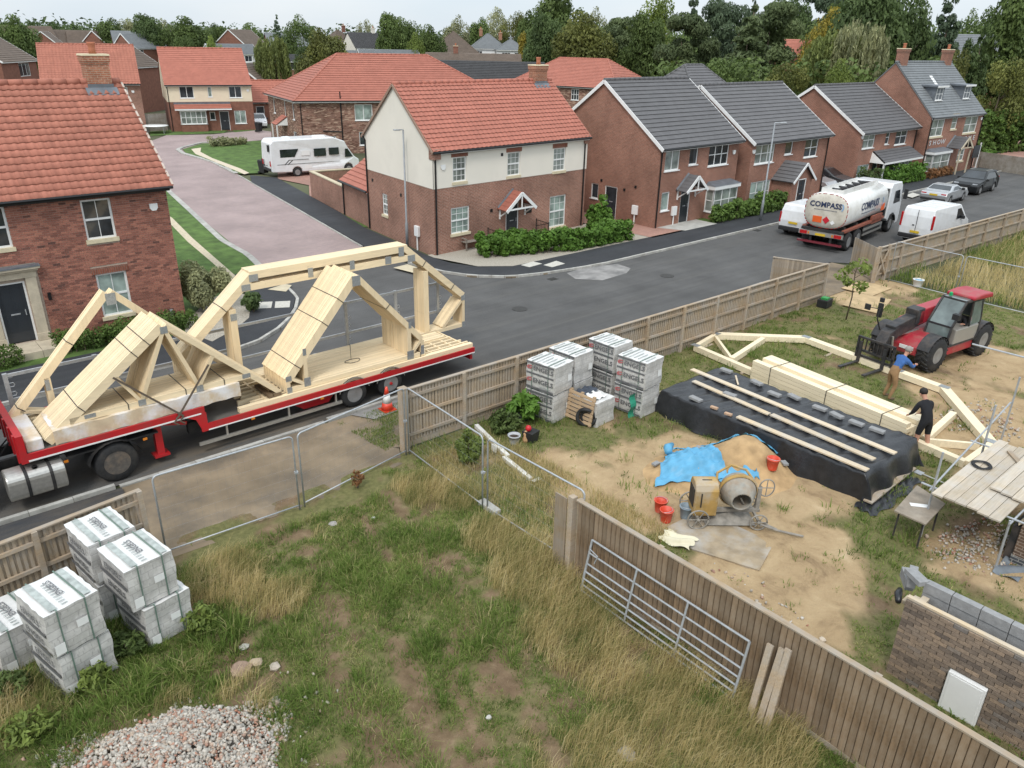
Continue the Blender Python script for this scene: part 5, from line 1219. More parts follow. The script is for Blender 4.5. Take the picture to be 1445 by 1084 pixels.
fw = [(1.4, 2.9, 3.6, 4.85, 2), (4.4, 4.85, 3.7, 4.8, 1), (6.7, 8.1, 3.6, 4.85, 2), (7.0, 8.3, .75, 2.2, 2), (4.3, 4.9, 1.2, 2.1, 1)]
h.walls(M_brickS, 3.2, M_creamY, front=[q[:4] for q in fw] + [(5.35, 6.4, .05, 2.15)]); std(h, fw); door(h.root, h.F, 5.35, 6.4, .05, 2.15); h.roof(M_tileR2, over=.3, verge=.1, course=.34); h.pipe(h.F, .15, 5.0); h.alarm(h.F, 8.8, 4.4); h.bay(1.1, 3.9, .85, 2.25, .6, 5)
P = h.P; m = MB(); slope(m, P(.6, -.95, 2.5), P(6.7, -.95, 2.5), P(6.7, -.02, 2.95), P(.6, -.02, 2.95), .3); m.quad(P(.6, -.95, 2.48), P(6.7, -.95, 2.48), P(6.7, -.02, 2.93), P(.6, -.02, 2.93)); c = m.build('canopy', M_tileR2, h.root); m = MB(); fbox(m, h.F, .6, 6.7, 2.95, 3.15, -.05, 0); m.build('flashing', M_lead, c); m = MB(); m.beam(P(.6, -.95, 2.43), P(6.7, -.95, 2.43), .03, .14); m.build('fascia', M_white, c)
h = House('red_roofed_house', 'red brick house with terracotta tiled roof rising behind the near chimney', 'house', (20.1, 99.2), -17.5, 74, 9.5, 8.6, 5.35, 9.0); h.bm = M_brick
fw = [(7.2, 8.2, 3.3, 4.8, 1), (9.0 - .6, 9.2, .8, 1.4, 1)]; h.walls(M_brick, front=[fw[0][:4]]); std(h, fw[:1]); h.roof(M_tileR, over=.3, verge=.1, course=.34, roll=.05, pitch=.33); h.alarm(h.F, 8.7, 4.3)
t = thing('gate_fence', 'grey wooden side fence between the two far red roofed houses', 'fence', (29.2, 96.6)); m = MB()
for k in range(14): m.box(k * .17, 0, 0, k * .17 + .16, .04, 1.9)
m.build('boards', M_fence, t)['kind'] = 'stuff'
h = House('garage', 'small red roofed garage with dark door between the cream house and the rustic house', 'garage', far(357, 168, 108)[:2], -20, 72, 6.5, 6, 2.7, 5.0); h.bm = M_brickS
h.walls(M_brickS, front=[(.5, 1.5, 0, 2.1), (2.6, 3.6, 1.1, 2.0)]); door(h.root, h.F, .5, 1.5, 0, 2.1); window(h.root, h.F, 2.6, 3.6, 1.1, 2.0, 1); h.roof(M_tileR2, over=.2, verge=.1)
h = House('red_hipped_house', 'rustic brick house with red hipped roof behind the corner house chimney', 'house', (76.7, 88.4), -77, 13, 17.0, 11.0, 4.9, 8.2); h.bm = M_brickR
fw = [(10.2, 11.4, 3.1, 4.5, 3, 2), (4, 5.2, 3.1, 4.5, 2, 2)]; h.walls(M_brickR, front=[q[:4] for q in fw], gable=False); std(h, fw); h.hip(M_tileR2, inset=4.6)
# ---------------------------------------------------------------- older houses and bungalows in the distance
def small_house(label, px, py, dist, a, w, d, e, r, wallm, tile, win=(), hip=False, edge=True, chim=None, name='distant_house', band=None, m2=None, course=.4):
 """px, py: photo position of the middle of the front eave at that distance"""
 p = far(px, py, dist); z0 = p.z - e; c = (math.cos(rad(a)), math.sin(rad(a)))
 h = House(name, label, 'house', (p.x - c[0] * w / 2, p.y - c[1] * w / 2), a, a + 90, w, d, e, r, 'distant houses', z=min(0, z0)); dz = max(0, z0)
 if dz > 0: h.e += dz; h.r += dz
 h.bm = wallm; ws = [(u0, u1, v0 + dz, v1 + dz, n) for u0, u1, v0, v1, n in win]
 h.walls(wallm, band, m2, front=[q[:4] for q in ws], gable=not hip)
 for q in ws: window(h.root, h.F, *q[:4], cols=q[4], rows=1, sill=False)
 if hip: h.hip(tile, gutter=False, course=course)
 else: h.roof(tile, over=.3, verge=.15, course=course, edge=M_white if edge else None, gutter=False, ridge=False)
 if chim: h.chimney(chim[0], d / 2, .8, .6, h.r - .6, h.r + 1.1, wallm if chim[1] is None else chim[1], 1, False)
 return h
va = lambda px: math.degrees(math.atan2(ray(px, 60).y, ray(px, 60).x)) - 90     # facing the eye
small_house('long black tiled bungalow behind the red hipped roofs', 690, 114, 118, va(690) - 3, 15.5, 8.5, 2.5, 5.0, M_brickS, M_tileK, [(3, 4.5, .8, 2, 2)], edge=False, name='bungalow')
small_house('brown tiled bungalow roof behind the black bungalow', 668, 92, 140, va(668), 16, 7, 2.8, 4.6, M_brickS, M_tileB, edge=False, chim=(5, None), name='bungalow')
small_house('brown tiled bungalow with a brick gable beside the weeping willow', 385, 117, 128, va(385) + 78, 12, 6.4, 2.7, 5.4, M_brickS, M_tileB, [(2, 4, 1, 2.1, 2)], name='bungalow')
small_house('brick house with white gable trim at the left edge', 26, 84, 122, va(12) + 66, 9.5, 8.5, 4.7, 7.4, M_brickS, M_tileB, [(4.4, 7.4, 2.7, 4.3, 3)])
small_house('brick gable with grey roof slope between the two far red roofs', 206, 92, 128, va(206) + 62, 7.5, 7, 4.9, 7.2, M_brickS, M_tileB)
small_house('dark bungalow with a flat dormer window right of the willow', 411, 86, 150, va(411), 9, 7, 4.6, 5.6, M_brickS, M_tileK, [(2.2, 5.2, 3.2, 4.6, 3), (6.2, 7.4, 3.2, 4.6, 2)], edge=False)
FAR = [('grey roofed bungalow at the left end of the distant roof row', 52, 64, 235, 20, 11, 8, 4.6, 8.9, M_brickS, M_tileB, False), ('distant house with a white trimmed gable above the terracotta roof', 90, 65, 225, 80, 8, 7, 5.5, 8.6, M_brickS, M_tileB, True),
 ('distant red gabled house with a brown roof in the middle of the roof row', 112, 64, 240, 30, 12, 8, 5.4, 8.9, M_brickS, M_tileB, False), ('distant house with small roof lights in the roof row', 138, 65, 238, 0, 13, 8, 5.2, 8.6, M_brickS, M_tileB, False),
 ('distant house with white gable trim right of the roof lights', 170, 65, 240, 60, 10, 8, 5.2, 8.7, M_brickS, M_tileB, True), ('distant grey roof below the darkest round skyline tree', 196, 65, 230, 5, 11, 8, 5, 8.4, M_brickS, M_tileS, False),
 ('distant pale roofed house right of the darkest skyline tree', 214, 67, 215, 40, 10, 7, 5, 7.9, M_brickS, M_tileS, True), ('distant white roofed conservatory house over the cream house', 332, 75, 190, 20, 10, 6, 3.4, 5.2, M_white, M_tileS, True),
 ('half timbered gable with brown roof among the distant trees', 364, 65, 215, 60, 10, 9, 6, 9.6, M_brickS, M_tileB, True), ('grey roofed distant house behind the conifer', 408, 65, 220, 10, 10, 8, 5.6, 8.6, M_brickS, M_tileS, False),
 ('distant brown hipped house with a chimney left of the sparse tree', 490, 67, 225, 30, 9, 9, 6.2, 10.4, M_brickS, M_tileB, False), ('distant white house with dark roof and red brick end wall', 528, 67, 215, 25, 10, 9, 5.6, 9.0, M_cream, M_tileK, False),
 ('flat grey roofed distant building behind the red hipped ridge', 505, 79, 190, 0, 14, 6, 3.6, 4.6, M_cream, M_tileS, False), ('distant building with grey solar roof right of the white house', 552, 84, 170, 10, 12, 6, 3.4, 5.2, M_cream, M_tileS, True),
 ('distant brown roofed house behind the lime bush', 575, 67, 220, 20, 9, 8, 5.4, 8.2, M_cream, M_tileB, False)]
for lab, px, py, ds, tw, w, d, e, r, wm, tl, ed in FAR:
 small_house(lab, px, py, ds, va(px) + tw, w, d, e, r, wm, tl, [(1.2, 2.6, e - 1.7, e - .5, 2), (w - 3, w - 1.4, e - 1.7, e - .5, 2)], edge=ed, hip='hipped' in lab, chim=(w * .7, None) if ('chimney' in lab or 'white house with' in lab) else None)
small_house('dark brown hipped bungalow behind the conifer hedge', 640, 74, 190, va(640), 11, 11, 3.2, 7.6, M_brickS, M_tileB, [(2, 4, 1, 2.4, 3)], hip=True, name='bungalow')
small_house('pale semi detached house with two chimneys, left half', 690, 68, 205, va(690) + 4, 8.5, 8, 5.2, 8.4, M_white, M_tileS, [(.8, 2.6, 2.9, 4.5, 3), (.8, 2.6, .6, 2.2, 3)], hip=True, chim=(2.5, M_brickC))
small_house('pale semi detached house next to the golden cypress, right half', 722, 70, 200, va(722) + 4, 7, 8, 5.0, 7.6, M_white, M_tileS, [(1.2, 3.2, 2.7, 4.3, 3), (4.2, 6, 2.7, 4.3, 3)], hip=True, chim=(1.0, M_brickC))
small_house('red roof glimpsed between the dark pines', 1128, 76, 160, va(1128) + 10, 9, 6, 5, 7.4, M_brickS, M_tileR2, edge=False)
small_house('grey roofed house half hidden in the trees right of the show home', 1388, 82, 150, va(1388) + 20, 12, 9, 6, 9.4, M_brickS, M_tileS, edge=False)
# ================================================================== lorry trailer with its roof trusses
M_red = paint("red lorry paint", (0.46, 0.012, 0.018), 0.35, dirt=(0.12, 0.07, 0.06), damt=0.3)
M_chas = pm("black chassis", (0.018, 0.018, 0.019), 0.3, 5, 0.6, dirt=(0.08, 0.07, 0.06), dscale=2, damt=0.5)
M_tyre = pm("tyre rubber", (0.022, 0.022, 0.023), 0.25, 9, 0.85, bmp=0.2, dirt=(0.07, 0.062, 0.052), dscale=3, damt=0.6)
M_rim = pm("grey rim", (0.32, 0.32, 0.32), 0.2, 8, 0.5, metal=0.4, dirt=(0.12, 0.1, 0.08), dscale=4, damt=0.6)
M_rimD = pm("dirty rim", (0.10, 0.09, 0.08), 0.3, 8, 0.6, dirt=(0.18, 0.13, 0.09), dscale=4, damt=0.7)
M_alu = pm("brushed aluminium", (0.50, 0.485, 0.45), 0.12, 14, 0.38, metal=0.75)
M_ply = pm("grey deck ply", (0.13, 0.12, 0.105), 0.3, 4, 0.9, dirt=(0.06, 0.055, 0.05), dscale=2)
M_timber = wood_mat("fresh softwood", (0.75, 0.61, 0.405), 0.10, 0.09, (1.2, 28, 9))
M_timber2 = wood_mat("fresh softwood upright", (0.75, 0.60, 0.39), 0.10, 0.09, (9, 28, 1.2))
M_timberW = wood_mat("pale clean softwood", (0.77, 0.66, 0.47), 0.10, 0.07, (28, 1.2, 9))
M_plate = pm("nail plate", (0.36, 0.375, 0.38), 0.22, 30, 0.5, metal=0.6, bmp=0.3, bscale=90)
M_band = pm("steel banding", (0.03, 0.03, 0.033), 0.2, 10, 0.5)
M_wrapW = pm("torn white wrap", (0.60, 0.48, 0.33), 0.12, 3, 0.35, bmp=0.3, bscale=7, dirt=(0.72, 0.70, 0.69), dscale=1.3, damt=1.4)
M_strap = pm("brown strap", (0.10, 0.075, 0.055), 0.2, 10, 0.8)
M_lampR = paint("red lens", (0.42, 0.01, 0.012), 0.2); M_lampO = paint("amber lens", (0.62, 0.2, 0.02), 0.2)
def wheel(parent, x, y, z, r, w, rim=None, n=22, name='wheel', side=-1, rr=1.0, red=False):
 """wheel with its axle along Y; side -1 shows its face towards -Y"""
 m = MB(); m.smooth = True
 m.lathe([(r*.60*rr, -w/2), (r*.9, -w/2), (r, -w*.36), (r, w*.36), (r*.9, w/2), (r*.60*rr, w/2)], n, (0, 0, 0), (0, 1, 0), caps=False)
 wl = m.build(name, M_tyre, parent, (x, y, z))
 m = MB(); m.smooth = False; s = side
 m.lathe([(r*.61*rr, s*w*.48), (r*.55*rr, s*w*.46), (r*.50*rr, s*w*.30), (r*.30*rr, s*w*.26), (r*.26*rr, s*w*.44), (r*.10, s*w*.46), (r*.02, s*w*.46)], n, (0, 0, 0), (0, 1, 0))
 for k in range(8):
  a = 2 * pi * k / 8; m.lathe([(r*.04, 0), (r*.04, w*.08)], 6, (r*.40*rr*math.cos(a), s*w*.28, r*.40*rr*math.sin(a)), (0, s, 0))
 m.build('rim', rim or M_rim, wl)
 if red: mm = MB(); mm.lathe([(r*.13, 0), (r*.1, .05)], 8, (0, s*w*.44, 0), (0, s, 0)); mm.build('hub', M_red, wl)
 return wl
YN, YF = 18.9, 21.42
tr = thing('flatbed_trailer', 'red step frame flatbed trailer carrying roof trusses', 'trailer', (10.5, 20.15, 0)); OX, OY = 10.5, 20.15
X = lambda x, y, z: (x - OX, y - OY, z)
m = MB(X); m.box(1.95, YN + .05, 1.26, 6.0, YF - .05, 1.345); m.build('upper_deck', M_ply, tr)
m = MB(X); m.box(5.98, YN + .05, .72, 15.0, YF - .05, .835); m.build('lower_deck', M_ply, tr)
for y0, y1 in ((YN, YN + .05), (YF - .05, YF)):
 m = MB(X); m.box(1.93, y0, 1.19, 6.0, y1, 1.37); m.box(5.86, y0, .66, 6.03, y1, 1.19); m.box(6.03, y0, .68, 15.02, y1, .86); m.prism([(5.5, 1.19), (5.86, 1.19), (5.86, .75), (5.75, 1.05)], lambda u, v, t: (u, t, v), y0, y1); o = m.build('side_rail', M_red, tr)
 m = MB(X); e = y0 - .006 if y0 < 20 else y1; m.box(1.93, e, 1.175, 5.9, e + .006, 1.215); m.box(6.03, e, .665, 15.02, e + .006, .70); m.build('reflective_strip', M_white, o)
m = MB(X); m.box(1.78, YN, 1.15, 1.93, YF, 1.85)
for k in range(5): m.box(1.74, YN + .1 + k * .55, 1.15, 1.78, YN + .2 + k * .55, 1.85)
m.build('headboard', M_red, tr)
m = MB(X)
for y in (19.6, 20.7): m.box(2.2, y - .08, .95, 5.9, y + .08, 1.26); m.box(5.7, y - .08, .42, 15.0, y + .08, .72)
for k in range(9): m.box(6.6 + k, YN + .1, .6, 6.68 + k, YF - .1, .72)
m.box(5.6, 19.2, .95, 6.0, 21.1, 1.2); m.build('chassis', M_chas, tr)
for y in (19.25, 21.05):
 m = MB(X); m.box(4.75, y - .09, .25, 4.93, y + .09, 1.2); m.box(4.65, y - .16, .2, 5.03, y + .16, .26); m.beam((4.84, y, 1.1), (5.6, y, .9), .08, .1); m.build('landing_leg', M_red, tr)
m = MB(X); m.prism([(8.4, .66), (10.0, .66), (9.7, .3), (8.9, .3)], lambda u, v, t: (u, t, v), YN + .3, YN + .36); m.build('tool_locker', M_red, tr)
m = MB(X); m.box(5.75, YN + .02, .27, 10.0, YN + .08, .36)
for x in (6.5, 8.3, 9.8): m.box(x, YN + .05, .36, x + .05, YN + .1, .7)
m.build('underrun_bar', M_alu, tr)
for x in (10.45, 11.73):
 for y, s in ((19.12, -1), (21.2, 1)):
  wheel(tr, *X(x, y, .43), .43, .36, side=s, red=(x > 11 and s < 0))
  m = MB(X); m.tube([(x + .52 * math.cos(a), y + s * .19, .45 + .52 * math.sin(a)) for a in np.linspace(.25, pi - .25, 9)], .016, 5); m.build('mudguard_edge', M_alu, tr)
 m = MB(X); m.sheet(lambda u, v: (x + .52 * math.cos(.25 + u * (pi - .5)), 18.94 + v * 2.45, .45 + .52 * math.sin(.25 + u * (pi - .5))), 8, 1); m.build('mudguard', M_chas, tr)
m = MB(X); m.box(14.9, YN + .1, .42, 15.0, YF - .1, .55); m.box(14.2, 19.5, .45, 14.95, 19.62, .62); m.box(14.2, 20.7, .45, 14.95, 20.82, .62); m.build('rear_bumper', M_red, tr)
m = MB(X); m.box(15.0, YN + .15, .56, 15.04, YN + .5, .66); m.box(15.0, YF - .5, .56, 15.04, YF - .15, .66); m.build('tail_light', M_lampR, tr)
m = MB(X)
for x in (2.6, 4.4, 7.2, 9.3): m.box(x, YN - .008, .9 if x < 6 else .6, x + .1, YN + .01, .96 if x < 6 else .66)
m.build('side_marker', M_lampO, tr)
PX = (2.15, 4.2, 7.93, 11.65, 13.55, 15.3)
for x in PX:
 zb = 1.35 if x < 6 else .85; m = MB(X); m.box(x - .05, YF - .1, zb, x + .05, YF - .02, 2.5)
 for k in range(4): z = zb + .35 + k * .24; m.tube([(x + .05, YF - .06, z + .05), (x + .14, YF - .06, z + .05), (x + .16, YF - .06, z), (x + .14, YF - .06, z - .05), (x + .05, YF - .06, z - .05)], .012, 5)
 m.build('stanchion', M_steel, tr)
m = MB(X)
for x0, x1 in zip(PX, PX[1:]):
 for z in (2.44, 1.78 if x0 < 6 else 1.42): m.box(x0 + .05, YF - .085, z - .04, x1 - .05, YF - .035, z + .04)
m.build('guard_rail', M_steel, tr)
tk = thing('lorry_tractor', 'rear of the lorry tractor unit with big tyre and silver fuel tank', 'lorry', (2.0, 20.15, 0)); X2 = lambda x, y, z: (x - 2.0, y - 20.15, z)
m = MB(X2)
for y in (19.75, 20.55): m.box(-2.5, y - .05, .75, 4.7, y + .05, 1.0)
m.box(3.0, 19.6, .95, 4.4, 20.7, 1.12); m.box(2.7, 18.98, .96, 4.8, 19.5, 1.0); m.build('chassis', M_chas, tk)
for y, s in ((19.12, -1), (21.18, 1)):
 wheel(tk, *X2(3.72, y, .52), .52, .5, side=s, rim=M_rimD)
 m = MB(X2); m.smooth = True; m.sheet(lambda u, v: (3.72 + .62 * math.cos(.1 + u * (pi - .2)), y - .28 + v * .56, .54 + .58 * math.sin(.1 + u * (pi - .2))), 10, 1); m.build('mudguard', M_chas, tk)
m = MB(X2); m.prism([(19.02 + .36 * (abs(math.cos(a)) ** .6) * math.copysign(1, math.cos(a)), .68 + .345 * (abs(math.sin(a)) ** .6) * math.copysign(1, math.sin(a))) for a in np.linspace(0, 2 * pi, 28, endpoint=False)], lambda u, v, t: (t, u, v), 1.38, 2.58); ft = m.build('fuel_tank', M_alu, tk, bevel=.03)
for x in (1.75, 2.25): m = MB(X2); m.prism([(19.02 + .372 * (abs(math.cos(a)) ** .6) * math.copysign(1, math.cos(a)), .68 + .357 * (abs(math.sin(a)) ** .6) * math.copysign(1, math.sin(a))) for a in np.linspace(0, 2 * pi, 28, endpoint=False)], lambda u, v, t: (t, u, v), x, x + .07); m.build('tank_strap', M_chas, ft); m = MB(X2); m.lathe([(.06, 0), (.06, .05), (.02, .06)], 10, (2.0, 18.86, 1.02)); m.build('filler_cap', M_chas, ft)
M_cab = paint("pale cab paint", (0.45, 0.43, 0.38), 0.4)
m = MB(X2); m.box(-.8, 19.0, .9, 1.1, 21.4, 3.6); m.box(-.8, 19.0, .35, .9, 21.4, .9); m.build('cab', M_cab, tk, bevel=.06); m = MB(X2); m.box(1.1, 19.6, 1.2, 1.18, 20.9, 2.6); m.tube([(1.2, 20.0, 1.3), (1.5, 20.1, .95), (1.75, 20.1, 1.25)], .025, 6); m.tube([(1.2, 20.2, 1.4), (1.5, 20.35, 1.0), (1.75, 20.3, 1.25)], .02, 6); m.build('air_lines', M_chas, tk)
for y, s in ((19.12, -1), (21.18, 1)): wheel(tk, *X2(0.0, y, .52), .52, .34, side=s)
def bundle(name, label, members, y0, y1, n, plates=(), bands=(), z=0.0, mats=None):
 """n like trusses side by side: members = (name, p, q, depth) in the X-Z plane"""
 cx = sum(a[1][0] for a in members) / len(members)
 t = thing(name, label, 'roof trusses' if n > 2 else 'roof truss', (cx, (y0 + y1) / 2, z)); pit = (y1 - y0) / n; th = pit - .006
 for nm, p, q, dp in members:
  m = MB(); P_ = Vector((p[0] - cx, 0, p[1] - z)); Q = Vector((q[0] - cx, 0, q[1] - z)); m.beam(P_, Q, th, dp, Vector((0, 1, 0)).cross((Q - P_)))
  steep = abs(Q.z - P_.z) > abs(Q.x - P_.x); me = m.mesh(nm, M_timber2 if steep else M_timber)
  for k in range(n):
   link(nm, me, t, (random.uniform(-.006, .006), y0 + (k + .5) * pit - (y0 + y1) / 2, random.uniform(-.004, .004)))
 for (px, pz, w, h) in plates:
  m = MB(); yy = y0 - (y0 + y1) / 2; m.box(px - cx - w / 2, yy - .006, pz - z - h / 2, px - cx + w / 2, yy + .002, pz - z + h / 2); m.build('nail_plate', M_plate, t)
 for nm_p, nm_q, fr, dp in bands:      # steel band round the bundle across a member
  a, b = Vector((nm_p[0] - cx, 0, nm_p[1] - z)), Vector((nm_q[0] - cx, 0, nm_q[1] - z)); c = a.lerp(b, fr); d = (b - a).normalized(); nr = Vector((-d.z, 0, d.x)); hy = (y1 - y0) / 2 + .006; m = MB()
  k = [c + nr * (dp / 2 + .006), c - nr * (dp / 2 + .006)]
  for s in (0, 1): m.beam(k[s] + Vector((0, -hy, 0)), k[s] + Vector((0, hy, 0)), .02, .006, nr)
  for s in (-1, 1): m.beam(k[0] + Vector((0, s * hy, 0)), k[1] + Vector((0, s * hy, 0)), .02, .006, Vector((0, 1, 0)))
  m.build('band', M_band, t)
 return t
rl_, rr_ = ((8.44, 1.36), (10.78, 3.95)), ((10.86, 3.95), (13.02, 1.56))
bundle('truss_bundle', 'thick bundle of pointed attic trusses on the rear half of the trailer', [('rafter', *rl_, .24), ('rafter', *rr_, .17), ('bottom_chord', (8.40, 1.055), (13.15, 1.055), .14), ('post', (9.02, 1.13), (9.02, 2.02), .12), ('post', (12.56, 1.13), (12.56, 2.10), .14), ('heel_post', (8.45, 1.13), (8.45, 1.4), .12), ('heel_post', (13.04, 1.13), (13.04, 1.52), .12), ('web', (8.52, 1.42), (8.95, 1.14), .09), ('web', (12.66, 1.16), (12.98, 1.5), .09)], 19.08, 20.56, 20,
  [(10.82, 3.86, .26, .3), (9.03, 1.18, .2, .26), (9.02, 2.1, .1, .2), (12.58, 1.13, .24, .28), (12.6, 2.12, .1, .2), (8.47, 1.42, .17, .15), (8.47, 1.07, .15, .18), (13.04, 1.2, .12, .3)],
  [(*rl_, .14, .24), (*rl_, .55, .24), (*rl_, .78, .24), (*rr_, .45, .17), ((8.4, 1.055), (13.15, 1.055), .96, .14)])
tl, trr = ((8.42, 4.06), (6.1, 2.06)), ((13.58, 4.06), (15.9, 2.06))
bundle('truss_bundle', 'flat topped attic truss bundle along the far side of the trailer, the tallest load', [('top_chord', (8.36, 4.08), (13.64, 4.08), .22), ('collar', (8.1, 3.75), (13.9, 3.75), .2), ('rafter', *tl, .21), ('rafter', *trr, .21), ('post', (7.72, 1.0), (7.72, 3.2), .2), ('post', (14.32, 1.0), (14.32, 3.2), .2), ('end_post', (6.12, .98), (6.12, 2.0), .1), ('end_post', (15.9, .92), (15.9, 2.0), .1), ('bottom_chord', (7.6, .98), (15.94, .98), .13), ('web', (15.0, 1.05), (15.82, 1.88), .1), ('web', (7.0, 1.05), (6.2, 1.88), .1)], 20.64, 21.22, 8,
  [(8.45, 4.0, .26, .2), (8.2, 3.76, .26, .18), (10.2, 3.86, .16, .28), (11.6, 3.86, .16, .28), (13.4, 4.0, .2, .3), (13.78, 3.72, .28, .22), (15.88, 1.98, .16, .18), (7.74, 2.98, .18, .2), (15.9, 1.0, .14, .2), (12.9, 3.8, .22, .24)],
  [(*tl, .4, .21), (*trr, .3, .21), (*trr, .8, .21)])
fl_, fr_ = ((2.42, 1.42), (5.36, 3.66)), ((5.44, 3.66), (8.2, 1.06))
bundle('truss_bundle', 'bundle of fan trusses on the raised front deck of the trailer', [('rafter', *fl_, .22), ('rafter', *fr_, .13), ('bottom_chord', (2.95, 1.80), (7.35, 1.80), .15), ('web', (5.36, 3.5), (4.62, 1.88), .1), ('web', (5.44, 3.5), (6.02, 1.88), .1), ('web', (4.12, 2.62), (4.56, 1.9), .08), ('web', (6.5, 2.6), (6.08, 1.9), .09)], 19.12, 20.36, 17,
  [(5.4, 3.56, .17, .18), (4.6, 1.82, .18, .16), (6.04, 1.8, .18, .17), (7.3, 1.82, .22, .12), (3.4, 1.82, .25, .1)], [(*fl_, .28, .22), (*fl_, .75, .22), (*fl_, .86, .22), ((2.95, 1.8), (7.35, 1.8), .3, .15), ((2.95, 1.8), (7.35, 1.8), .62, .15), ((2.95, 1.8), (7.35, 1.8), .85, .15)])
g0, g1 = ((2.02, 1.56), (4.62, 4.28)), ((4.72, 4.28), (7.46, 1.5))
bundle('roof_truss', 'thin pointed truss standing behind the fan bundle near the headboard', [('rafter', *g0, .19), ('rafter', *g1, .16), ('bottom_chord', (2.0, 1.42), (7.4, 1.42), .13), ('post', (2.92, 1.5), (2.92, 2.42), .14), ('web', (2.2, 1.72), (2.86, 1.5), .08)], 20.62, 20.9, 4, [(4.7, 4.12, .24, .3), (2.9, 2.24, .1, .28), (2.14, 1.5, .18, .14)], [(*g0, .08, .19), (*g0, .6, .19)])
t = thing('joist_pack', 'layer of loose pale joists lying under the trusses on the low deck', 'timber', (11, 20.1, .835))
for k, (y, x0, x1) in enumerate([(19.0, 6.95, 15.02), (19.24, 7.35, 15.0), (19.48, 7.1, 14.9), (19.72, 7.3, 14.7), (19.96, 7.2, 14.8), (20.2, 7.3, 14.75), (20.44, 7.0, 14.6), (20.75, 7.2, 14.4), (21.0, 7.2, 14.2)]):
 m = MB(); m.box(x0 - 11, y - 20.1, 0, x1 - 11, y - 20.1 + (.16 if k == 0 else .07), .14); m.build('joist', M_timber, t)
for x in (7.75, 13.45, 13.9, 14.35, 14.75): m = MB(); m.box(x - 11, 19.17 - 20.1, .02, x + .06 - 11, 20.9 - 20.1, .12 if x > 9 else .145); m.build('noggin', M_timber2, t)
for y in (20.0, 20.15, 20.3, 20.45): m = MB(); m.box(13.3 - 11, y - 20.1, .142, 14.6 - 11, y + .13 - 20.1, .19); m.build('short_board', M_timber, t)
t = thing('timber_block', 'dark bearer block under the tip of the fan truss rafters', 'timber', (7.9, 19.5, .985)); m = MB(); m.box(-.05, -.4, 0, .08, .55, .09); m.box(.1, -.4, 0, .32, -.1, .1); m.build('block', pm("dark wet timber", (0.16, 0.11, 0.065), .3, 6, .8), t)
t = thing('wrapped_pack', 'long timber pack in torn white plastic on the front deck', 'timber pack', (4.6, 19.7, 1.345)); m = MB()
rng = np.random.default_rng(8); m.sheet(lambda u, v: (-2.05 + u * 4.5, -.68 + (0 if v < .35 else (v - .35) * 1.95) + .012 * math.sin(u * 61 + v * 9), (v / .35 * .37 if v < .35 else .37) + .008 * math.sin(u * 47) + .01 * math.sin(u * 23 + v * 30)), 60, 20); m.box(-2.04, -.66, 0, 2.43, .58, .36); m.build('wrap', M_wrapW, t)
t = thing('wrapped_pack', 'small white wrapped pack against the red headboard', 'timber pack', (2.15, 19.4, 1.345)); m = MB(); m.box(-.2, -.4, 0, .16, 1.5, .3); m.build('wrap', M_wrapW, t, bevel=.03)
for lab, a, b in (('brown ratchet strap running down left to right over the fan trusses', (4.05, 19.09, 2.66), (5.45, 18.88, 1.28)), ('brown ratchet strap running from the rafters back to the front deck edge', (6.33, 19.08, 2.42), (5.3, 18.88, 1.28))):
 m = MB(); A_, B_2 = Vector(a), Vector(b); m.beam(Vector((0, -.02, 0)), A_ - B_2 + Vector((0, -.02, 0)), .012, .05, (1, 0, .2)); m.tube([(0, 0, 0), (-.1, -.02, -.12), (.0, -.03, -.2)], .025, 5); o = m.build('ratchet_strap', M_strap); o.location = B_2; tag(o, lab, 'strap', 'straps over the trusses')
m = MB(); m.smooth = True; m.tube([(.25 * math.cos(a) * (1 + .1 * math.sin(3 * a)), .14 * math.sin(a), .01 + .01 * (a % 1)) for a in np.linspace(0, 11, 44)], .008, 5); m.tube([(0, .1, .01), (0, .1, .55)], .008, 5); o = m.build('rope_coil', M_band); o.location = (10.9, 19.75, 1.13); tag(o, 'loose dark rope coil lying on the bottom chords of the pointed trusses', 'rope')
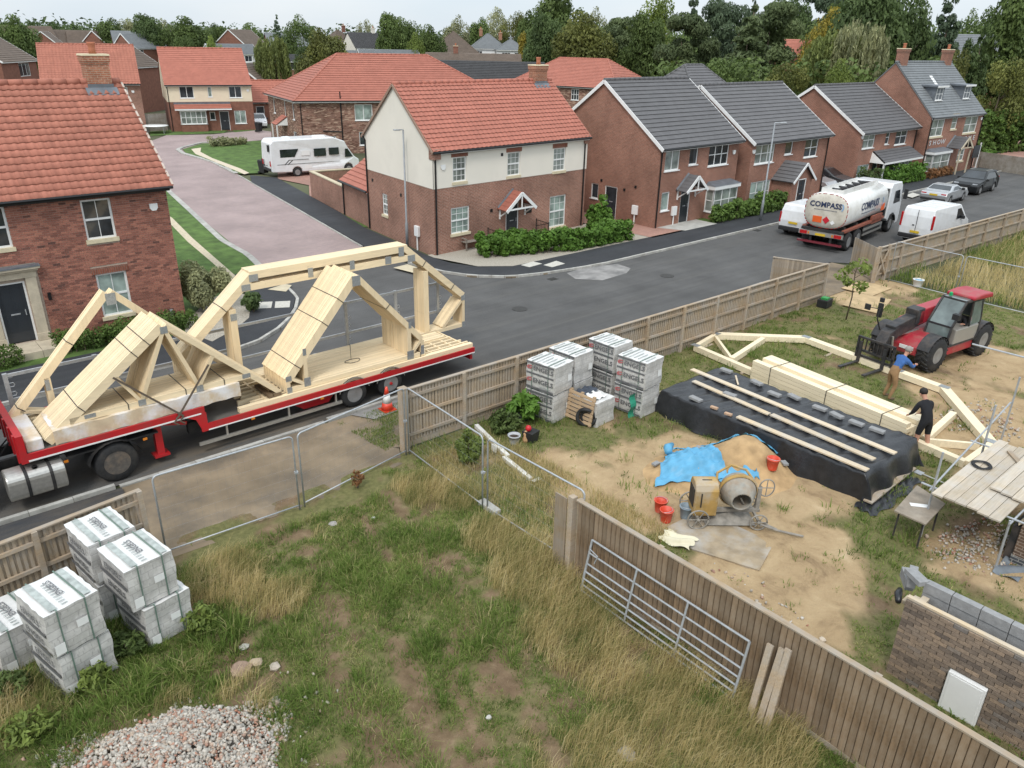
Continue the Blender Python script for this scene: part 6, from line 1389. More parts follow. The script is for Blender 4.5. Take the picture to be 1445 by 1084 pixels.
# ================================================================== vehicles
M_vanW = paint("white van paint", (0.74, 0.75, 0.76), 0.25, dirt=(0.5, 0.48, 0.44), damt=0.3)
M_silver = paint("silver paint", (0.48, 0.49, 0.50), 0.28, 0.5)
M_blackP = paint("black car paint", (0.008, 0.009, 0.010), 0.3, coat=0.0)
M_greyP = paint("dark grey paint", (0.06, 0.065, 0.07), 0.25)
M_cglass = glass_mat("car glass", (0.018, 0.022, 0.026), 0.04)
M_trim = pm("black trim", (0.022, 0.022, 0.023), 0.2, 8, 0.6)
M_plateY = pm("yellow plate", (0.62, 0.42, 0.03), .05, 5, .4); M_plateW = pm("white plate", (0.7, 0.7, 0.68), .05, 5, .4)
M_head = glass_mat("headlamp", (0.45, 0.47, 0.5), .1)
def vehicle(name, label, cat, loc, rz, top, wheels, W, belt, tum, mat, glass_front=None, glass_rear=None, sides=(), rear_lamps=None, head_lamps=None, plate=None, mirror=None, group=None, arch=1.13, z0=.22, bevel=.045, rim=None, bumper=None):
 """body from a side outline (rear bottom, over the roof, to front bottom); x runs forward"""
 t = thing(name, label, cat, loc, rz, group)
 hw = lambda z: W / 2 - tum * max(0, z - belt) - .06 * max(0, .45 - z)
 prof = list(top)
 bot = [(prof[-1][0] - .05, z0)]
 for wx, r in sorted(wheels, reverse=True):
  R_ = r * arch; zz = r
  for a in np.linspace(0, pi, 9):
   p = (wx + R_ * math.cos(a), zz + R_ * math.sin(a))
   bot.append((p[0], max(z0, p[1])))
 bot.append((prof[0][0] + .05, z0)); prof = prof + bot; n = len(prof)
 m = MB(); vs = [(x, -hw(z), z) for x, z in prof] + [(x, hw(z), z) for x, z in prof]
 m.add(vs, [tuple(range(n)), tuple(range(2 * n - 1, n - 1, -1))] + [(i, n + i, n + (i + 1) % n, (i + 1) % n) for i in range(n)])
 body = m.build('body', mat, t, bevel=bevel)
 m = MB(); m.box(prof[0][0] + .3, -W/2 + .12, z0 - .04, top[-1][0] - .3, W/2 - .12, z0 + .5); m.build('underbody', M_chas, t)
 for wx, r in wheels:
  for s in (-1, 1): wheel(t, wx, s * (W / 2 - .12), r, r, .21, side=s, n=18, rim=rim)
 def seg_glass(i, fr0, fr1, nm, inset=.10):
  (x0, z_0), (x1, z_1) = top[i], top[i + 1]; a = Vector((x0, 0, z_0)).lerp(Vector((x1, 0, z_1)), fr0); b = Vector((x0, 0, z_0)).lerp(Vector((x1, 0, z_1)), fr1)
  nr = Vector((-(z_1 - z_0), 0, x1 - x0)).normalized() * .012; m = MB()
  m.quad(a + nr + Vector((0, -hw(a.z) + inset, 0)), a + nr + Vector((0, hw(a.z) - inset, 0)), b + nr + Vector((0, hw(b.z) - inset, 0)), b + nr + Vector((0, -hw(b.z) + inset, 0))); m.build(nm, M_cglass, t)
 if glass_front: seg_glass(*glass_front, 'windscreen')
 if glass_rear: seg_glass(*glass_rear, 'rear_window')
 for poly in sides:
  for s in (-1, 1):
   m = MB(); m.poly([(x, s * (hw(z) + .010), z) for x, z in (poly if s < 0 else poly[::-1])]); m.build('side_window', M_cglass, t)
 if rear_lamps:
  x, za, zb, y0, y1 = rear_lamps
  for s in (-1, 1): m = MB(); m.box(x - .03, min(s*y0, s*y1), za, x + .10, max(s*y0, s*y1), zb); m.build('tail_light', M_lampR, t, bevel=.02)
 if head_lamps:
  x, za, zb, y0, y1 = head_lamps
  for s in (-1, 1): m = MB(); m.box(x - .22, min(s*y0, s*y1), za, x + .02, max(s*y0, s*y1), zb); m.build('headlight', M_head, t, bevel=.03)
 if plate:
  x, z, mt = plate; m = MB(); m.box(x - .015, -.27, z - .06, x + .015, .27, z + .06); m.build('number_plate', mt, t)
 if mirror:
  x, z = mirror
  for s in (-1, 1): m = MB(); y = s * (hw(z) + .02); m.box(x - .07, min(y, y + s * .2), z - .06, x + .06, max(y, y + s * .2), z + .12); m.build('mirror', M_trim, t, bevel=.03)
 if bumper:
  for x0, x1, za, zb in bumper: m = MB(); m.box(x0, -W/2 + .03, za, x1, W/2 - .03, zb); m.build('bumper', M_trim, t, bevel=.05)
 return t, hw
vprof = [(-2.48, .35), (-2.5, .95), (-2.46, 1.55), (-2.36, 1.95), (-2.2, 2.02), (.95, 2.0), (1.15, 1.94), (1.95, 1.22), (2.38, 1.02), (2.5, .8), (2.48, .4)]
t, hw = vehicle('panel_van', 'white panel van parked behind the wooden fence, with a ribbed roof', 'van', (48.55, 17.75), rad(-1.5), vprof, [(-1.5, .34), (1.55, .34)], 1.98, 1.15, .14, M_vanW, (6, .12, .95), None, [[(.55, 1.22), (.62, 1.78), (1.08, 1.78), (1.7, 1.24)]], (-2.5, .95, 1.7, .88, .99), (2.4, .82, 1.0, .55, .9), (-2.53, .72, M_plateY), (1.2, 1.25), bumper=[(-2.56, -2.4, .35, .58), (2.38, 2.54, .3, .6)], z0=.28)
m = MB()
for k in range(4): m.box(-2.0 + k * .75, -.75, 2.0, -1.9 + k * .75, .75, 2.035)
m.build('roof_rib', M_vanW, t); t.scale = (.98, .94, 1.04); m = MB(); m.box(-2.515, -.012, .6, -2.49, .012, 1.9); m.box(-2.53, .1, 1.05, -2.49, .22, 1.1); m.build('door_seam', M_trim, t)
v1 = [(-2.1, .35), (-2.15, .9), (-2.08, 1.45), (-1.95, 1.78), (-1.8, 1.83), (.5, 1.8), (.75, 1.74), (1.4, 1.15), (2.0, .98), (2.15, .75), (2.12, .4)]
t, hw = vehicle('small_van', 'small white van on the kerb side of the tanker', 'van', (44.4, 23.3), rad(3), v1, [(-1.25, .31), (1.35, .31)], 1.8, 1.1, .14, M_vanW, (6, .1, .95), None, [[(.2, 1.12), (.25, 1.6), (.7, 1.6), (1.25, 1.15)]], (-2.12, .75, 1.35, .8, .9), (2.05, .75, .95, .5, .8), (-2.19, .8, M_plateY), (.85, 1.15), bumper=[(-2.2, -2.0, .3, .55), (2.0, 2.18, .28, .55)], z0=.26)
t, hw = vehicle('coupe', 'silver two door car parked on the far kerb behind the black car', 'car', (62.1, 22.5), rad(2), [(-2.2, .35), (-2.26, .7), (-2.15, .92), (-1.45, .97), (-.75, 1.27), (.05, 1.3), (.85, .98), (1.9, .8), (2.22, .58), (2.2, .35)], [(-1.25, .32), (1.35, .32)], 1.8, .92, .5, M_silver, (5, .1, .95), (3, .12, .92), [[(-1.05, .98), (-.6, 1.2), (.02, 1.22), (.65, .98)]], (-2.2, .68, .84, .5, .86), (2.1, .6, .74, .5, .8), (-2.27, .74, M_plateY), (.55, .95), bumper=[(-2.28, -2.1, .34, .5)])
t, hw = vehicle('estate_car', 'black car facing the viewer beyond the silver car', 'car', (68.6, 22.8), rad(181), [(-2.3, .4), (-2.36, .9), (-2.2, 1.15), (-1.85, 1.58), (-1.4, 1.66), (.1, 1.64), (.95, 1.1), (1.95, .95), (2.3, .72), (2.3, .35)], [(-1.4, .36), (1.4, .36)], 1.9, 1.02, .38, M_blackP, (5, .08, .95), (2, .1, .9), [[(-1.6, 1.1), (-1.4, 1.5), (.0, 1.52), (.75, 1.1)]], (-2.3, .85, 1.15, .65, .9), (2.15, .72, .88, .5, .85), (2.33, .52, M_plateW), (.7, 1.05))
m = MB(); m.box(-1.2, -.62, 1.66, .0, -.57, 1.71); m.box(-1.2, .57, 1.66, .0, .62, 1.71); m.build('roof_rail', M_alu, t); m = MB(); m.box(2.26, -.45, .62, 2.33, .45, .8); m.build('grille', M_trim, t)
hatch = [(-1.95, .4), (-2.02, .85), (-1.9, 1.05), (-1.6, 1.42), (-1.2, 1.5), (.1, 1.5), (.95, 1.02), (1.75, .85), (2.0, .62), (1.98, .35)]
def hatchback(label, loc, rz, mat):
 return vehicle('hatchback', label, 'car', loc, rz, hatch, [(-1.2, .31), (1.25, .31)], 1.74, .95, .36, mat, (5, .08, .95), (2, .1, .9), [[(-1.4, 1.0), (-1.2, 1.38), (.05, 1.4), (.75, 1.0)]], (-1.98, .8, 1.05, .6, .84), (1.88, .62, .8, .5, .8), (-2.03, .6, M_plateY), (.6, .98))
hatchback('white car parked in front of the small red roofed garage', (42.2, 95.6), rad(-112), M_vanW)
hatchback('silver car on the drive beyond the tanker, only its roof showing', (58.2, 31.2), rad(-88), M_silver); hatchback('dark car on the drive beside the silver car beyond the tanker', (60.6, 31.0), rad(-88), M_greyP)
M_tank = paint("tank white", (0.72, 0.715, 0.69), 0.22, dirt=(0.45, 0.41, 0.34), damt=0.35)
M_tankR = paint("tank end cream", (0.60, 0.56, 0.48), 0.3, dirt=(0.3, 0.26, 0.2), damt=0.5)
M_navy = pm("navy lettering", (0.030, 0.045, 0.10), .05, 5, .5); M_orange = pm("hazard orange", (0.68, 0.11, 0.02), .05, 5, .5); M_hazR = pm("hazard red", (0.5, 0.015, 0.03), .05, 5, .5)
tk = thing('fuel_tanker', 'white fuel tanker lorry seen from behind, with COMPASS on its tank', 'tanker lorry', (45.0, 21.0), rad(6.5))
def oval(x, k=1.0, zc=2.12):
 return [(x, 1.2 * k * (abs(math.cos(a)) ** .72) * math.copysign(1, math.cos(a)), zc + .95 * k * (abs(math.sin(a)) ** .72) * math.copysign(1, math.sin(a))) for a in np.linspace(0, 2 * pi, 32, endpoint=False)]
m = MB(); m.smooth = True; m.loft([oval(-4.34, .8), oval(-4.38, .93), oval(-4.28, 1.0), oval(1.75, 1.0), oval(1.85, .93), oval(1.82, .8)]); m.build('tank', M_tank, tk)
m = MB(); m.smooth = True; m.loft([oval(-4.36, .98), oval(-4.42, .94), oval(-4.47, .55), oval(-4.48, .05)], caps=True); te = m.build('tank_end', M_tankR, tk)
m = MB(); P_ = oval(-4.395, .975)
for i in range(0, 32): a, b = Vector(P_[i]), Vector(P_[(i + 1) % 32]); m.beam(a.lerp(b, .15), a.lerp(b, .7), .02, .05, (1, 0, 0)) if i % 1 == 0 else None
m.build('warning_dot', M_lampR, te)
m = MB(); m.box(-3.9, -.55, 3.03, 1.2, .55, 3.08)
for y in (-.58, .58): m.box(-3.95, y - .03, 3.0, 1.25, y + .03, 3.26)
m.box(-3.98, -.58, 3.0, -3.92, .58, 3.24); m.build('walkway', M_tank, tk); m = MB()
for k in range(5): m.lathe([(.2, 0), (.2, .09), (.08, .13)], 12, (-3.3 + k * .95, 0, 3.08)); m.box(-3.0 + k * .95, -.4, 3.08, -2.9 + k * .95, .4, 3.16)
m.build('tank_hatch', M_trim, tk)
m = MB()
for y in (-.42, .42): m.box(-4.4, y - .06, .72, 3.6, y + .06, .98)
for x in (-4.0, -2.2, -.6, .9): m.box(x, -1.0, .98, x + .25, 1.0, 1.3)
m.box(-1.4, -1.15, .55, 1.4, -.7, 1.0); m.box(-1.4, .7, .55, 1.4, 1.15, 1.0); m.build('chassis', M_chas, tk)
m = MB(); m.box(-1.5, -1.22, .78, 1.5, -1.17, .9); m.box(-1.5, -1.22, .5, 1.5, -1.17, .6); m.build('side_guard', M_alu, tk)
m = MB(); m.box(-4.3, -1.2, 1.08, 1.7, -1.0, 1.2); m.box(-4.3, 1.0, 1.08, 1.7, 1.2, 1.2); m.box(-.3, -1.2, 1.0, 1.3, -1.08, 1.45); m.build('hose_tray', pm("rusty tray", (0.25, 0.08, 0.05), .3, 6, .7), tk)
m = MB(); m.box(-4.62, -1.22, .78, -4.5, 1.22, 1.0); m.build('light_bar', M_alu, tk); m = MB()
for s in (-1, 1): m.box(-4.64, s * .95 - .2, .8, -4.6, s * .95 + .2, .98)
m.build('tail_light', M_lampR, tk); m = MB(); m.box(-4.64, .62, .82, -4.6, .7, .95); m.box(-4.64, -.7, .82, -4.6, -.62, .95); m.build('indicator', M_lampO, tk)
m = MB(); m.box(-4.64, -.28, .8, -4.61, .28, .92); m.build('number_plate', M_plateY, tk); m = MB(); m.box(-4.66, -1.22, .36, -4.52, 1.22, .46); m.build('rear_bumper', paint("maroon bumper", (0.16, 0.02, 0.03), .4), tk)
m = MB(); m.box(-4.5, .5, .3, -4.45, .62, .78); m.box(-4.5, -.62, .3, -4.45, -.5, .78); m.box(-4.52, -1.15, 1.02, -4.3, 1.15, 1.15); m.build('bracket', M_chas, tk)
for x in (-3.55, -2.2, 3.2):
 for s in (-1, 1):
  wheel(tk, x, s * 1.0, .5, .5, .46 if x < 0 else .32, side=s)
  m = MB(); m.smooth = True; m.sheet(lambda u, v: (x + .6 * math.cos(.2 + u * (pi - .4)), s * (.75 + v * .5), .5 + .6 * math.sin(.2 + u * (pi - .4))), 8, 1); m.build('mudguard', M_trim, tk)
cabp = [(2.15, .95), (2.15, 2.75), (2.35, 3.0), (3.9, 2.95), (4.15, 2.75), (4.5, 1.75), (4.55, .9), (4.5, .45), (4.05, .4), (3.85, .75), (3.6, 1.08), (3.2, 1.15), (2.8, 1.08), (2.55, .75)]
m = MB(); n = len(cabp); m.add([(x, -1.18, z) for x, z in cabp] + [(x, 1.18, z) for x, z in cabp], [tuple(range(n)), tuple(range(2*n-1, n-1, -1))] + [(i, n+i, n+(i+1) % n, (i+1) % n) for i in range(n)]); cb = m.build('cab', M_vanW, tk, bevel=.05)
for s in (-1, 1):
 m = MB(); pl = [(2.95, 1.75), (2.95, 2.5), (3.75, 2.5), (4.15, 1.75)]; m.poly([(x, s * 1.19, z) for x, z in (pl if s < 0 else pl[::-1])]); m.build('side_window', M_cglass, cb)
 m = MB(); y = s * 1.4; m.box(4.2, y - .1, 1.9, 4.4, y + .1, 2.5); m.build('mirror', M_trim, cb, bevel=.03)
m = MB(); m.quad((4.19, -1.02, 2.66), (4.19, 1.02, 2.66), (4.49, 1.08, 1.82), (4.49, -1.08, 1.82)); m.build('windscreen', M_cglass, cb); m = MB(); m.box(1.92, -1.1, 1.1, 2.12, 1.1, 2.7); m.build('cab_gap', M_chas, tk)
lettering("COMPASS", .40, M_navy, tk, (-4.49, .03, 2.45), (rad(90), 0, rad(-90)), .012, 1.0)
lettering("COMPASS", .58, M_navy, tk, (-1.15, -1.215, 2.22), (rad(90), 0, 0), .016, 1.05); lettering(")", .5, pm("pale blue", (0.25, 0.4, 0.6), .05, 5, .5), tk, (.95, -1.215, 2.2), (rad(90), 0, 0), .02); lettering(")", .36, pm("pale blue rear", (0.25, 0.4, 0.6), .05, 5, .5), tk, (-4.49, -.92, 2.45), (rad(90), 0, rad(-90)), .02)
for k, (w_, y_, z_) in enumerate(((1.5, 0, 2.18), (2.6, 0, 1.9))):
 m = MB()
 if k == 0:
  for i in range(18): m.box(-4.488, -.62 + i * .07, z_ - .02, -4.483, -.58 + i * .07, z_ + .02)
 else:
  for i in range(22): m.box(-2.3 + i * .1, -1.212, 1.84, -2.24 + i * .1, -1.206, 1.88)
 m.build('small_print', M_navy, tk)
m = MB(); m.box(-4.49, .12, 1.48, -4.475, .62, 1.82); m.box(-4.49, .12, 1.66, -4.47, .62, 1.665); m.build('hazard_plate', M_orange, tk)
m = MB(); s_ = .2; m.prism([(0, s_), (s_, 0), (0, -s_), (-s_, 0)], lambda u, v, t: (t, -.12 + u, 1.66 + v), -4.492, -4.48); m.build('hazard_diamond', M_hazR, tk); m = MB(); m.prism([(0, .13), (.13, 0), (0, -.13), (-.13, 0)], lambda u, v, t: (t, -.48 + u, 1.56 + v), -4.485, -4.475); m.build('hazard_diamond', M_white, tk)
m = MB(); m.box(.9, -1.2, 1.62, 1.4, -1.17, 2.0); m.build('hazard_plate', M_orange, tk)
mh = thing('motorhome', 'white motorhome parked behind the brick garden wall', 'motorhome', (30.4, 59.6), rad(-7))
mp_ = [(-3.6, .45), (-3.66, 1.2), (-3.6, 2.6), (-3.35, 2.85), (1.6, 2.88), (2.5, 2.55), (2.75, 2.1), (3.35, 1.3), (3.75, 1.05), (3.85, .5)]
vs = mp_ + [(3.3, .4)] + [(2.75 + .42 * math.cos(a), .38 + .42 * math.sin(a)) for a in np.linspace(0, pi, 7)] + [(-1.6 + .42 * math.cos(a), .38 + .42 * math.sin(a)) for a in np.linspace(0, pi, 7)]; n = len(vs)
hwm = lambda x: 1.14 if x < 2.4 else 1.14 - (x - 2.4) * .16
m = MB(); m.add([(x, -hwm(x), z) for x, z in vs] + [(x, hwm(x), z) for x, z in vs], [tuple(range(n)), tuple(range(2*n-1, n-1, -1))] + [(i, n+i, n+(i+1) % n, (i+1) % n) for i in range(n)]); m.build('body', M_vanW, mh, bevel=.07)
for x in (-1.6, 2.75):
 for s in (-1, 1): wheel(mh, x, s * 1.0, .36, .36, .22, side=s, n=18)
for nm, pl in (('side_window', [(-2.9, 1.55), (-2.9, 2.15), (-1.4, 2.15), (-1.75, 1.55)]), ('side_window', [(-.15, 1.5), (-.15, 2.1), (.85, 2.1), (.85, 1.5)]), ('side_window', [(1.1, 1.55), (1.1, 2.1), (1.95, 2.1), (1.95, 1.55)]), ('cab_window', [(2.45, 1.3), (2.5, 1.95), (2.75, 1.95), (3.2, 1.3)])):
 m = MB(); m.poly([(x, -hwm(x) - .012, z) for x, z in pl]); m.build(nm, M_cglass, mh)
m = MB(); m.quad((2.79, -.95, 2.08), (2.79, .95, 2.08), (3.38, .85, 1.32), (3.38, -.85, 1.32)); m.build('windscreen', M_cglass, mh)
m = MB(); m.box(-3.2, -1.155, 1.0, 2.0, -1.145, 1.03); m.beam((-2.6, -1.15, .98), (-2.2, -1.15, 1.35), .01, .06, (1, 0, 0)); m.beam((-2.35, -1.15, .98), (-1.95, -1.15, 1.3), .01, .06, (1, 0, 0)); m.beam((-2.2, -1.15, 1.33), (-.6, -1.15, 1.33), .01, .03); m.build('stripe', M_greyP, mh)
m = MB(); m.box(-1.2, -1.15, 1.62, -.5, -1.13, 2.0); m.box(-1.0, -1.15, .6, -.4, -1.13, .9); m.build('locker_door', M_white, mh); m = MB(); m.box(-2.2, -.3, 2.86, -1.7, .3, 2.98); m.box(.3, -.5, 2.87, 1.1, .3, 2.97); m.box(-3.4, -1.0, 2.84, 1.4, -.95, 2.9); m.build('roof_vent', M_white, mh)
m = MB(); m.box(-3.75, -.9, 2.0, -3.6, -.7, 2.5); m.box(-3.72, -.8, .5, -3.62, .8, .7); m.tube([(-3.7, .3, .9), (-3.95, .3, .9), (-3.95, .3, 1.4)], .03, 6); m.tube([(-3.7, -.3, .9), (-3.95, -.3, .9), (-3.95, -.3, 1.4)], .03, 6); m.build('bike_rack', M_trim, mh); m = MB(); m.box(-3.7, -1.0, .9, -3.64, -.85, 1.3); m.box(-3.7, .85, .9, -3.64, 1.0, 1.3); m.build('tail_light', M_lampR, mh)
M_lampp = pm("dull galvanised", (0.27, 0.285, 0.30), .12, 8, .55, metal=.3)
def lamp(label, x, y, h, arm):
 t = thing('street_lamp', label, 'street lamp', (x, y, .08), 0, 'street lamps'); m = MB(); m.smooth = True
 m.tube([(0, 0, 0), (0, 0, 1.25), (0, 0, 1.3), (0, 0, h)], [.085, .085, .055, .042], 10); m.build('post', M_lampp, t); m = MB(); m.tube([(0, 0, h), (0, 0, h + .02), Vector(arm) * .5 + Vector((0, 0, h + .04)), Vector(arm) + Vector((0, 0, h + .04))], .03, 8); m.build('arm', M_steel, t)
 m = MB(); a = Vector(arm); d = a.normalized(); m.beam(a * .55 + Vector((0, 0, h + .03)), a * 1.25 + Vector((0, 0, h + .05)), .16, .07); m.build('lamp_head', M_steel, t, bevel=.02)
x, y = gp(575, 350); lamp('grey lamp post at the left corner of the cream and brick house', x, y, 5.95, (-.5, -.1, 0)); x, y = gp(1073, 311, .1); lamp('tall grey lamp post in front of the third house by the garden hedge', x, y, 5.9, (.45, -.35, 0))
def bin_(label, x, y, rz, z=.05):
 t = thing('wheelie_bin', label, 'bin', (x, y, z), rz, 'wheelie bins'); m = MB(); m.loft([[(-.24, -.26, .08), (.24, -.26, .08), (.24, .26, .08), (-.24, .26, .08)], [(-.29, -.36, .95), (.29, -.36, .95), (.29, .36, .95), (-.29, .36, .95)]]); m.build('bin_body', M_trim, t, bevel=.02)
 m = MB(); m.loft([[(-.31, -.40, .95), (.31, -.40, .95), (.31, .36, .95), (-.31, .36, .95)], [(-.28, -.36, 1.05), (.28, -.36, 1.05), (.28, .3, 1.09), (-.28, .3, 1.09)]]); m.build('lid', M_trim, t, bevel=.02); m = MB(); m.lathe([(.1, -.3), (.1, .3)], 12, (0, .33, .1), (1, 0, 0)); m.build('wheel', M_tyre, t)
x, y = gp(373, 246); bin_('dark wheelie bin beside the rear of the motorhome', x, y, .3); x, y = gp(366, 187); bin_('dark wheelie bin in front of the far white car', x, y, .2); x, y = gp(1228, 277, .1); bin_('dark wheelie bin near the canopy of the fourth house', x, y, 0)
t = thing('trampoline', 'small pale garden trampoline on legs beside the far side fence', 'trampoline', (29.6, 94.6), 0); m = MB(); m.smooth = True; m.lathe([(1.3, .78), (1.35, .8), (1.3, .86), (0.05, .84)], 20); m.build('mat', M_white, t); m = MB(); [m.tube([(1.2 * math.cos(a), 1.2 * math.sin(a), .8), (1.2 * math.cos(a), 1.2 * math.sin(a), 0)], .03, 6) for a in (.4, 2, 3.5, 5.1)]; m.build('leg', M_steel, t)
t = thing('bench', 'wooden garden bench against the cream and brick house front', 'bench', (*gp(666, 352), .085), rad(2));
M_oldwood = wood_mat("grey old wood", (0.24, 0.21, 0.18), .2, .1, (2, 30, 30), .9)
for k in range(3): m = MB(); m.box(-.75, -.42 + k * .15, .43, .75, -.30 + k * .15, .46); m.build('seat_slat', M_oldwood, t)
for k in range(3): m = MB(); m.box(-.75, .06, .58 + k * .14, .75, .09, .69 + k * .14); m.build('back_slat', M_oldwood, t)
for x in (-.72, .66):
 for y in (-.4, .05): m = MB(); m.box(x, y, 0, x + .06, y + .06, .62 if y < 0 else .98); m.build('leg', M_oldwood, t)
 m = MB(); m.box(x, -.42, .6, x + .06, .1, .64); m.build('armrest', M_oldwood, t)
# ================================================================== the building plot
M_board = wood_mat("weathered board", (0.33, 0.25, 0.165), .24, .2, (26, 26, 1.6), .9, True, (0.33, 0.305, 0.275))
M_boardB = wood_mat("brown stained board", (0.19, 0.125, 0.072), .3, .24, (26, 26, 1.6), .9, True, (0.27, 0.22, 0.165))
M_rail = wood_mat("weathered rail", (0.36, 0.27, 0.18), .2, .12, (2, 26, 26), .9, True, (0.36, 0.34, 0.31))
def fence(name, label, a, b, h, bay=2.0, mat=None, rail_side=-1, pieces=True, bw=.105, rails=(.35, .95, 1.5), gravel=True, board_side=1):
 """close boarded fence from a to b; rails and posts face the rail_side of the line"""
 A = Vector((*a, 0)); B = Vector((*b, 0)); L_ = (B - A).length; ang = math.atan2(B.y - A.y, B.x - A.x); mat = mat or M_board
 t = thing(name, label, 'fence', (*a, 0), ang); s = rail_side
 n = int(L_ / bw); dy = -s * .03
 if pieces:
  m = MB(); m.box(.007, -.010, .13, bw - .007, .010, h); me = m.mesh('board', mat); bk = MB()
  for k in range(n):
   link('board', me, t, (k * bw, dy + random.uniform(-.006, .006), random.uniform(-.012, .006)), (random.uniform(-.004, .004), 0, random.uniform(-.03, .03)))
   if k: bk.box(k * bw - .03, dy + s * .018, .14, k * bw + .03, dy + s * .032, h - .02)
  bk.build('backing_boards', mat, t)['kind'] = 'stuff'
 else:
  mm = MB()
  for k in range(n): j = random.uniform(-.01, .006); mm.box(k * bw, dy - .008, .1, k * bw + bw - .008, dy + .01, h + j)
  mm.build('boards', mat, t)['kind'] = 'stuff'
 nb = max(1, round(L_ / bay))
 for k in range(nb + 1):
  x = L_ * k / nb; m = MB(); m.box(x - .05, min(0, s * .1), -.05, x + .05, max(0, s * .1), h + .03); m.build('post', M_rail, t)
 for k in range(nb):
  x0, x1 = L_ * k / nb + .05, L_ * (k + 1) / nb - .05
  for z in rails: m = MB(); m.box(x0, min(0, s * .055), z - .035, x1, max(0, s * .055), z + .04); m.build('rail', M_rail, t)
  if gravel: m = MB(); m.box(x0, dy - .014, -.04, x1, dy + .014, .145); m.build('gravel_board', M_board, t)
 m = MB(); m.box(-.05, -.055, h + .005, L_ + .05, .055, h + .035); m.build('capping', M_rail, t); return t
fence('road_fence', 'long close boarded fence between the road and the building plot', (10.2, 15.88), (31.75, 15.52), 1.70, bay=1.95)
fence('fence_return', 'short fence return at the far end of the road fence', (31.72, 15.6), (30.95, 17.6), 1.68, bay=2.1, pieces=True)
fence('plot_fence', 'tall brown close boarded fence dividing the two plots, boards towards the viewer', (9.87, 9.02), (9.80, -1.2), 1.78, mat=M_boardB, rail_side=1, bw=.115)
fence('corner_fence', 'short weathered fence behind the left brick packs', (-2.6, 14.35), (3.22, 15.08), 1.72, bay=1.9)
fence('field_fence', 'long weathered fence along the road beyond the gateway', (36.5, 15.55), (70, 14.0), 1.66, bay=2.4, pieces=False, bw=.12)
t = thing('timber_gate', 'open ledged wooden gate leaf with diagonal brace at the gateway', 'gate', (36.75, 15.6), math.atan2(1.9, 1.4))
for k in range(20): m = MB(); m.box(k * .115, 0, .08, k * .115 + .11, .02, 1.62); m.build('board', M_board, t)
for z in (.3, .9, 1.4): m = MB(); m.box(0, -.05, z - .05, 2.3, 0, z + .05); m.build('rail', M_rail, t)
m = MB(); m.beam((.1, -.06, .3), (2.2, -.06, 1.4), .03, .09, (0, 0, 1)); m.build('brace', M_rail, t)
t = thing('gate_posts', 'weathered pair of gate posts with a cross brace next to the field fence', 'gate', (36.55, 15.5), rad(-4))
for x in (0, .9): m = MB(); m.box(x, -.07, 0, x + .12, .07, 1.75); m.build('post', M_rail, t)
m = MB(); m.beam((.1, -.02, .2), (.9, -.02, 1.5), .04, .1); m.beam((.1, -.05, 1.4), (.9, -.05, .3), .04, .1); m.build('brace', M_rail, t)
t = thing('fence_post', 'thick grey corner post where the mesh panels meet the road fence', 'post', (10.08, 15.72)); m = MB(); m.box(-.1, -.1, -.05, .1, .1, 1.85); m.build('post', M_rail, t); m = MB(); m.box(-.11, -.11, 1.85, .11, .11, 1.88); m.build('post_cap', M_rail, t)
t = thing('fence_post', 'square post at the left end of the dividing fence', 'post', (9.86, 9.2)); m = MB(); m.box(-.07, -.07, -.05, .07, .07, 1.82); m.build('post', M_rail, t); m = MB(); m.box(-.09, .09, -.05, -.06, .42, 1.75); m.build('board', M_board, t)
M_wire = pm("mesh wire", (0.32, 0.33, 0.34), .1, 8, .45, metal=.6)
def heras(label, a, b, z=0.0, h=1.98, lean=0.0, dense=1.0):
 A, B = Vector((*a, 0)), Vector((*b, 0)); L_ = (B - A).length
 t = thing('mesh_fence_panel', label, 'fence panel', (*a, z), math.atan2(B.y - A.y, B.x - A.x), 'mesh fence panels'); t.rotation_euler.x = lean; r = .11
 m = MB(); m.smooth = True
 m.tube([(.02, 0, 0), (.02, 0, h - r)] + [(.02 + r - r * math.cos(q), 0, h - r + r * math.sin(q)) for q in (.4, .8, 1.2, 1.57)] + [(L_ - .02 - r + r * math.sin(q), 0, h - r + r * math.cos(q)) for q in (0, .4, .8, 1.2, 1.57)] + [(L_ - .02, 0, 0)], .021, 8); m.tube([(.02, 0, .14), (L_ - .02, 0, .14)], .018, 8); m.build('frame', M_steel, t)
 m = MB(); n = int(L_ / .14 * dense)
 for k in range(1, n): m.tube([(L_ * k / n, 0, .14), (L_ * k / n, 0, h - .02)], .0010, 3, caps=False)
 for k in range(1, 7): m.tube([(.02, 0, .14 + (h - .16) * k / 7), (L_ - .02, 0, .14 + (h - .16) * k / 7)], .0010, 3, caps=False)
 m.build('mesh', M_wire, t)
 m = MB(); m.box(L_ - .05, -.035, 1.0, L_ + .03, .035, 1.06); m.lathe([(.02, -.06), (.02, .06)], 6, (L_, 0, 1.03), (0, 1, 0)); m.build('clamp', M_steel, t); return t
heras('mesh fence panel along the driveway, next to the short weathered fence', (3.5, 15.02), (6.55, 14.86)); heras('mesh fence panel along the driveway, reaching the thick corner post', (6.65, 14.88), (9.98, 15.5))
heras('mesh fence panel running from the thick corner post into the plot', (10.05, 15.5), (9.88, 12.12)); heras('mesh fence panel ending at the brown dividing fence', (9.9, 12.0), (9.98, 8.98))
heras('first mesh fence panel in front of the dry field at the right', (37.3, 15.1), (37.05, 12.0), dense=.5); heras('second mesh fence panel in front of the dry field, nearer the red machine', (37.05, 11.9), (36.9, 8.5), dense=.5); heras('mesh fence panel at the right edge of the dry field', (36.9, 8.4), (36.75, 5.0), dense=.5)
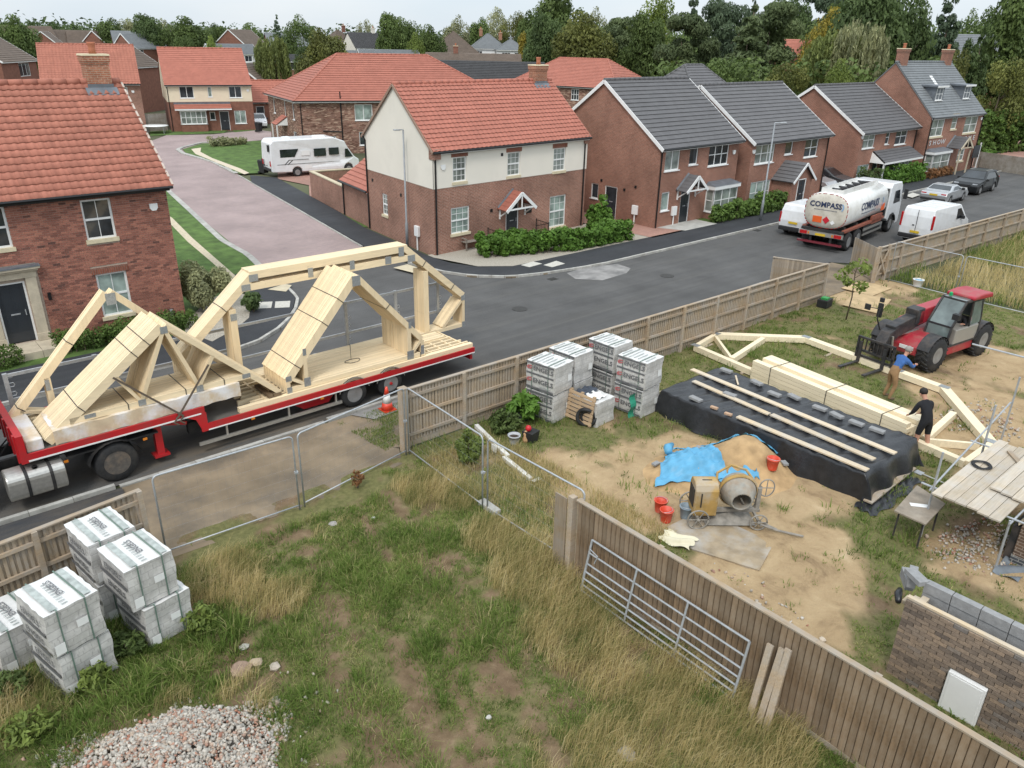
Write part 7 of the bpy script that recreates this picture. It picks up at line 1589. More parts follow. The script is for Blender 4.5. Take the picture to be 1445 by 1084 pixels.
t = thing('ballast_block', 'grey block foot under the joint of the two plot mesh panels', 'block', (9.98, 12.0, .03), rad(88)); m = MB(); m.box(-.32, -.1, 0, .32, .1, .14); m.build('block', M_conc, t, bevel=.015)
t = thing('steel_prop', 'thin grey tube leaning on the capping of the dividing fence', 'tube', (10.05, 7.4, 1.45)); m = MB(); m.tube([(0, 0, 0), (.02, -.9, .12), (.1, -1.6, -.1)], .02, 8); m.build('tube', M_steel, t)
t = thing('field_gate', 'galvanised seven bar field gate leaning on the brown fence', 'gate', (9.50, 8.5, .08), rad(-91)); t.rotation_euler.x = rad(-12); Lg, Hg = 3.66, 1.14
m = MB(); m.tube([(0, 0, 0), (0, 0, Hg)], .025, 8); m.tube([(Lg, 0, 0), (Lg, 0, Hg)], .025, 8); m.tube([(0, 0, Hg), (Lg, 0, Hg)], .022, 8); m.build('frame', M_steel, t)
for z in (0, .13, .27, .43, .61, .85): m = MB(); m.tube([(0, 0, z), (Lg, 0, z)], .019, 8); m.build('bar', M_steel, t)
for x in (1.2, 2.4): m = MB(); m.box(x - .02, -.03, 0, x + .02, -.018, Hg); m.build('upright', M_steel, t)
m = MB(); m.tube([(.02, -.03, .95), (.25, -.03, .9), (.2, -.03, .72)], .012, 6); m.build('latch', M_steel, t)
for k, (dy, tilt, lab) in enumerate(((0, 5, 'rough plank leaning on the brown fence beside the field gate, left of three'), (-.17, 3, 'split grey plank in the middle of the three leaning ones'), (-.31, 6, 'longest rough plank, right of the three leaning on the brown fence'))):
 t = thing('leaning_plank', lab, 'plank', (9.38, 4.45 + dy, .02), 0, 'planks leaning on the brown fence'); t.rotation_euler = (rad(-tilt * .6 + 2), rad(12), 0); m = MB(); m.box(-.03, -.055, 0, .02, .055, 1.4 + .05 * k); m.build('plank', M_rail, t)
def pack_mat():
 m, t_, b, l = nodes("wrapped bricks"); p = coords(t_, 'Object'); uv = wall_uv(t_); br = N(t_, "ShaderNodeTexBrick"); l(uv, br.inputs['Vector']); br.inputs['Scale'].default_value = 1; br.inputs['Brick Width'].default_value = .23; br.inputs['Row Height'].default_value = .145; br.inputs['Mortar Size'].default_value = .008
 br.inputs['Color1'].default_value = (.56, .545, .52, 1); br.inputs['Color2'].default_value = (.50, .485, .46, 1); br.inputs['Mortar'].default_value = (.40, .385, .37, 1)
 col = mixc(t_, 1.0, br.outputs['Color'], ramp(t_, noise(t_, 4, 6, p, .7, .5), (.3, .78), (.7, 1.2)), 'MULTIPLY'); col = mixc(t_, ramp(t_, noise(t_, 2.1, 5, p), (.55, 0), (.75, .5)), col, (.30, .285, .265))
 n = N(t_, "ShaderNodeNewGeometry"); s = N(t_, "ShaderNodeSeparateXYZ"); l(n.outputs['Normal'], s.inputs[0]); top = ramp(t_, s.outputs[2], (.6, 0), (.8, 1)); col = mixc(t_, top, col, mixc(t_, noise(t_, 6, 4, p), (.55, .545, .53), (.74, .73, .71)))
 l(col, b.inputs['Base Color']); b.inputs['Roughness'].default_value = .42; bump(t_, b, noise(t_, 14, 5, p, .7, .8), .45, .02); return m
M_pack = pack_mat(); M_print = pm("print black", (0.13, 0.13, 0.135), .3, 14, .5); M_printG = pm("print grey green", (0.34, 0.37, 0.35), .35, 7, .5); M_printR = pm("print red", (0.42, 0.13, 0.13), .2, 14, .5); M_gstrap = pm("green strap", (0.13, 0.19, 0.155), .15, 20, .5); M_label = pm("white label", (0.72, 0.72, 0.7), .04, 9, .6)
def pack_body(seed, w=.86, d=1.04, h=.86):
 rng = np.random.default_rng(seed); m = MB(); m.smooth = True; nx_, ny_, nz_ = 8, 10, 9
 def side(fn, a, b):
  m.sheet(fn, a, b)
 wob = lambda x, y, z: (x + .012 * math.sin(9 * z + seed) + .008 * math.sin(23 * y + seed), y + .012 * math.sin(11 * z + 2 * seed) + .008 * math.sin(21 * x), z + .010 * math.sin(13 * x + seed) * math.sin(11 * y))
 for fn in ((lambda u, v: wob(-w/2 + w*u, -d/2, h*v)), (lambda u, v: wob(w/2, -d/2 + d*u, h*v)), (lambda u, v: wob(w/2 - w*u, d/2, h*v)), (lambda u, v: wob(-w/2, d/2 - d*u, h*v)), (lambda u, v: wob(-w/2 + w*u, -d/2 + d*v, h)), (lambda u, v: wob(-w/2 + w*u, d/2 - d*v, 0))): m.sheet(fn, 8, 8)
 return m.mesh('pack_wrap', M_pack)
PB = [pack_body(k) for k in (1, 2, 3)]
def pack(label, x, y, z, rz, style='side', k=0, h=.86, group=None, foot=True):
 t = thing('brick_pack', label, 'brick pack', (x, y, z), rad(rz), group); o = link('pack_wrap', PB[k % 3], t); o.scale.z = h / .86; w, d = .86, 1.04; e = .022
 m = MB()
 for yy in (-.3, .3): m.box(-w/2 - e, yy - .012, 0, -w/2 - e + .006, yy + .012, h); m.box(w/2 + e - .006, yy - .012, 0, w/2 + e, yy + .012, h); m.box(-w/2 - e, yy - .012, h + e - .008, w/2 + e, yy + .012, h + e)
 if style == 'top':
  m = MB()
  for xx in (-.22, .22): m.box(xx - .012, -d/2 - e, 0, xx + .012, -d/2 - e + .006, h); m.box(xx - .012, -d/2 - e, h + e - .008, xx + .012, d/2 + e, h + e)
 m.build('strap', M_gstrap, t)
 if style == 'side':                           # printing on the face towards -X
  for zz in (.68, .30):
   lettering("ENGELS", .195, M_print, t, (-w/2 - e - .003, -.12, zz * h / .86), (rad(90), 0, rad(-90)), .004, 1.1)
   m = MB(); m.prism([(.0, .0), (.13, .02), (.18, .07), (.05, .05), (.06, .09), (.17, .10), (.15, .14), (.02, .12), (-.03, .06)], lambda u, v, q: (q, .46 - u, zz * h / .86 - .07 + v), -w/2 - e - .004, -w/2 - e); m.build('logo', M_printR, t)
   m = MB(); m.box(-w/2 - e - .003, -.4, (zz - .16) * h / .86, -w/2 - e, .0, (zz - .145) * h / .86); m.build('small_print', M_printG, t)
  m = MB(); m.box(-w/2 - e - .003, -d/2 + .02, .475, -w/2 - e, d/2 - .02, .525); m.box(-w/2 - e - .003, -d/2 + .02, .03, -w/2 - e, d/2 - .02, .09); m.box(-w/2 - e - .003, -d/2 + .02, .80, -w/2 - e, d/2 - .02, .85); m.build('print_band', M_print, t)
  m = MB()
  for yy in np.linspace(-.42, .42, 7): m.box(-w/2 + .02, yy - .01, h + e, w/2 - .02, yy + .012, h + e + .003) if int(yy * 100) % 2 else m.box(-w/2 + .1, yy - .015, h + e, w/2 - .25, yy + .015, h + e + .003)
  m.build('print_band', M_printG, t); m = MB(); m.box(.18, -d/2 - e - .004, .28, .36, -d/2 - e, .48); m.build('label_sheet', M_label, t)
 else:
  m = MB(); m.box(-.30, -d/2 + .03, h + e, -.19, d/2 - .03, h + e + .003); m.box(.24, -d/2 + .03, h + e, .35, d/2 - .03, h + e + .003); m.build('print_band', M_printG, t)
  lettering("ENGELS", .15, M_print, t, (.02, .08, h + e + .004), (0, 0, rad(92)), .002); m = MB(); [m.box(-.1, -.45 + j * .09, h + e, .0, -.43 + j * .09, h + e + .003) for j in range(9)]; m.build('small_print', M_printG, t)
  for zz in (.66, .28): lettering("ENGELS", .18, M_print, t, (-w/2 - e - .003, -.05, zz * h / .86), (rad(90), 0, rad(-90)), .003, 1.05)
  m = MB(); m.box(-w/2 - e - .003, -d/2 + .02, .44, -w/2 - e, d/2 - .02, .52); m.box(-w/2 - e - .003, -d/2 + .02, .05, -w/2 - e, d/2 - .02, .12); m.build('print_band', M_print, t)
  for q in ((.02, .38, .2, .52), (-.38, .05, -.22, .25)): m = MB(); m.box(q[0], -d/2 - e - .004, q[1], q[2], -d/2 - e, q[3]); m.build('label_sheet', M_label, t)
 if foot and z > .3:
  m = MB(); [m.box(xx - .06, -d/2 + .05, -.045, xx + .06, d/2 - .05, -.002) for xx in (-.3, 0, .3)]; m.build('bearer', M_band, t)
 return t
GR, GL = 'brick packs along the road fence', 'brick packs by the corner fence'
pack('upper brick pack of the front left stack by the road fence, above the flower pots', 14.62, 14.88, .93, 8, k=0, group=GR); pack('lower brick pack of the front left stack by the road fence', 14.62, 14.9, .03, 9, k=1, group=GR)
pack('upper brick pack of the stack touching the road fence', 15.75, 15.12, .93, 4, k=2, group=GR); pack('lower brick pack of the stack touching the road fence, almost hidden', 15.75, 15.12, .03, 4, k=0, group=GR)
pack('upper brick pack of the rearmost stack beside the road fence', 17.12, 14.78, 1.0, 2, k=1, group=GR); pack('lower brick pack of the rearmost stack beside the road fence', 17.12, 14.8, .08, 2, k=2, group=GR)
pack('upper brick pack of the right hand stack near the black sheeted pile', 16.98, 13.46, .93, 5, k=0, group=GR); pack('lower brick pack of the right hand stack near the black sheeted pile', 16.98, 13.48, .03, 4, k=2, group=GR)
t = thing('brick_pack', 'single dirty brick pack with rags on its top and a pallet leaning on it', 'brick pack', (15.45, 13.86, .03), rad(3), GR); o = link('pack_wrap', PB[1], t); o.scale = (.95, .95, .88)
m = MB(); m.smooth = True; m.sheet(lambda u, v: (-.3 + .5 * u, -.35 + .5 * v, .79 + .03 * math.sin(u * 14) * math.cos(v * 11) + .015), 10, 10); m.build('rag', M_label, t); m = MB(); m.smooth = True; m.sheet(lambda u, v: (-.35 + .7 * u, .05 + .45 * v, .79 + .04 * math.sin(u * 16 + v * 5) * math.cos(v * 9) + .02), 12, 8); m.build('rag', pm("dark rag", (0.05, 0.06, 0.08), .3, 8, .6), t)
t = thing('pallet', 'slatted wooden pallet leaning against the single brick pack', 'pallet', (14.92, 13.9, .05), rad(3)); t.rotation_euler.y = rad(9); M_pal = wood_mat("pallet wood", (0.42, 0.30, 0.19), .2, .12, (26, 2, 26), .9)
for k in range(7): m = MB(); m.box(-.03, -.5, .04 + k * .125, -.01, .5, .13 + k * .125); m.build('slat', M_pal, t)
for y in (-.46, 0, .4): m = MB(); m.box(-.01, y, 0, .07, y + .08, .92); m.build('bearer', M_pal, t)
pack('upper brick pack of the front left pair nearest the rubble heap', 1.16, 12.62, .93, 12, 'top', 0, group=GL); pack('lower brick pack of the front left pair, weeds at its foot', 1.2, 12.66, .03, 13, 'top', 1, group=GL)
pack('upper brick pack of the right hand left-plot stack, nearest the dry grass', 2.53, 12.98, .93, 9, 'top', 2, group=GL); pack('lower brick pack of the right hand left-plot stack, half in weeds', 2.66, 12.95, .03, 10, 'top', 0, group=GL)
pack('upper brick pack of the rear stack against the corner fence', 2.26, 14.16, .93, 8, 'top', 1, group=GL); pack('lower brick pack of the rear stack against the corner fence', 2.28, 14.14, .03, 8, 'top', 2, group=GL)
pack('single low brick pack at the left edge of the picture', .52, 13.86, .03, 12, 'top', 2, group=GL)
t = thing('cover_sheet', 'small green plastic sheet tucked beside the pallet pack', 'sheet', (16.3, 13.2, .03)); m = MB(); m.sheet(lambda u, v: (.25 * u, -.05 + .05 * math.sin(v * 9), .75 * v), 4, 8); m.build('sheet', pm("green sheet", (0.03, 0.25, 0.16), .2, 5, .4), t)
t = thing('rubbish_bag', 'black plastic bag crumpled between the packs and the road fence', 'bag', (13.6, 15.25, .02)); m = MB(); m.smooth = True; m.loft([[(.5 * r_ * math.cos(a) * (1 + .25 * math.sin(5 * a + z_ * 6)), .35 * r_ * math.sin(a) * (1 + .2 * math.sin(4 * a + z_ * 9)), z_) for a in np.linspace(0, 2 * pi, 18, endpoint=False)] for r_, z_ in ((.9, 0), (1.1, .12), (.9, .28), (.5, .4), (.1, .42))]); M_poly = pm("black polythene", (0.022, 0.023, 0.026), .3, 5, .3, bmp=.4, bscale=18); m.build('bag', M_poly, t)
t = thing('cable_drum', 'black coil and fittings leaning between the packs', 'coil', (14.95, 13.62, .3), rad(-60)); m = MB(); m.smooth = True; m.tube([(.26 * math.cos(a), .03 * math.sin(3 * a), .26 * math.sin(a)) for a in np.linspace(0, 2 * pi, 25)], .06, 6); m.tube([(.16 * math.cos(a), .05, .16 * math.sin(a)) for a in np.linspace(0, 2 * pi, 21)], .04, 6); m.build('coil', M_trim, t)
def lathe_thing(name, label, cat, x, y, prof, mat, z=.03, n=18, group=None, handle=False, fill=None):
 t = thing(name, label, cat, (x, y, z), random.uniform(0, 6), group); m = MB(); m.smooth = True; m.lathe(prof, n, caps=False); r0, z0 = prof[0]; m.poly([(r0 * math.cos(a), r0 * math.sin(a), z0) for a in np.linspace(2 * pi, 0, n, endpoint=False)]); m.build('shell', mat, t)
 if handle: m = MB(); r = prof[-1][0] if prof[-1][0] > .1 else .17; m.tube([(.16 * math.cos(a), .16 * math.sin(a) * .9 - .02, .30 + .02 * math.sin(a)) for a in np.linspace(.1, pi - .1, 10)], .006, 5); m.build('handle', M_steel, t)
 if fill: m = MB(); m.lathe([(fill[0], fill[1]), (.01, fill[1] + .02)], n); m.build('contents', fill[2], t)
 return t
M_soilD = pm("potting soil", (0.05, 0.035, 0.025), .3, 20, .95)
potp = [(.15, 0), (.2, .26), (.23, .26), (.23, .3), (.2, .3), (.17, .05)]
x, y = gp(727, 628); lathe_thing('flower_pot', 'pale grey round plant pot with soil in front of the brick packs', 'plant pot', x, y + .05, [(q * .8, z * .9) for q, z in potp], pm("grey pot", (0.42, 0.43, 0.45), .08, 8, .5), fill=(.15, .2, M_soilD))
t = thing('planter', 'square dark planter with a red ball beside the grey pot', 'plant pot', (13.05, 13.92, .03), .2); m = MB(); m.loft([[(-.14, -.14, 0), (.14, -.14, 0), (.14, .14, 0), (-.14, .14, 0)], [(-.18, -.18, .34), (.18, -.18, .34), (.18, .18, .34), (-.18, .18, .34)]]); m.build('pot', M_trim, t); m = MB(); m.smooth = True; m.lathe([(.01, -.09), (.06, -.07), (.09, 0), (.06, .07), (.01, .09)], 12, (-.05, .05, .42)); m.build('ball', pm("red ball", (0.5, 0.02, 0.03), .1, 5, .4), t)
t = thing('garden_figure', 'small terracotta coloured figure standing by the red ball', 'ornament', (12.92, 13.98, .03)); m = MB(); m.smooth = True; m.lathe([(.09, 0), (.1, .1), (.06, .2), (.075, .27), (.06, .33), (.01, .36)], 12); m.build('figure', pm("pale terracotta", (0.5, 0.3, 0.16), .15, 8, .7), t)
x, y = gp(738, 598); shrub('potted_plant', 'leafy fig-like plant with pale stems behind the pots', x, y, .9, 1.1, 'laurel', 260, .17, z=.03, cat='plant', stems=7)
x, y = gp(712, 612); shrub('potted_plant', 'low dark green bush left of the grey pot', x, y, 1.0, .7, 'mid', 900, .07, z=.03, cat='plant')
x, y = gp(661, 655); shrub('small_bush', 'bright green feathery bush behind the mesh panel', x, y, .95, 1.0, 'light', 2600, .055, z=.03, cat='bush')
x, y = gp(505, 690); shrub('dock_plant', 'dark red brown dead dock plant by the driveway edge', x, y, .35, .5, 'brown', 160, .045, z=.03, cat='plant')
def weed(label, x, y, w, h, leaf, n): return shrub('weed', label, x, y, w * .75, h * .8, {'mid': 'light', 'dark': 'mid'}[leaf], n // 2, .045, z=.02, cat='weed')
weed('leafy weed growing in front of the lower front left pack', 1.35, 11.95, .9, .75, 'mid', 1500); weed('green weed clump right of the half buried pack', 3.3, 12.35, 1.0, .6, 'mid', 1500); weed('weed clump between the two left stacks', 2.0, 12.4, .8, .9, 'dark', 1300); weed('weed clump at the lower left, left of the rubble', .25, 11.6, 1.1, .6, 'mid', 1500); weed('dark weeds under the left edge pack', .25, 12.7, .8, .6, 'dark', 1100)
t = thing('young_tree', 'thin young tree with sparse green leaves by the gateway', 'sapling', (30.24, 13.56, 0)); m = MB(); m.smooth = True; m.tube([(0, 0, 0), (.06, -.03, 1.0), (.02, .02, 2.0), (.15, -.05, 2.6)], [.03, .025, .018, .008], 6)
for a, z in ((.3, 1.2), (2.2, 1.5), (4.0, 1.3), (5.3, 1.8), (1.1, 2.0), (3.1, 1.9)): m.tube([(.04, 0, z), (.5 * math.cos(a), .5 * math.sin(a), z + .4)], [.012, .004], 4)
m.build('trunk', M_bark, t); rng = np.random.default_rng(4); C = sphere_dirs(rng, 14) * np.array([.65, .65, .6]) + np.array([.05, 0, 1.85]); link('crown', leaf_mesh('crown', rng, C, np.full(14, .22), 320, .11, M_leaf['light']), t)
for lab, a, b in (('long white stone edging piece lying in the grass, nearer the road fence', (672, 601), (717, 645)), ('second white edging piece behind the mesh panel', (711, 646), (749, 677))):
 p, q = gp(*a, .08), gp(*b, .08); t = thing('edging_stone', lab, 'edging', (*p, .02), math.atan2(q[1] - p[1], q[0] - p[0]), 'white edging stones'); m = MB(); m.box(0, -.06, 0, math.hypot(q[0] - p[0], q[1] - p[1]), .06, .12); m.build('stone', pm("whitewashed stone", (0.66, 0.65, 0.62), .1, 6, .8), t, bevel=.01)
for lab, px in (('small white label flat in the grass at the end of the edging piece', (757, 680)), ('small white marker sign standing behind the mesh panel', (697, 640))): p = gp(*px); t = thing('label_card', lab, 'card', (*p, .06)); m = MB(); m.box(-.14, -.05, 0, .14, .05, .015) if 'flat' in lab else m.box(-.01, -.1, 0, .01, .1, .2); m.build('card', M_label, t)
t = thing('traffic_cone', 'red and white traffic cone on the verge behind the trailer wheels', 'cone', (11.05, 18.12, .03)); m = MB(); m.box(-.21, -.21, 0, .21, .21, .04); m.build('base', paint("cone red", (0.62, 0.045, 0.02), .5), t); M_cone = paint("cone orange", (0.66, 0.05, 0.02), .5)
rc = lambda z: .17 * (1 - z / .80) + .025
for nm, z0, z1, mt in (('cone_body', .04, .26, M_cone), ('white_sleeve', .26, .52, M_label), ('cone_top', .52, .76, M_cone)): m = MB(); m.smooth = True; m.lathe([(rc(z0), z0), (rc(z1), z1), (.01, z1 + .002)], 18); m.build(nm, mt, t)
def rubble(n, cx, cy, rx, ry, hz, sd, label, core=True):
 rng = np.random.default_rng(sd); base = np.array([[-1,-1,-1],[1,-1,-1],[1,1,-1],[-1,1,-1],[-1,-1,1],[1,-1,1],[1,1,1],[-1,1,1]], float); F_ = np.array([[0,3,2,1],[4,5,6,7],[0,1,5,4],[1,2,6,5],[2,3,7,6],[3,0,4,7]])
 a = rng.uniform(0, 2 * pi, n); r = rng.uniform(0, 1, n) ** .5 * (1 + .22 * np.sin(3 * a + 1) + .1 * np.sin(7 * a)); x = cx + rx * r * np.cos(a); y = cy + ry * r * np.sin(a)
 edge = rng.random(n) < .07; x = np.where(edge, cx + (x - cx) * rng.uniform(1, 1.5, n), x); y = np.where(edge, cy + (y - cy) * rng.uniform(1, 1.4, n), y); rr = np.hypot((x - cx) / rx, (y - cy) / ry)
 z = np.clip(1 - rr, 0, 1) ** .8 * hz + .03; s = rng.uniform(.014, .042, n) * (1 + .5 * (rng.random(n) < .08)); q = rng.normal(size=(n, 4)); q /= np.linalg.norm(q, axis=1)[:, None]; w_, i, j, k = q.T
 Rm = np.stack([1-2*(j*j+k*k), 2*(i*j-k*w_), 2*(i*k+j*w_), 2*(i*j+k*w_), 1-2*(i*i+k*k), 2*(j*k-i*w_), 2*(i*k-j*w_), 2*(j*k+i*w_), 1-2*(i*i+j*j)], -1).reshape(n, 3, 3)
 v = base[None] * rng.uniform(.45, 1, (n, 8, 3)) * np.stack([np.ones(n), rng.uniform(.6, 1, n), rng.uniform(.4, .9, n)], -1)[:, None, :] * s[:, None, None]; v = np.einsum('nij,nvj->nvi', Rm, v) + np.stack([x, y, z + rng.uniform(-.03, .03, n)], -1)[:, None, :]
 f = (np.arange(n) * 8)[:, None, None] + F_[None]; m, t_, b, l = nodes("rubble stone"); at = N(t_, "ShaderNodeAttribute", attribute_name='tint').outputs['Fac']; col = ramp(t_, at, (0, (.47, .43, .37)), (.3, (.34, .31, .27)), (.55, (.53, .49, .43)), (.70, (.43, .34, .26)), (.82, (.36, .155, .10)), (.93, (.40, .345, .28)), (1, (.30, .14, .095))); col = mixc(t_, 1, col, ramp(t_, noise(t_, 30, 4, wpos(t_)), (.3, .78), (.7, 1.2)), 'MULTIPLY'); l(col, b.inputs['Base Color']); b.inputs['Roughness'].default_value = .95
 me = np_mesh("rubble_heap", v.reshape(-1, 3), f.reshape(-1, 4), m, {'tint': np.repeat(rng.random(n), 8)}); o = link("rubble_heap", me); o['kind'] = 'stuff'; o['label'] = label
 if not core: return
 mb = MB(); mb.smooth = True; mb.lathe([(1.55, -.05), (1.3, .05), (.9, .18), (.45, .36), (.01, .52)], 24, (1.55, 9.15, 0)); mb.build("rubble_core", pm("rubble dust", (0.36, 0.32, 0.27), .3, 9, .95, bmp=.5))['kind'] = 'stuff'
rubble(13000, 1.55, 9.15, 1.62, 1.75, .62, 12, 'heap of pale crushed rubble with bits of red brick')
rubble(500, 17.6, 3.9, 1.3, .75, .015, 13, 'scattered hardcore stones under the scaffold', False)
rubble(300, 24.6, 6.4, 1.5, 1.1, .03, 14, 'scattered stones by the end of the big truss', False)
rubble(160, 11.6, 6.3, .9, 2.2, .01, 15, 'pebbles along the dividing fence', False)
for k, (px, py, s_) in enumerate([(345, 916, .09), (340, 948, .2), (362, 938, .12), (388, 944, .1), (470, 742, .1), (527, 733, .05), (884, 1068, .16), (690, 1015, .05), (1160, 905, .07)]):
 x, y = gp(px, py); t = thing('stone', ['pale stone beside the dry grass tuft', 'large brownish lump lying in the dry grass', 'tan lump next to the large brownish one', 'flat pale lump on the bare soil right of the dry tuft', 'grey stone in the upper part of the near plot', 'tiny white stone on the bare track', 'flat grey slab half hidden in the grass at the bottom', 'little white pebble on the lower track', 'stone on the sand by the dividing fence'][k], 'stone', (x, y, .04), k * 1.3); m = MB(); m.smooth = False; rng = np.random.default_rng(k); m.loft([[(s_ * q * math.cos(a) * rng.uniform(.8, 1.2), s_ * q * math.sin(a) * rng.uniform(.7, 1.1), z) for a in np.linspace(0, 2 * pi, 8, endpoint=False)] for q, z in ((.9, -.02), (1, s_ * .25), (.6, s_ * .5), (.1, s_ * .55))]); m.build('stone', pm("field stone %d" % k, [(0.36, 0.34, 0.3), (0.26, 0.18, 0.13), (0.36, 0.28, 0.2), (0.38, 0.33, 0.27), (0.3, 0.28, 0.26), (0.5, 0.49, 0.46), (0.33, 0.31, 0.28), (0.45, 0.43, 0.4), (0.5, 0.42, 0.33)][k], .2, 12, .9), t)
# ================================================================== timber, sheeted stack, truss on the ground
def rotbox(root, name, mat, a, b, w, h, z, bevel=0):
 """plank from a to b (world xy), bottom at z, relative to root"""
 o = Vector(root.location); m = MB(); A = Vector((*a, z + h / 2)) - o; B = Vector((*b, z + h / 2)) - o
 if root.rotation_euler.z: R_ = Matrix.Rotation(-root.rotation_euler.z, 3, 'Z'); A = R_ @ A; B = R_ @ B
 m.beam(A, B, w, h); return m.build(name, mat, root, bevel=bevel)
ax = Vector((.74, 5.43)); ax.normalize()
t = thing('timber_stack', 'neat stack of new pale rafters behind the black sheeted pile', 'timber stack', (20.95, 7.12, 0), math.atan2(ax.y, ax.x) - pi / 2)
nb = 4
for j in range(5):
 for k in range(nb):
  l0, l1 = random.uniform(-.04, .05), 5.45 + random.uniform(-.06, .06)
  if j == 4 and k in (1,): continue
  m = MB(); m.box(.02 + k * .24, l0, .06 + j * .135, .02 + k * .24 + .226, l1, .06 + j * .135 + .124); m.build('rafter_board', M_timberW, t)
for y in (.4, 2.7, 5.0): m = MB(); m.box(-.02, y, 0, 1.0, y + .1, .06); m.build('bearer', M_rail, t)
for y in (.75, 2.6, 4.7):
 m = MB(); m.box(.01, y, .735, .985, y + .02, .742); m.box(.008, y, .06, .016, y + .02, .74); m.box(.98, y, .06, .988, y + .02, .74); m.build('band', M_band, t)
t = thing('sheeted_pile', 'long pile under black polythene weighed down with planks and blocks', 'covered pile', (18.9, 9.8, 0)); rng = np.random.default_rng(31)
def cover(u, v):
 y = -3.4 + 6.6 * u; x0, x1 = -1.55, 1.35
 if v < .22: x = x0 - .14 + .14 * v / .22 + .05 * math.sin(u * 40) * (1 - v / .22) + .06 * math.sin(u * 13 + 1) * (1 - v / .22); z = .76 * v / .22
 elif v > .85: x = x1 + .1 * (v - .85) / .15; z = .76 * (1 - (v - .85) / .15)
 else: x = x0 + (x1 - x0) * (v - .22) / .63; z = .76 + .012 * math.sin(u * 17 + v * 8) + .010 * math.sin(u * 31 - v * 15)
 e = min(u, 1 - u)
 if e < .022: f = 1 - e / .022; z *= (1 - f) ** .7 if f < 1 else 0; y += (-1 if u < .5 else 1) * .12 * f + .08 * math.sin(v * 25) * f
 z += .012 * math.sin(u * 73 + v * 31) + .01 * math.sin(u * 120 + v * 11) if z > .05 else .01
 return (x, y, max(.02, z))
m = MB(); m.smooth = True; m.sheet(cover, 130, 60); m.build('cover_sheet', M_poly, t)
m = MB(); m.smooth = True; m.sheet(lambda u, v: (-2.0 + 2.6 * u + .05 * math.sin(v * 14), -3.35 - .55 * v + .06 * math.sin(u * 17), .025 + .05 * abs(math.sin(u * 21 + v * 8)) * (1 - v * .5)), 50, 14); m.build('sheet_skirt', M_poly, t)
M_plank = wood_mat("site plank", (0.58, 0.46, 0.31), .16, .1, (26, 1.4, 26), .85, True, (0.50, 0.47, 0.42))
for lab, a, b, mt in (('upper plank lying along the black sheet, nearest the new rafters', (19.30, 13.2), (18.86, 6.5), M_plank), ('middle plank lying along the black sheet', (18.62, 12.6), (18.12, 6.7), M_plank), ('lower plank along the near edge of the black sheet', (17.52, 10.3), (17.47, 6.55), M_plank)):
 q = thing('loose_plank', lab, 'plank', (*b, .80), math.atan2(b[1] - a[1], b[0] - a[0]) , 'planks on the black sheet'); L_ = math.hypot(a[0] - b[0], a[1] - b[1]); m = MB(); m.box(-L_ * .52, -.09, 0, 0, .09, .035) if 'middle' in lab else m.box(-L_, -.09, 0, 0, .09, .035); m.build('plank', mt, q)
 if 'middle' in lab: m = MB(); m.box(-L_, -.12, -.004, -L_ * .53, .05, .03); m.build('plank', M_plank, q)
M_block = pm("concrete block", (0.26, 0.26, 0.26), .16, 9, .95, bmp=.3)
for k, (px, py, lab) in enumerate([(1025, 522, 'grey block on the top left end of the black sheet'), (1068, 539, 'grey block between the upper plank and the rafters, second from the left'), (1093, 555, 'grey block third along the upper edge of the sheet'), (1121, 559, 'long grey block in the middle of the upper sheet edge'), (1157, 575, 'pair sized grey block on the upper sheet edge'), (1181, 585, 'small grey block on the sheet right of the middle'), (1209, 596, 'square grey block near the right end of the sheet'), (1238, 606, 'grey block on the right end of the sheet beside the rafters'), (1030, 556, 'flat grey block near the left end of the sheet'), (982, 562, 'pale grey block at the near left edge of the sheet'), (1008, 574, 'tan brick on the near edge of the sheet'), (1028, 583, 'second tan brick on the near edge of the sheet')]):
 x, y = gp(px, py, .85); q = thing('concrete_block' if k < 10 else 'loose_brick', lab, 'block' if k < 10 else 'brick', (x, y, .79), rad(85 + random.uniform(-14, 14)), 'weights on the black sheet'); m = MB(); s = (.20, .09, .075) if k < 10 else (.11, .05, .06); m.box(-s[0], -s[1], 0, s[0], s[1], s[2]); m.build('block' if k < 10 else 'brick_body', M_block if k < 10 else pm("tan brick", (0.45, 0.30, 0.2), .2, 9, .9), q, bevel=.008)
q = thing('loose_stick', 'short pale batten lying across the sheet near its left end', 'batten', (*gp(1040, 535, .85), .80), rad(40)); m = MB(); m.box(-.35, -.025, 0, .35, .025, .03); m.build('batten', M_plank, q)
for lab, a, b, z, w in (('brown plank lying on the polythene skirt at the right end of the pile', (17.25, 6.3), (19.85, 6.36), .10, .22), ('thin stick lying in the grass left of the black pile', (18.4, 13.8), (19.6, 13.6), .03, .05)):
 q = thing('loose_plank', lab, 'plank', (*a, z), math.atan2(b[1] - a[1], b[0] - a[0])); m = MB(); m.box(0, -w / 2, 0, math.hypot(b[0] - a[0], b[1] - a[1]), w / 2, .04); m.build('plank', M_rail if w > .1 else M_plank, q)
t = thing('roof_truss', 'large pale attic truss lying flat on the ground round the timber stack', 'roof truss', (24, 10.5, .0)); TP = dict(a=(22.41, 15.29), b=(24.06, 15.58), c=(26.46, 13.21), d=(25.73, 7.91), e=(22.81, 5.46), f=(21.06, 5.50))
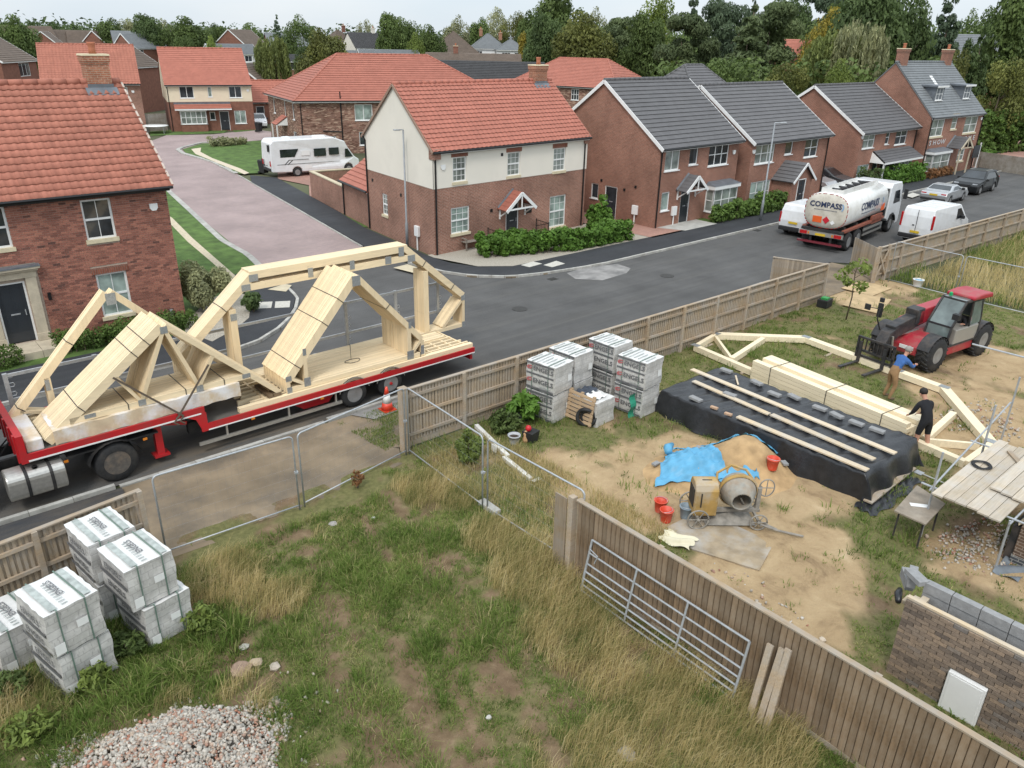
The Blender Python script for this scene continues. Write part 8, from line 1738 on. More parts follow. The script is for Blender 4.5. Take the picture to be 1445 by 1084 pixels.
for nm, p, q, w in (('bottom_chord', TP['a'], TP['f'], .2), ('end_post', TP['a'], TP['b'], .16), ('rafter', TP['b'], TP['c'], .3), ('top_chord', TP['c'], TP['d'], .3), ('rafter', TP['d'], TP['e'], .3), ('end_post', TP['e'], TP['f'], .16), ('web', (23.8, 15.4), (22.45, 13.8), .1), ('web', (22.42, 13.75), (25.1, 14.2), .18), ('web', (24.0, 6.95), (21.6, 6.78), .18), ('web', (21.5, 6.75), (22.4, 5.65), .1)):
 rotbox(t, nm, M_timberW, p, q, w, .20 if nm != 'top_chord' else .195, .06 + random.uniform(0, .006))
for p in (TP['c'], TP['d'], TP['b'], TP['a'], TP['e'], (25.95, 9.5)): m = MB(); m.box(p[0] - 24 - .12, p[1] - 10.5 - .16, .266, p[0] - 24 + .12, p[1] - 10.5 + .16, .272); m.build('nail_plate', M_plate, t)
m = MB();
for p in ((23.2, 15.3), (26.0, 12.0), (25.8, 8.4), (21.3, 6.6), (22.2, 13)): m.box(p[0] - 24 - .3, p[1] - 10.5 - .05, -.02, p[0] - 24 + .3, p[1] - 10.5 + .05, .06)
m.build('bearer', M_rail, t)
# ================================================================== sand, mixer, buckets
def mound(x, y): return 1.0 * np.exp(-((x - 16.45) / .95) ** 2 - ((y - 9.3) / .85) ** 2) + .50 * np.exp(-((x - 15.05) / .85) ** 2 - ((y - 10.15) / .62) ** 2)
m = MB(); m.smooth = True
def sandz(x, y): return float(mound(x, y) - .035 + .16 * (fbm(x, y, 2.6, 15) - .5) * min(1, 2 * float(mound(x, y))) + .09 * (fbm(x, y, 1.2, 91) - .5) * min(1, 2 * float(mound(x, y))))
m.sheet(lambda u, v: (13.3 + 5.2 * u - 15.9, 7.4 + 4.4 * v - 9.6, sandz(13.3 + 5.2 * u, 7.4 + 4.4 * v)), 90, 76)
M_sand = pm("building sand", (0.40, 0.265, 0.135), .3, 2.6, .97, bmp=.5, bscale=40)
o = m.build('sand_heap', M_sand); o.location = (15.9, 9.6, 0); tag(o, 'heap of yellow building sand partly under a blue sheet', 'sand heap')
def tarp(u, v, c):
 a = Vector(c[0]).lerp(Vector(c[1]), u); b = Vector(c[3]).lerp(Vector(c[2]), u); p = a.lerp(b, v); rag = .07 * math.sin(u * 19 + v * 3) * (1 if v in (0, 1) else .3)
 x, y = p.x + rag * .6, p.y + rag; return (x - 15.2, y - 10, max(.02, sandz(x, y) + .06) + .03 * math.sin(u * 22 + v * 9) + .02 * math.sin(v * 37 + u * 6) + .015 * math.sin(u * 51 - v * 23))
M_blue = pm("blue sheet", (0.10, 0.32, 0.50), .18, 3, .45, bmp=.3, bscale=12)
t = thing('blue_sheet', 'torn bright blue sheet over the left of the sand heap', 'sheet', (15.2, 10, 0)); m = MB(); m.smooth = True; m.sheet(lambda u, v: tarp(u, v, ((13.8, 10.1), (15.6, 11.1), (16.0, 10.1), (15.35, 9.0))), 44, 30); m.build('sheet', M_blue, t)
m = MB(); m.smooth = True; m.sheet(lambda u, v: tarp(u, v, ((15.7, 11.1), (17.55, 8.95), (17.35, 8.6), (16.3, 10.5))), 40, 10); m.sheet(lambda u, v: tarp(u, v, ((15.2, 9.35), (16.0, 8.65), (15.9, 8.45), (15.1, 9.0))), 14, 6); m.build('sheet', M_blue, t)
m = MB(); m.smooth = True; m.tube([(-.1, .75, .35), (.15, .95, .3), (.4, 1.0, .3)], [.1, .13, .06], 8); m.build('sheet_roll', M_blue, t)
for k, (px, py, z, lab) in enumerate([(925, 660, .08, 'grey brick on the left corner of the blue sheet'), (1105, 665, .08, 'flat grey slab by the right end of the sand heap'), (988, 631, .45, 'small tan stone on top of the blue sheet')]): x, y = gp(px, py, z); q = thing('loose_brick', lab, 'brick', (x, y, max(.03, sandz(x, y) + .05)), k); m = MB(); m.box(-.11, -.07, 0, .11, .07, .06); m.build('brick_body', M_block, q, bevel=.01)
pad = [(12.43, 7.92), (12.92, 6.54), (14.04, 6.88), (13.9, 8.75), (12.68, 8.82)]
o = slab('mixing_pad', pm("cement stained pad", (0.31, 0.245, 0.165), .35, 2.2, .9, dirt=(0.40, 0.38, 0.35), dscale=1.2, damt=1.0, bmp=.4), pad, -.02, .055)
M_mixY = pm("dirty yellow mixer", (0.37, 0.235, 0.075), .3, 3, .7, dirt=(0.40, 0.33, 0.24), dscale=1.2, damt=1.6); M_mixG = pm("cement crusted drum", (0.30, 0.285, 0.25), .25, 5, .9, bmp=.4, dirt=(0.33, 0.17, 0.05), dscale=2, damt=.5); M_cem = pm("cement splatter", (0.26, 0.24, 0.21), .3, 6, .9, bmp=.3)
t = thing('cement_mixer', 'dirty yellow towable cement mixer standing on a stained pad', 'cement mixer', (14.0, 8.15, .05), rad(-40)); t.scale = (.9, .9, .9)
hs = [(-.30, 0), (-.30, .72), (-.22, .86), (-.08, .92), (.12, .92), (.26, .86), (.32, .72), (.32, 0)]
m = MB(); n = len(hs); m.loft([[(-.95, y, .28 + z) for y, z in hs], [(-.35, y * .98, .28 + z * 1.0) for y, z in hs]]); m.build('engine_housing', M_mixY, t, bevel=.03)
m = MB(); m.box(-.80, -.315, .55, -.77, -.30, .95); m.box(-.97, -.2, .5, -.95, .2, 1.0); m.box(-.75, -.05, 1.195, -.5, -.02, 1.21); m.build('vent_slot', M_chas, t)
dax = Vector((-.05, -.97, -.12)).normalized(); m = MB(); m.smooth = True; m.lathe([(.02, -.42), (.26, -.42), (.40, -.28), (.46, -.05), (.44, .06), (.36, .26), (.27, .42), (.25, .44), (.23, .42), (.34, .2), (.2, -.3), (.02, -.35)], 26, (.22, -.02, .86), dax, caps=False); m.build('drum', M_mixG, t)
m = MB(); m.smooth = True; m.lathe([(.468, -.09), (.50, -.08), (.50, .0), (.468, .02)], 28, (.22, -.02, .86), dax, caps=False); m.build('gear_ring', M_mixY, t)
for a in (0, 2.1, 4.2): m = MB(); u_ = dax.cross(Vector((0, 0, 1))).normalized(); w_ = dax.cross(u_); d_ = u_ * math.cos(a) + w_ * math.sin(a); c_ = Vector((.22, -.02, .86)) + dax * .15; m.beam(c_ + d_ * .05, c_ + d_ * .27, .04, .12, dax); m.build('paddle', M_cem, t)
m = MB(); m.tube([(-.33, .1, .95), (-.28, .3, 1.22), (.1, .45, 1.36), (.5, .4, 1.25), (.74, .12, .95)], .035, 6); m.build('yoke', M_mixY, t)
m = MB(); m.beam((-.9, 0, .30), (.85, 0, .30), .12, .08); m.beam((.78, 0, .3), (.78, 0, .95), .08, .1, (1, 0, 0)); m.beam((-.36, 0, .3), (-.36, 0, .9), .08, .08, (1, 0, 0)); m.beam((.5, -.1, .55), (.85, .1, .95), .05, .05); m.beam((-.85, -.42, .27), (-.85, .42, .27), .06, .06); m.beam((.7, -.45, .25), (.7, .45, .25), .06, .06); m.build('frame', M_cem, t)
def spoked(parent, x, y, z, r):
 m = MB(); m.smooth = True; m.tube([(x + r * math.cos(a), y, z + r * math.sin(a)) for a in np.linspace(0, 2 * pi, 21)], .022, 6)
 for k in range(6): a = k * pi / 3; m.tube([(x, y, z), (x + r * math.cos(a), y, z + r * math.sin(a))], .014, 5)
 m.lathe([(.045, -.05), (.045, .05)], 8, (x, y, z), (0, 1, 0)); return m.build('wheel', M_cem, parent)
for x, y, r in ((-.85, -.45, .27), (-.85, .45, .27), (.7, -.48, .22), (.7, .48, .22)): spoked(t, x, y, r, r)
m = MB(); m.tube([(.98 + .2 * math.cos(a), 0.06, .92 + .25 * math.sin(a)) for a in np.linspace(0, 2 * pi, 19)], .018, 6); m.tube([(.98, .06, .67), (.98, .06, 1.17)], .014, 5); m.tube([(.78, .06, .92), (1.18, .06, .92)], .014, 5); m.build('tipping_wheel', M_cem, t)
m = MB(); m.tube([(.75, -.45, .15), (1.15, -.62, .08), (1.75, -.85, .06)], .03, 6); m.tube([(.7, -.3, .18), (1.15, -.6, .1)], .022, 6); m.build('tow_bar', M_cem, t)
m = MB(); m.smooth = True; m.sheet(lambda u, v: (-.6 + 1.3 * u, -.35 + .7 * v, .04 + .16 * math.sin(u * pi) * math.sin(v * pi) * (1 + .4 * math.sin(u * 17 + v * 11))), 20, 12); m.build('mortar_lump', M_cem, t)
bk = [(.12, 0), (.155, .28), (.17, .29), (.17, .31), (.15, .31), (.12, .03)]
M_bor = pm("orange bucket", (0.62, 0.06, 0.025), .12, 6, .5, dirt=(0.5, 0.3, 0.25), dscale=3, damt=.5); M_bgr = pm("grey bucket", (0.22, 0.28, 0.33), .15, 6, .5)
for lab, px, mt in (('orange bucket, left of the two standing together on the sand', (931, 723), M_bor), ('orange bucket, right of the two standing together on the sand', (939, 737), M_bor), ('blue grey bucket beside the mixer wheel', (967, 732), M_bgr), ('orange bucket on the sand right of the heap', (1086, 679), M_bor)):
 x, y = gp(*px); lathe_thing('bucket', lab, 'bucket', x, y, bk, mt, z=max(.04, sandz(x, y)), handle=True, group='buckets round the mixer', fill=(.125, .12, M_cem))
x, y = gp(1294, 405); lathe_thing('tub', 'pale tub with a light blue bag in it near the far mesh fence', 'tub', x, y, [(q * 1.5, z * 1.1) for q, z in bk], M_label, fill=(.2, .3, M_blue))
t = thing('cement_bag', 'open cream paper cement bag by the dividing fence', 'bag', (12.45, 8.32, .06), .3); m = MB(); m.smooth = True; m.sheet(lambda u, v: (-.28 + .5 * u + .03 * math.sin(v * 9), -.36 + .72 * v + .04 * math.sin(u * 11), .03 + .07 * math.sin(u * pi) + .03 * math.sin(u * 13 + v * 7)), 18, 18); m.build('bag', pm("cream paper", (0.62, 0.57, 0.42), .1, 6, .9), t)
t = thing('crate', 'black plastic crate with a green lid at the end of the road fence', 'crate', (31.2, 15.05, .03), .1); m = MB(); m.box(-.32, -.22, 0, .32, .22, .34); m.build('crate_body', M_trim, t, bevel=.02); m = MB(); m.box(-.2, -.15, .34, .1, .12, .42); m.build('lid', pm("green lid", (0.04, 0.3, 0.08), .1, 5, .5), t)
for lab, pts in (('flat plywood sheet by the gateway, nearer the gate', ((34.3, 15.9), (36.2, 15.9), (36.2, 14.4), (34.3, 14.4))), ('flat plywood sheet by the young tree', ((31.9, 14.6), (34.2, 15.2), (34.4, 13.6), (32.0, 13.0)))):
 q = thing('plywood_sheet', lab, 'plywood', (*pts[0], .06)); m = MB(); P_ = [(x - pts[0][0], y - pts[0][1]) for x, y in pts][::-1]; m.prism(P_, lambda u, v, z: (u, v, z), 0, .02); m.build('sheet', pm("worn ply", (0.44, 0.32, 0.18), .2, 2, .9), q)
# ================================================================== telehandler
M_tred = paint("telehandler red", (0.36, 0.014, 0.03), .45, dirt=(.24, .14, .1), damt=.55, coat=.1); M_tgrey = paint("warm grey paint", (0.27, 0.255, 0.23), .4); M_glz = glass_mat("cab glass", (0.10, 0.125, 0.12), .05); M_tsteel = pm("worn black steel", (0.03, 0.03, 0.032), .4, 7, .55, dirt=(.12, .09, .07), dscale=3, damt=.5)
th = thing('telehandler', 'red and grey telehandler with its boom lowered behind the big truss', 'telehandler', (28.94, 9.74, .02), rad(172.3))
m = MB(); m.prism([(-2.2, .62), (-2.3, 1.05), (-1.9, 1.2), (.9, 1.12), (1.5, 1.12), (2.05, .85), (2.05, .55), (1.2, .45), (-1.2, .45)], lambda u, v, y: (u, y, v), -.62, .62); m.build('chassis', M_tred, th, bevel=.04)
m = MB(); m.box(-1.0, .6, .42, .85, .98, .75); m.build('side_step', M_tred, th, bevel=.05)
cabx = [(-.95, .8), (-1.0, 1.55), (-.8, 2.3), (.25, 2.32), (.85, 1.5), (.95, 1.0), (.8, .8)]
m = MB(); m.prism([(-.95, .75), (-1.02, 1.35), (.5, 1.35), (.55, .75)], lambda u, v, y: (u, y, v), .14, 1.02); m.build('cab_door', M_tgrey, th, bevel=.03)
m = MB()
for y in (.16, 1.0):
 for a, b in zip(cabx, cabx[1:] + cabx[:1]): m.beam((a[0], y, a[1]), (b[0], y, b[1]), .06, .07)
m.beam((-.3, 1.0, 1.35), (-.2, 1.0, 2.3), .05, .05);
for p in (cabx[2], cabx[3], cabx[4]): m.beam((p[0], .16, p[1]), (p[0], 1.0, p[1]), .06, .06)
m.build('cab_frame', M_tsteel, th)
m = MB(); m.quad((.27, .2, 2.3), (.27, .97, 2.3), (.87, .97, 1.5), (.87, .2, 1.5)); m.quad((.87, .2, 1.48), (.87, .97, 1.48), (.95, .97, 1.05), (.95, .2, 1.05)); m.build('windscreen', M_glz, th); m = MB(); m.quad((-.1, .2, 2.37), (-.1, .97, 2.37), (.25, .97, 2.35), (.25, .2, 2.35)); m.build('roof_window', M_glz, th)
m = MB(); m.quad((-.99, 1.015, 1.4), (-.78, 1.015, 2.25), (-.28, 1.015, 2.25), (-.36, 1.015, 1.4)); m.build('side_window', M_glz, th); m = MB(); m.quad((-1.0, .2, 1.5), (-1.0, .97, 1.5), (-.82, .97, 2.25), (-.82, .2, 2.25)); m.build('rear_window', M_glz, th)
m = MB(); m.prism([(-1.35, 2.28), (-1.3, 2.46), (-.7, 2.5), (-.05, 2.45), (-.05, 2.33), (-.8, 2.3)], lambda u, v, y: (u, y, v), .08, 1.08); m.build('cab_roof', M_tred, th, bevel=.05)
m = MB(); m.lathe([(.06, 0), (.06, .1), (.03, .13)], 10, (.15, .35, 2.38)); m.build('beacon', pm("green beacon", (0.01, 0.30, 0.10), .1, 4, .3), th)
m = MB(); m.box(-.6, .3, .8, -.15, .8, 1.0); m.box(-.65, .3, 1.0, -.5, .8, 1.6); m.build('seat', M_trim, th); m = MB(); m.tube([(.35 + .03 * math.cos(a), .55 + .17 * math.sin(a), 1.35 + .12 * math.cos(a)) for a in np.linspace(0, 2 * pi, 13)], .015, 5); m.build('steering_wheel', M_trim, th)
m = MB(); m.prism([(-1.35, .8), (-1.3, 1.42), (.6, 1.3), (1.15, 1.05), (1.15, .8)], lambda u, v, y: (u, y, v), -1.05, -.62); m.build('engine_cover', M_tred, th, bevel=.06)
B0, B1, B2 = Vector((-2.0, -.22, 1.72)), Vector((1.2, -.22, 1.62)), Vector((2.5, -.22, 1.28))
m = MB(); m.beam(B0, B1, .46, .56); m.build('boom', M_tred, th, bevel=.05); m = MB(); m.beam(B1 - Vector((.9, 0, -.02)), B2, .38, .48); m.beam(B1 + Vector((-.3, 0, .05)), B1 + Vector((.15, 0, .02)), .46, .56); m.build('boom_extension', M_tsteel, th, bevel=.03)
m = MB(); m.prism([(2.3, 1.5), (2.75, 1.32), (3.0, .9), (2.95, .5), (2.7, .5), (2.55, .95), (2.2, 1.1)], lambda u, v, y: (u, y, v), -.42, -.02); m.build('boom_head', M_tsteel, th, bevel=.03); m = MB(); m.tube([(.9, -.1, 1.1), (2.2, -.1, 1.15)], .05, 8); m.tube([(2.55, .02, .7), (2.65, .02, 1.2)], .04, 8); m.build('ram', M_alu, th)
m = MB()
for z in (.32, .52, .98): m.box(2.98, -.98, z - .035, 3.06, .42, z + .035)
for k in range(10): m.box(2.99, -.97 + k * .152, .52, 3.04, -.94 + k * .152, .98)
for y in (-.98, .36): m.box(2.98, y, .2, 3.06, y + .06, 1.0)
m.build('fork_carriage', M_tsteel, th)
for y in (-.8, .12): m = MB(); m.box(3.06, y - .06, .12, 3.11, y + .06, .85); m.box(3.06, y - .06, .10, 4.15, y + .06, .14); m.build('fork', M_tsteel, th)
m = MB(); m.tube([(1.95, -.85, .95), (2.25, -.9, 1.5), (2.2, -.9, 1.9)], .025, 6); m.box(2.12, -1.0, 1.55, 2.2, -.84, 2.05); m.box(2.12, -.99, 2.1, 2.2, -.85, 2.25); m.box(2.3, -1.4, 1.75, 2.36, -1.2, 1.95); m.tube([(2.2, -.92, 1.85), (2.33, -1.3, 1.85)], .015, 5); m.build('mirror', M_trim, th); m = MB(); m.tube([(.75, .98, 1.9), (1.0, 1.12, 2.0)], .02, 5); m.box(.9, 1.02, 1.85, 1.08, 1.24, 2.05); m.build('mirror', M_trim, th)
m = MB(); m.prism([(1.3, 1.12), (2.06, .86), (2.06, .6), (1.9, .6), (1.2, 1.0)], lambda u, v, y: (u, y, v), -.5, .55); m.build('front_cover', M_tred, th, bevel=.04); m = MB(); m.box(2.05, .0, .72, 2.09, .5, .84); m.build('front_panel', M_label, th)
def ag_wheel(x, y, s):
 r, w = .63, .48; wl = wheel(th, x, y, r, r * .95, w, side=s, n=24, rr=.82); m = MB()
 for k in range(22):
  a = 2 * pi * k / 22
  for side_ in (-1, 1):
   a2 = a + (.14 if side_ > 0 else 0); p = Vector((r * .97 * math.cos(a2), side_ * w * .46, r * .97 * math.sin(a2))); q = Vector((r * .99 * math.cos(a2 + .2), side_ * .01, r * .99 * math.sin(a2 + .2))); m.beam(p, q, .045, .05, Vector((math.cos(a2 + .1), 0, math.sin(a2 + .1))))
 m.build('tread', M_tyre, wl)
 m = MB(); m.smooth = True; m.sheet(lambda u, v: (x + .68 * math.cos(.35 + u * (pi - .7)), y - .22 + v * .44, r + .68 * math.sin(.35 + u * (pi - .7))), 10, 1); m.build('mudguard', M_tsteel, th)
for x in (1.5, -1.5):
 for y, s in ((.86, 1), (-.86, -1)): ag_wheel(x, y, s)
# ================================================================== scaffold, table, new brickwork
M_sboard = wood_mat("scaffold board", (0.44, 0.37, 0.28), .2, .10, (1.6, 26, 26), .9, True, (0.46, 0.43, 0.39))
t = thing('scaffold', 'low scaffold platform of grey boards at the right edge', 'scaffold', (18.8, 4.2, 0)); S = lambda x, y, z: (x - 18.8, y - 4.2, z)
for k in range(6): y0 = 3.42 + k * .236; x0 = 16.70 + random.uniform(-.05, .06) ; m = MB(S); m.box(x0, y0, 1.27 + .003 * (k % 2), 20.65 + random.uniform(-.1, .1), y0 + .225, 1.308 + .003 * (k % 2)); m.build('scaffold_board', M_sboard, t)
for k in range(3): y0 = 3.35 + k * .24; m = MB(S); m.box(17.75 + .05 * k, y0, 1.345, 22.5, y0 + .225, 1.385); m.build('scaffold_board', M_sboard, t)
for x, y, h_ in ((16.95, 4.88, 2.2), (16.95, 3.3, 1.25), (20.3, 5.0, 2.3), (20.4, 3.3, 1.3), (23.6, 5.45, 2.0)): m = MB(S); m.tube([(x, y, 0), (x + .02, y + .02, h_)], .026, 8); m.build('standard', M_steel, t)
for a, b in (((16.95, 4.95, 1.22), (23.6, 5.5, 1.22)), ((17.1, 3.1, 1.24), (17.1, 5.2, 1.24)), ((20.2, 3.1, 1.24), (20.2, 5.3, 1.24)), ((16.9, 3.3, 1.2), (22.5, 3.3, 1.2))): m = MB(S); m.tube([a, b], .024, 8); m.build('ledger', M_steel, t)
x, y = gp(1385, 657, 1.33); t = thing('pipe_coil', 'black coil of pipe lying on the scaffold boards', 'coil', (x, y, 1.33)); m = MB(); m.smooth = True
for r_ in (.16, .19, .215): m.tube([(r_ * math.cos(a), r_ * math.sin(a), .02 + .01 * math.sin(3 * a + r_ * 40)) for a in np.linspace(0, 2 * pi, 25)], .014, 5)
m.build('coil', M_trim, t)
x, y = gp(1432, 645, 1.35); t = thing('loose_plank', 'short grey off-cut lying on the scaffold platform', 'plank', (x, y, 1.32), rad(40)); m = MB(); m.box(-.3, -.06, 0, .3, .06, .04); m.build('plank', M_rail, t)
t = thing('scaffold_tube', 'bright steel scaffold tube reaching in from the right edge on a prop', 'tube', (26.9, 7.8, 1.5)); m = MB(); m.tube([(0, 0, 0), (.1, -3.8, 0)], .03, 8); m.build('tube', M_steel, t); m = MB(); m.tube([(.1, -3.4, -1.5), (.1, -3.4, .3)], .026, 8); m.build('prop', M_steel, t)
t = thing('work_table', 'small plywood work table with a white sheet of paper', 'table', (17.0, 5.08, 0)); m = MB(); m.prism([(-.7, .27), (-.72, -.43), (.5, -.36), (.82, .42)][::-1], lambda u, v, z: (u, v, z), .72, .755); m.build('table_top', pm("grimy ply", (0.25, 0.21, 0.165), .3, 3, .9, dirt=(.4, .36, .3), dscale=2), t)
for x, y in ((-.6, .2), (-.6, -.35), (.42, -.28), (.65, .32)): m = MB(); m.tube([(x, y, 0), (x * .97, y * .97, .72)], .022, 6); m.build('leg', M_tsteel, t)
q = thing('paper_sheet', 'white sheet of paper on the plywood table', 'paper', (*gp(1297, 713, .76), .757), rad(-52)); m = MB(); m.box(-.19, -.07, 0, .19, .07, .003); m.build('paper', M_label, q)
q = thing('shovel', 'shovel lying in the grass behind the plywood table', 'shovel', (*gp(1291, 667), .05), 0); e_ = Vector((*gp(1331, 684), .05)) - Vector(q.location); m = MB(); m.tube([e_ * .25, e_], .02, 6); m.build('handle', M_alu, q); m = MB(); d = e_.normalized(); m.beam(Vector((0, 0, 0)), e_ * .27, .2, .02); m.build('blade', M_steel, q)
M_mortG = pm("grey mortar", (0.20, 0.175, 0.145), .15, 9, .95); t = thing('brick_wall', 'unfinished brown brick wall with block inner leaf at the lower right', 'wall', (12.15, 3.45, 0)); WF = lambda u, v, q: (q, -u, v); WL = 5.6
m = MB(); m.box(.013, -WL, -.05, .10, 0, 1.66); m.build('mortar_bed', M_mortG, t)
SB = [(0, (0.13, 0.105, 0.088)), (.3, (0.205, 0.16, 0.125)), (.6, (0.255, 0.195, 0.148)), (.85, (0.31, 0.23, 0.165)), (1, (0.185, 0.168, 0.155))]
brick_face(t, WF, 0, WL, 0, 1.66, [(.92, 1.53, -.05, .80)], piece_mat("brown facing brick", SB, False), piece_mat("brown facing brick run", SB, True), lambda u, v: abs(u - .8) - v * .3, limit=300)
m = MB(); fbox(m, WF, .93, 1.52, -.02, .79, -.075, .05); mb_ = m.build('meter_box', M_white, t, bevel=.012); m = MB(); fbox(m, WF, .97, 1.48, .03, .75, -.082, -.074); m.build('meter_door', M_white, mb_, bevel=.004)
m = MB(); m.box(.02, -WL, 1.662, .11, .0, 1.70); m.build('batten', M_plank, t)
for k in range(13): y1 = -.12 - k * .45; m = MB(); m.box(.34, y1 - .44, -.05, .44, y1, 1.72); m.box(.32, y1 - .44, 1.725, .46, y1, 1.92); m.build('block', M_block, t, bevel=.006)
for j in range(3): m = MB(); m.box(.12, -.02 - j * .12, 1.45 + .07 * j, .32, .09 - j * .12, 1.52 + .07 * j); m.build('toothed_brick', M_plank, t)
for k, (x, y, z, r_) in enumerate([(12.75, 3.62, 1.62, 20), (12.55, 3.5, 1.84, 60), (12.95, 3.75, 1.40, 35)]): q = thing('concrete_block', ['grey block lying loose on the end of the block leaf', 'tilted grey block on top of the wall end', 'grey block resting low against the wall end'][k], 'block', (x, y, z), rad(r_)); m = MB(); m.box(-.22, -.07, 0, .22, .07, .2) if k != 1 else m.box(-.2, -.1, 0, .2, .1, .1); m.build('block', M_block, q, bevel=.008)
q = thing('membrane_roll', 'black damp proof sheet hanging from the wall end', 'sheet', (12.33, 3.62, 1.5), rad(20)); m = MB(); m.smooth = True; m.tube([(-.15, 0, 0), (.05, .02, .03), (.25, .0, -.02)], [.05, .07, .05], 8); m.build('roll', M_poly, q)
t = thing('brick_wall', 'dark low brick wall with blue engineering courses at the right edge', 'wall', (17.42, 3.2, 0)); m = MB(); m.box(0, -2.6, -.05, 3.0, 0, .25); m.build('engineering_course', brick_mat("blue brick", (.07, .075, .085), (.05, .055, .06), (.25, .24, .22)), t); m = MB(); m.box(.02, -2.6, .25, 3.0, -.02, 1.25); m.build('masonry', brick_mat("brown brick", (.14, .09, .06), (.09, .06, .045), (.25, .2, .16)), t)
t = thing('membrane_sheet', 'grey plastic damp course sheet spilling from the low dark wall', 'sheet', (17.1, 3.15, .03)); m = MB(); m.smooth = True; m.sheet(lambda u, v: (-.35 + .8 * u, -.35 + .5 * v, .05 + .04 * math.sin(u * 9 + v * 6)), 14, 10); m.build('sheet', pm("grey dpc", (0.16, 0.18, 0.2), .2, 5, .5), t)
t = thing('timber_stakes', 'bundle of pointed pale stakes under the scaffold boards', 'stakes', (17.6, 3.25, .5));
for k in range(5): m = MB(); m.beam((k * .1, 0, .45 - .03 * k), (1.6 + k * .1, -.1, .5), .06, .06); m.tube([(k * .1 - .12, 0, .45 - .03 * k), (k * .1, 0, .45 - .03 * k)], [.005, .04], 4); m.build('stake', M_timberW, t)
m = MB(); m.box(-.1, -.3, -.5, 1.8, .1, .40); m.build('trestle', M_tsteel, t)
# ================================================================== people
def skin_person(root, J, E_, regions, mats, name='body', lvl=2):
 """continuous body grown over a skeleton: J joint -> (xyz, radius), E_ edges, regions edge index -> material"""
 names = list(J); idx = {n: i for i, n in enumerate(names)}
 me = bpy.data.meshes.new("skeleton"); me.from_pydata([J[n][0] for n in names], [(idx[a], idx[b]) for a, b in E_], [])
 o = bpy.data.objects.new("skeleton", me); COL.objects.link(o)
 sk = o.modifiers.new("skin", 'SKIN'); sk.use_smooth_shade = True; sk.branch_smoothing = .6
 for n in names:
  r = J[n][1]; v = me.skin_vertices[0].data[idx[n]]; v.radius = r if hasattr(r, '__len__') else (r, r); v.use_root = (n == 'pelvis')
 sb = o.modifiers.new("sub", 'SUBSURF'); sb.levels = sb.render_levels = lvl
 bpy.context.view_layer.update(); dg = bpy.context.evaluated_depsgraph_get(); m2 = bpy.data.meshes.new_from_object(o.evaluated_get(dg)); bpy.data.objects.remove(o); bpy.data.meshes.remove(me)
 m2.name = name; m2.materials.clear()
 for m in mats: m2.materials.append(m)
 P = [(Vector(J[a][0]), Vector(J[b][0])) for a, b in E_]
 for p in m2.polygons:
  c = p.center; best = None
  for k, (a, b) in enumerate(P):
   d = b - a; t_ = max(0, min(1, (c - a).dot(d) / max(1e-9, d.length_squared))); q = (c - a.lerp(b, t_)).length
   if best is None or q < best[0]: best = (q, k)
  p.material_index = regions[best[1]]; p.use_smooth = True
 return link(name, m2, root)
M_skin = pm("skin", (0.46, 0.24, 0.165), .08, 8, .6); M_hairG = pm("grey hair", (0.27, 0.25, 0.23), .15, 30, .8); M_hairK = pm("dark hair", (0.02, 0.016, 0.014), .2, 30, .7)
M_sweat = pm("blue sweatshirt", (0.045, 0.12, 0.32), .14, 9, .9); M_trous = pm("tan work trousers", (0.26, 0.155, 0.075), .2, 7, .9); M_hood = pm("black hoodie", (0.013, 0.013, 0.016), .2, 8, .9); M_shorts = pm("black shorts", (0.012, 0.012, 0.014), .2, 8, .85); M_boot = pm("brown boots", (0.12, 0.08, 0.05), .2, 9, .8); M_shoe = pm("grey trainers", (0.35, 0.35, 0.36), .2, 9, .7)
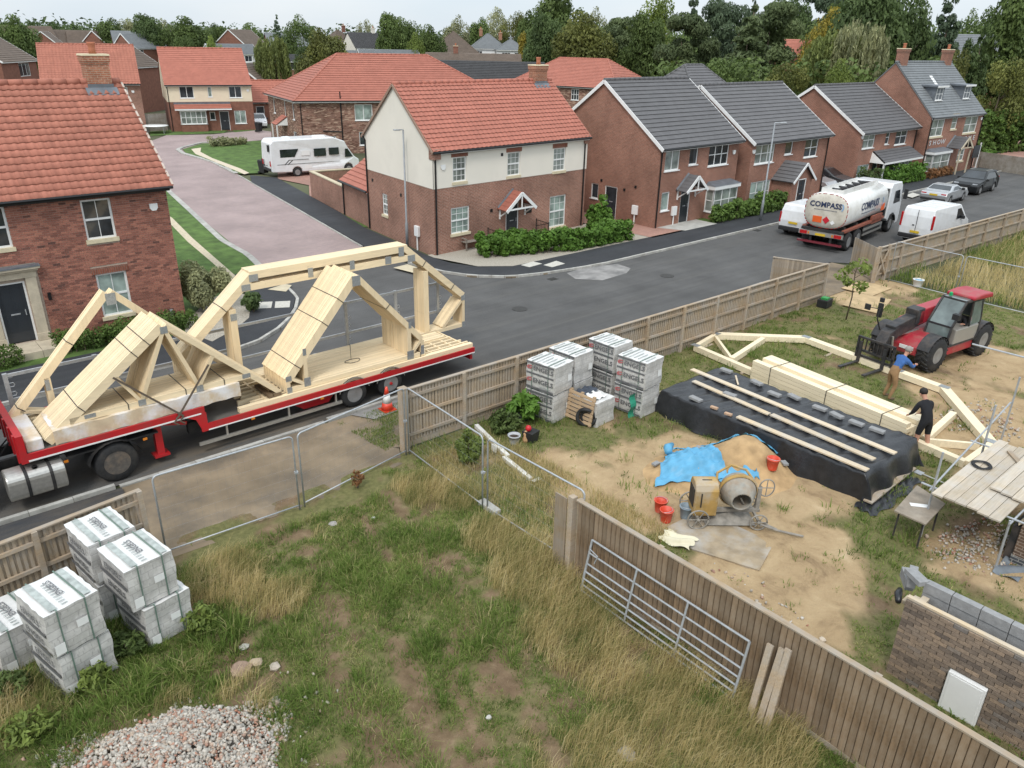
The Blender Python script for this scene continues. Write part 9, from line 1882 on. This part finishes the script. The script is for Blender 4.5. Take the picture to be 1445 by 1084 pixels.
def figure(name, label, loc, rz, pose, mats, hair, cat='person', bare_legs=False, bulk=1.0):
 """pose: dict of joint -> xyz, person faces +x"""
 t = thing(name, label, cat, loc, rz); R0 = dict(pelvis=(.145, .115), waist=(.135, .105), chest=(.165, .12), neckb=(.07, .07), neck=(.058, .055), head=(.088, .10), crown=(.07, .078), shL=.075, shR=.075, elL=.052, elR=.052, wrL=.036, wrR=.036, paL=(.042, .022), paR=(.042, .022), hipL=.098, hipR=.098, knL=.066, knR=.066, anL=.045, anR=.045, heL=.045, heR=.045, toL=.04, toR=.04)
 bl = lambda k, r: r if k in ('head', 'crown', 'neck', 'neckb', 'wrL', 'wrR', 'paL', 'paR', 'anL', 'anR', 'toL', 'toR', 'heL', 'heR') else (tuple(q * bulk for q in r) if hasattr(r, '__len__') else r * bulk)
 J = {k: (pose[k], bl(k, R0[k])) for k in R0}
 E_ = [('pelvis', 'waist'), ('waist', 'chest'), ('chest', 'neckb'), ('neckb', 'neck'), ('neck', 'head'), ('head', 'crown')]; reg = [1, 0, 0, 2, 2, 2]
 for s in 'LR':
  E_ += [('chest', 'sh' + s), ('sh' + s, 'el' + s), ('el' + s, 'wr' + s), ('wr' + s, 'pa' + s), ('pelvis', 'hip' + s), ('hip' + s, 'kn' + s), ('kn' + s, 'an' + s), ('an' + s, 'to' + s)]; reg += [0, 0, 0, 2, 1, 1, 2 if bare_legs else 1, 3]
  w, p = Vector(pose['wr' + s]), Vector(pose['pa' + s]); d = (p - w).normalized(); sd = d.cross(Vector((0, 0, 1))); sd = sd.normalized() if sd.length > .05 else Vector((0, 1, 0)); up = sd.cross(d)
  for k, (off, ln) in enumerate(((-.032, .062), (-.011, .075), (.011, .08), (.032, .07))):
   a = p + sd * off + d * .015; b = a + d * ln * .55 - up * .01; c = b + d * ln * .35 - up * .03
   for nm, q, r in (('f%d%s' % (k, s), a, .0095), ('g%d%s' % (k, s), b, .0085), ('h%d%s' % (k, s), c, .0075)): J[nm] = (tuple(q), r)
   E_ += [('pa' + s, 'f%d%s' % (k, s)), ('f%d%s' % (k, s), 'g%d%s' % (k, s)), ('g%d%s' % (k, s), 'h%d%s' % (k, s))]; reg += [2, 2, 2]
  sgn = -1 if s == 'L' else 1; a = w.lerp(p, .45) + sd * (sgn * .03); b = a + sd * (sgn * .03) + d * .035; J['th' + s] = (tuple(a), .012); J['ti' + s] = (tuple(b), .0095); E_ += [('wr' + s, 'th' + s), ('th' + s, 'ti' + s)]; reg += [2, 2]
  J.pop('he' + s, None)
 o = skin_person(t, J, E_, reg, mats); hd, cr = Vector(pose['head']), Vector(pose['crown']); upv = (cr - hd).normalized(); fw = Vector(pose.get('face', (1, 0, 0))).normalized(); sdv = upv.cross(fw).normalized(); fw = sdv.cross(upv)
 m = MB(); m.smooth = True; m.lathe([(.085, -.02), (.108, .04), (.104, .09), (.08, .135), (.04, .155), (.005, .16)], 16, hd - fw * .018 + upv * .02, upv); m.build('hair', hair, t)
 m = MB(); m.smooth = True; c = hd + fw * .1; m.tube([c + upv * .03, c + fw * .025 - upv * .015, c - upv * .025], [.008, .014, .008], 6)
 for sg in (-1, 1): e = hd + sdv * (sg * .105); m.tube([e + upv * .025, e - upv * .03], [.018, .012], 6)
 m.build('face_features', mats[2], t); m = MB()
 for sg in (-1, 1): e = hd + fw * .098 + sdv * (sg * .034) + upv * .028; m.lathe([(.011, -.004), (.009, .004), (.002, .006)], 8, e, fw)
 m.build('eyes', M_hairK, t); m = MB(); c = hd + fw * .1 - upv * .055; m.beam(c - sdv * .025, c + sdv * .025, .012, .01, upv); m.build('mouth', pm("lips", (.3, .11, .09), .05, 5, .6), t)
 return t
bend = dict(pelvis=(-.08, 0, .93), waist=(.02, 0, 1.08), chest=(.14, 0, 1.30), neckb=(.22, 0, 1.44), neck=(.26, 0, 1.49), head=(.32, 0, 1.57), crown=(.35, 0, 1.67), face=(.8, 0, -.5), shL=(.16, .19, 1.37), shR=(.16, -.19, 1.37), elL=(.36, .24, 1.10), elR=(.40, -.22, 1.12), wrL=(.60, .12, 1.06), wrR=(.64, -.10, 1.10), paL=(.68, .07, 1.07), paR=(.72, -.05, 1.12), hipL=(-.08, .10, .88), hipR=(-.08, -.10, .88), knL=(.02, .13, .48), knR=(-.02, -.13, .48), anL=(-.12, .14, .08), anR=(-.18, -.14, .08), heL=(0, 0, 0), heR=(0, 0, 0), toL=(.10, .16, .045), toR=(.05, -.16, .045))
figure('person', 'grey haired man in a blue sweatshirt and tan trousers bending beside the big truss', (23.95, 8.85, .03), rad(-22), bend, [M_sweat, M_trous, M_skin, M_boot], M_hairG, bulk=1.12)
stand = dict(pelvis=(0, 0, .92), waist=(.05, 0, 1.08), chest=(.17, 0, 1.28), neckb=(.25, 0, 1.42), neck=(.29, 0, 1.47), head=(.36, 0, 1.54), crown=(.40, 0, 1.63), face=(.8, .1, -.4), shL=(.20, .19, 1.35), shR=(.20, -.19, 1.35), elL=(.27, .26, 1.08), elR=(.24, -.25, 1.09), wrL=(.44, .20, .90), wrR=(.42, -.12, .92), paL=(.51, .18, .86), paR=(.49, -.09, .88), hipL=(0, .10, .88), hipR=(0, -.10, .88), knL=(.06, .14, .48), knR=(.02, -.14, .48), anL=(.02, .17, .08), anR=(-.10, -.15, .09), heL=(0, 0, 0), heR=(0, 0, 0), toL=(.19, .2, .045), toR=(.08, -.19, .045))
figure('person', 'man in black hoodie and shorts seen from behind at the rafter stack end', (21.2, 6.72, .03), rad(62), stand, [M_hood, M_shorts, M_skin, M_shoe], M_hairK, bare_legs=True, bulk=1.2)
sit = dict(pelvis=(0, 0, .12), waist=(.02, 0, .28), chest=(.04, 0, .5), neckb=(.06, 0, .65), neck=(.07, 0, .70), head=(.09, 0, .80), crown=(.10, 0, .90), face=(.9, .2, -.1), shL=(.03, .2, .58), shR=(.03, -.2, .58), elL=(.14, .36, .36), elR=(.2, -.25, .34), wrL=(.32, .38, .44), wrR=(.44, -.16, .42), paL=(.4, .36, .46), paR=(.52, -.14, .44), hipL=(.03, .1, .1), hipR=(.03, -.1, .1), knL=(.45, .12, .16), knR=(.45, -.12, .16), anL=(.5, .12, -.2), anR=(.5, -.12, -.2), heL=(0, 0, 0), heR=(0, 0, 0), toL=(.65, .13, -.22), toR=(.65, -.13, -.22))
c = Matrix.Rotation(rad(172.3), 3, 'Z') @ Vector((-.42, .55, 1.02)); figure('person', 'driver in a dark top sitting in the telehandler cab', (28.94 + c.x, 9.74 + c.y, 1.02), rad(172.3), sit, [M_hood, M_shorts, M_skin, M_boot], M_hairK)
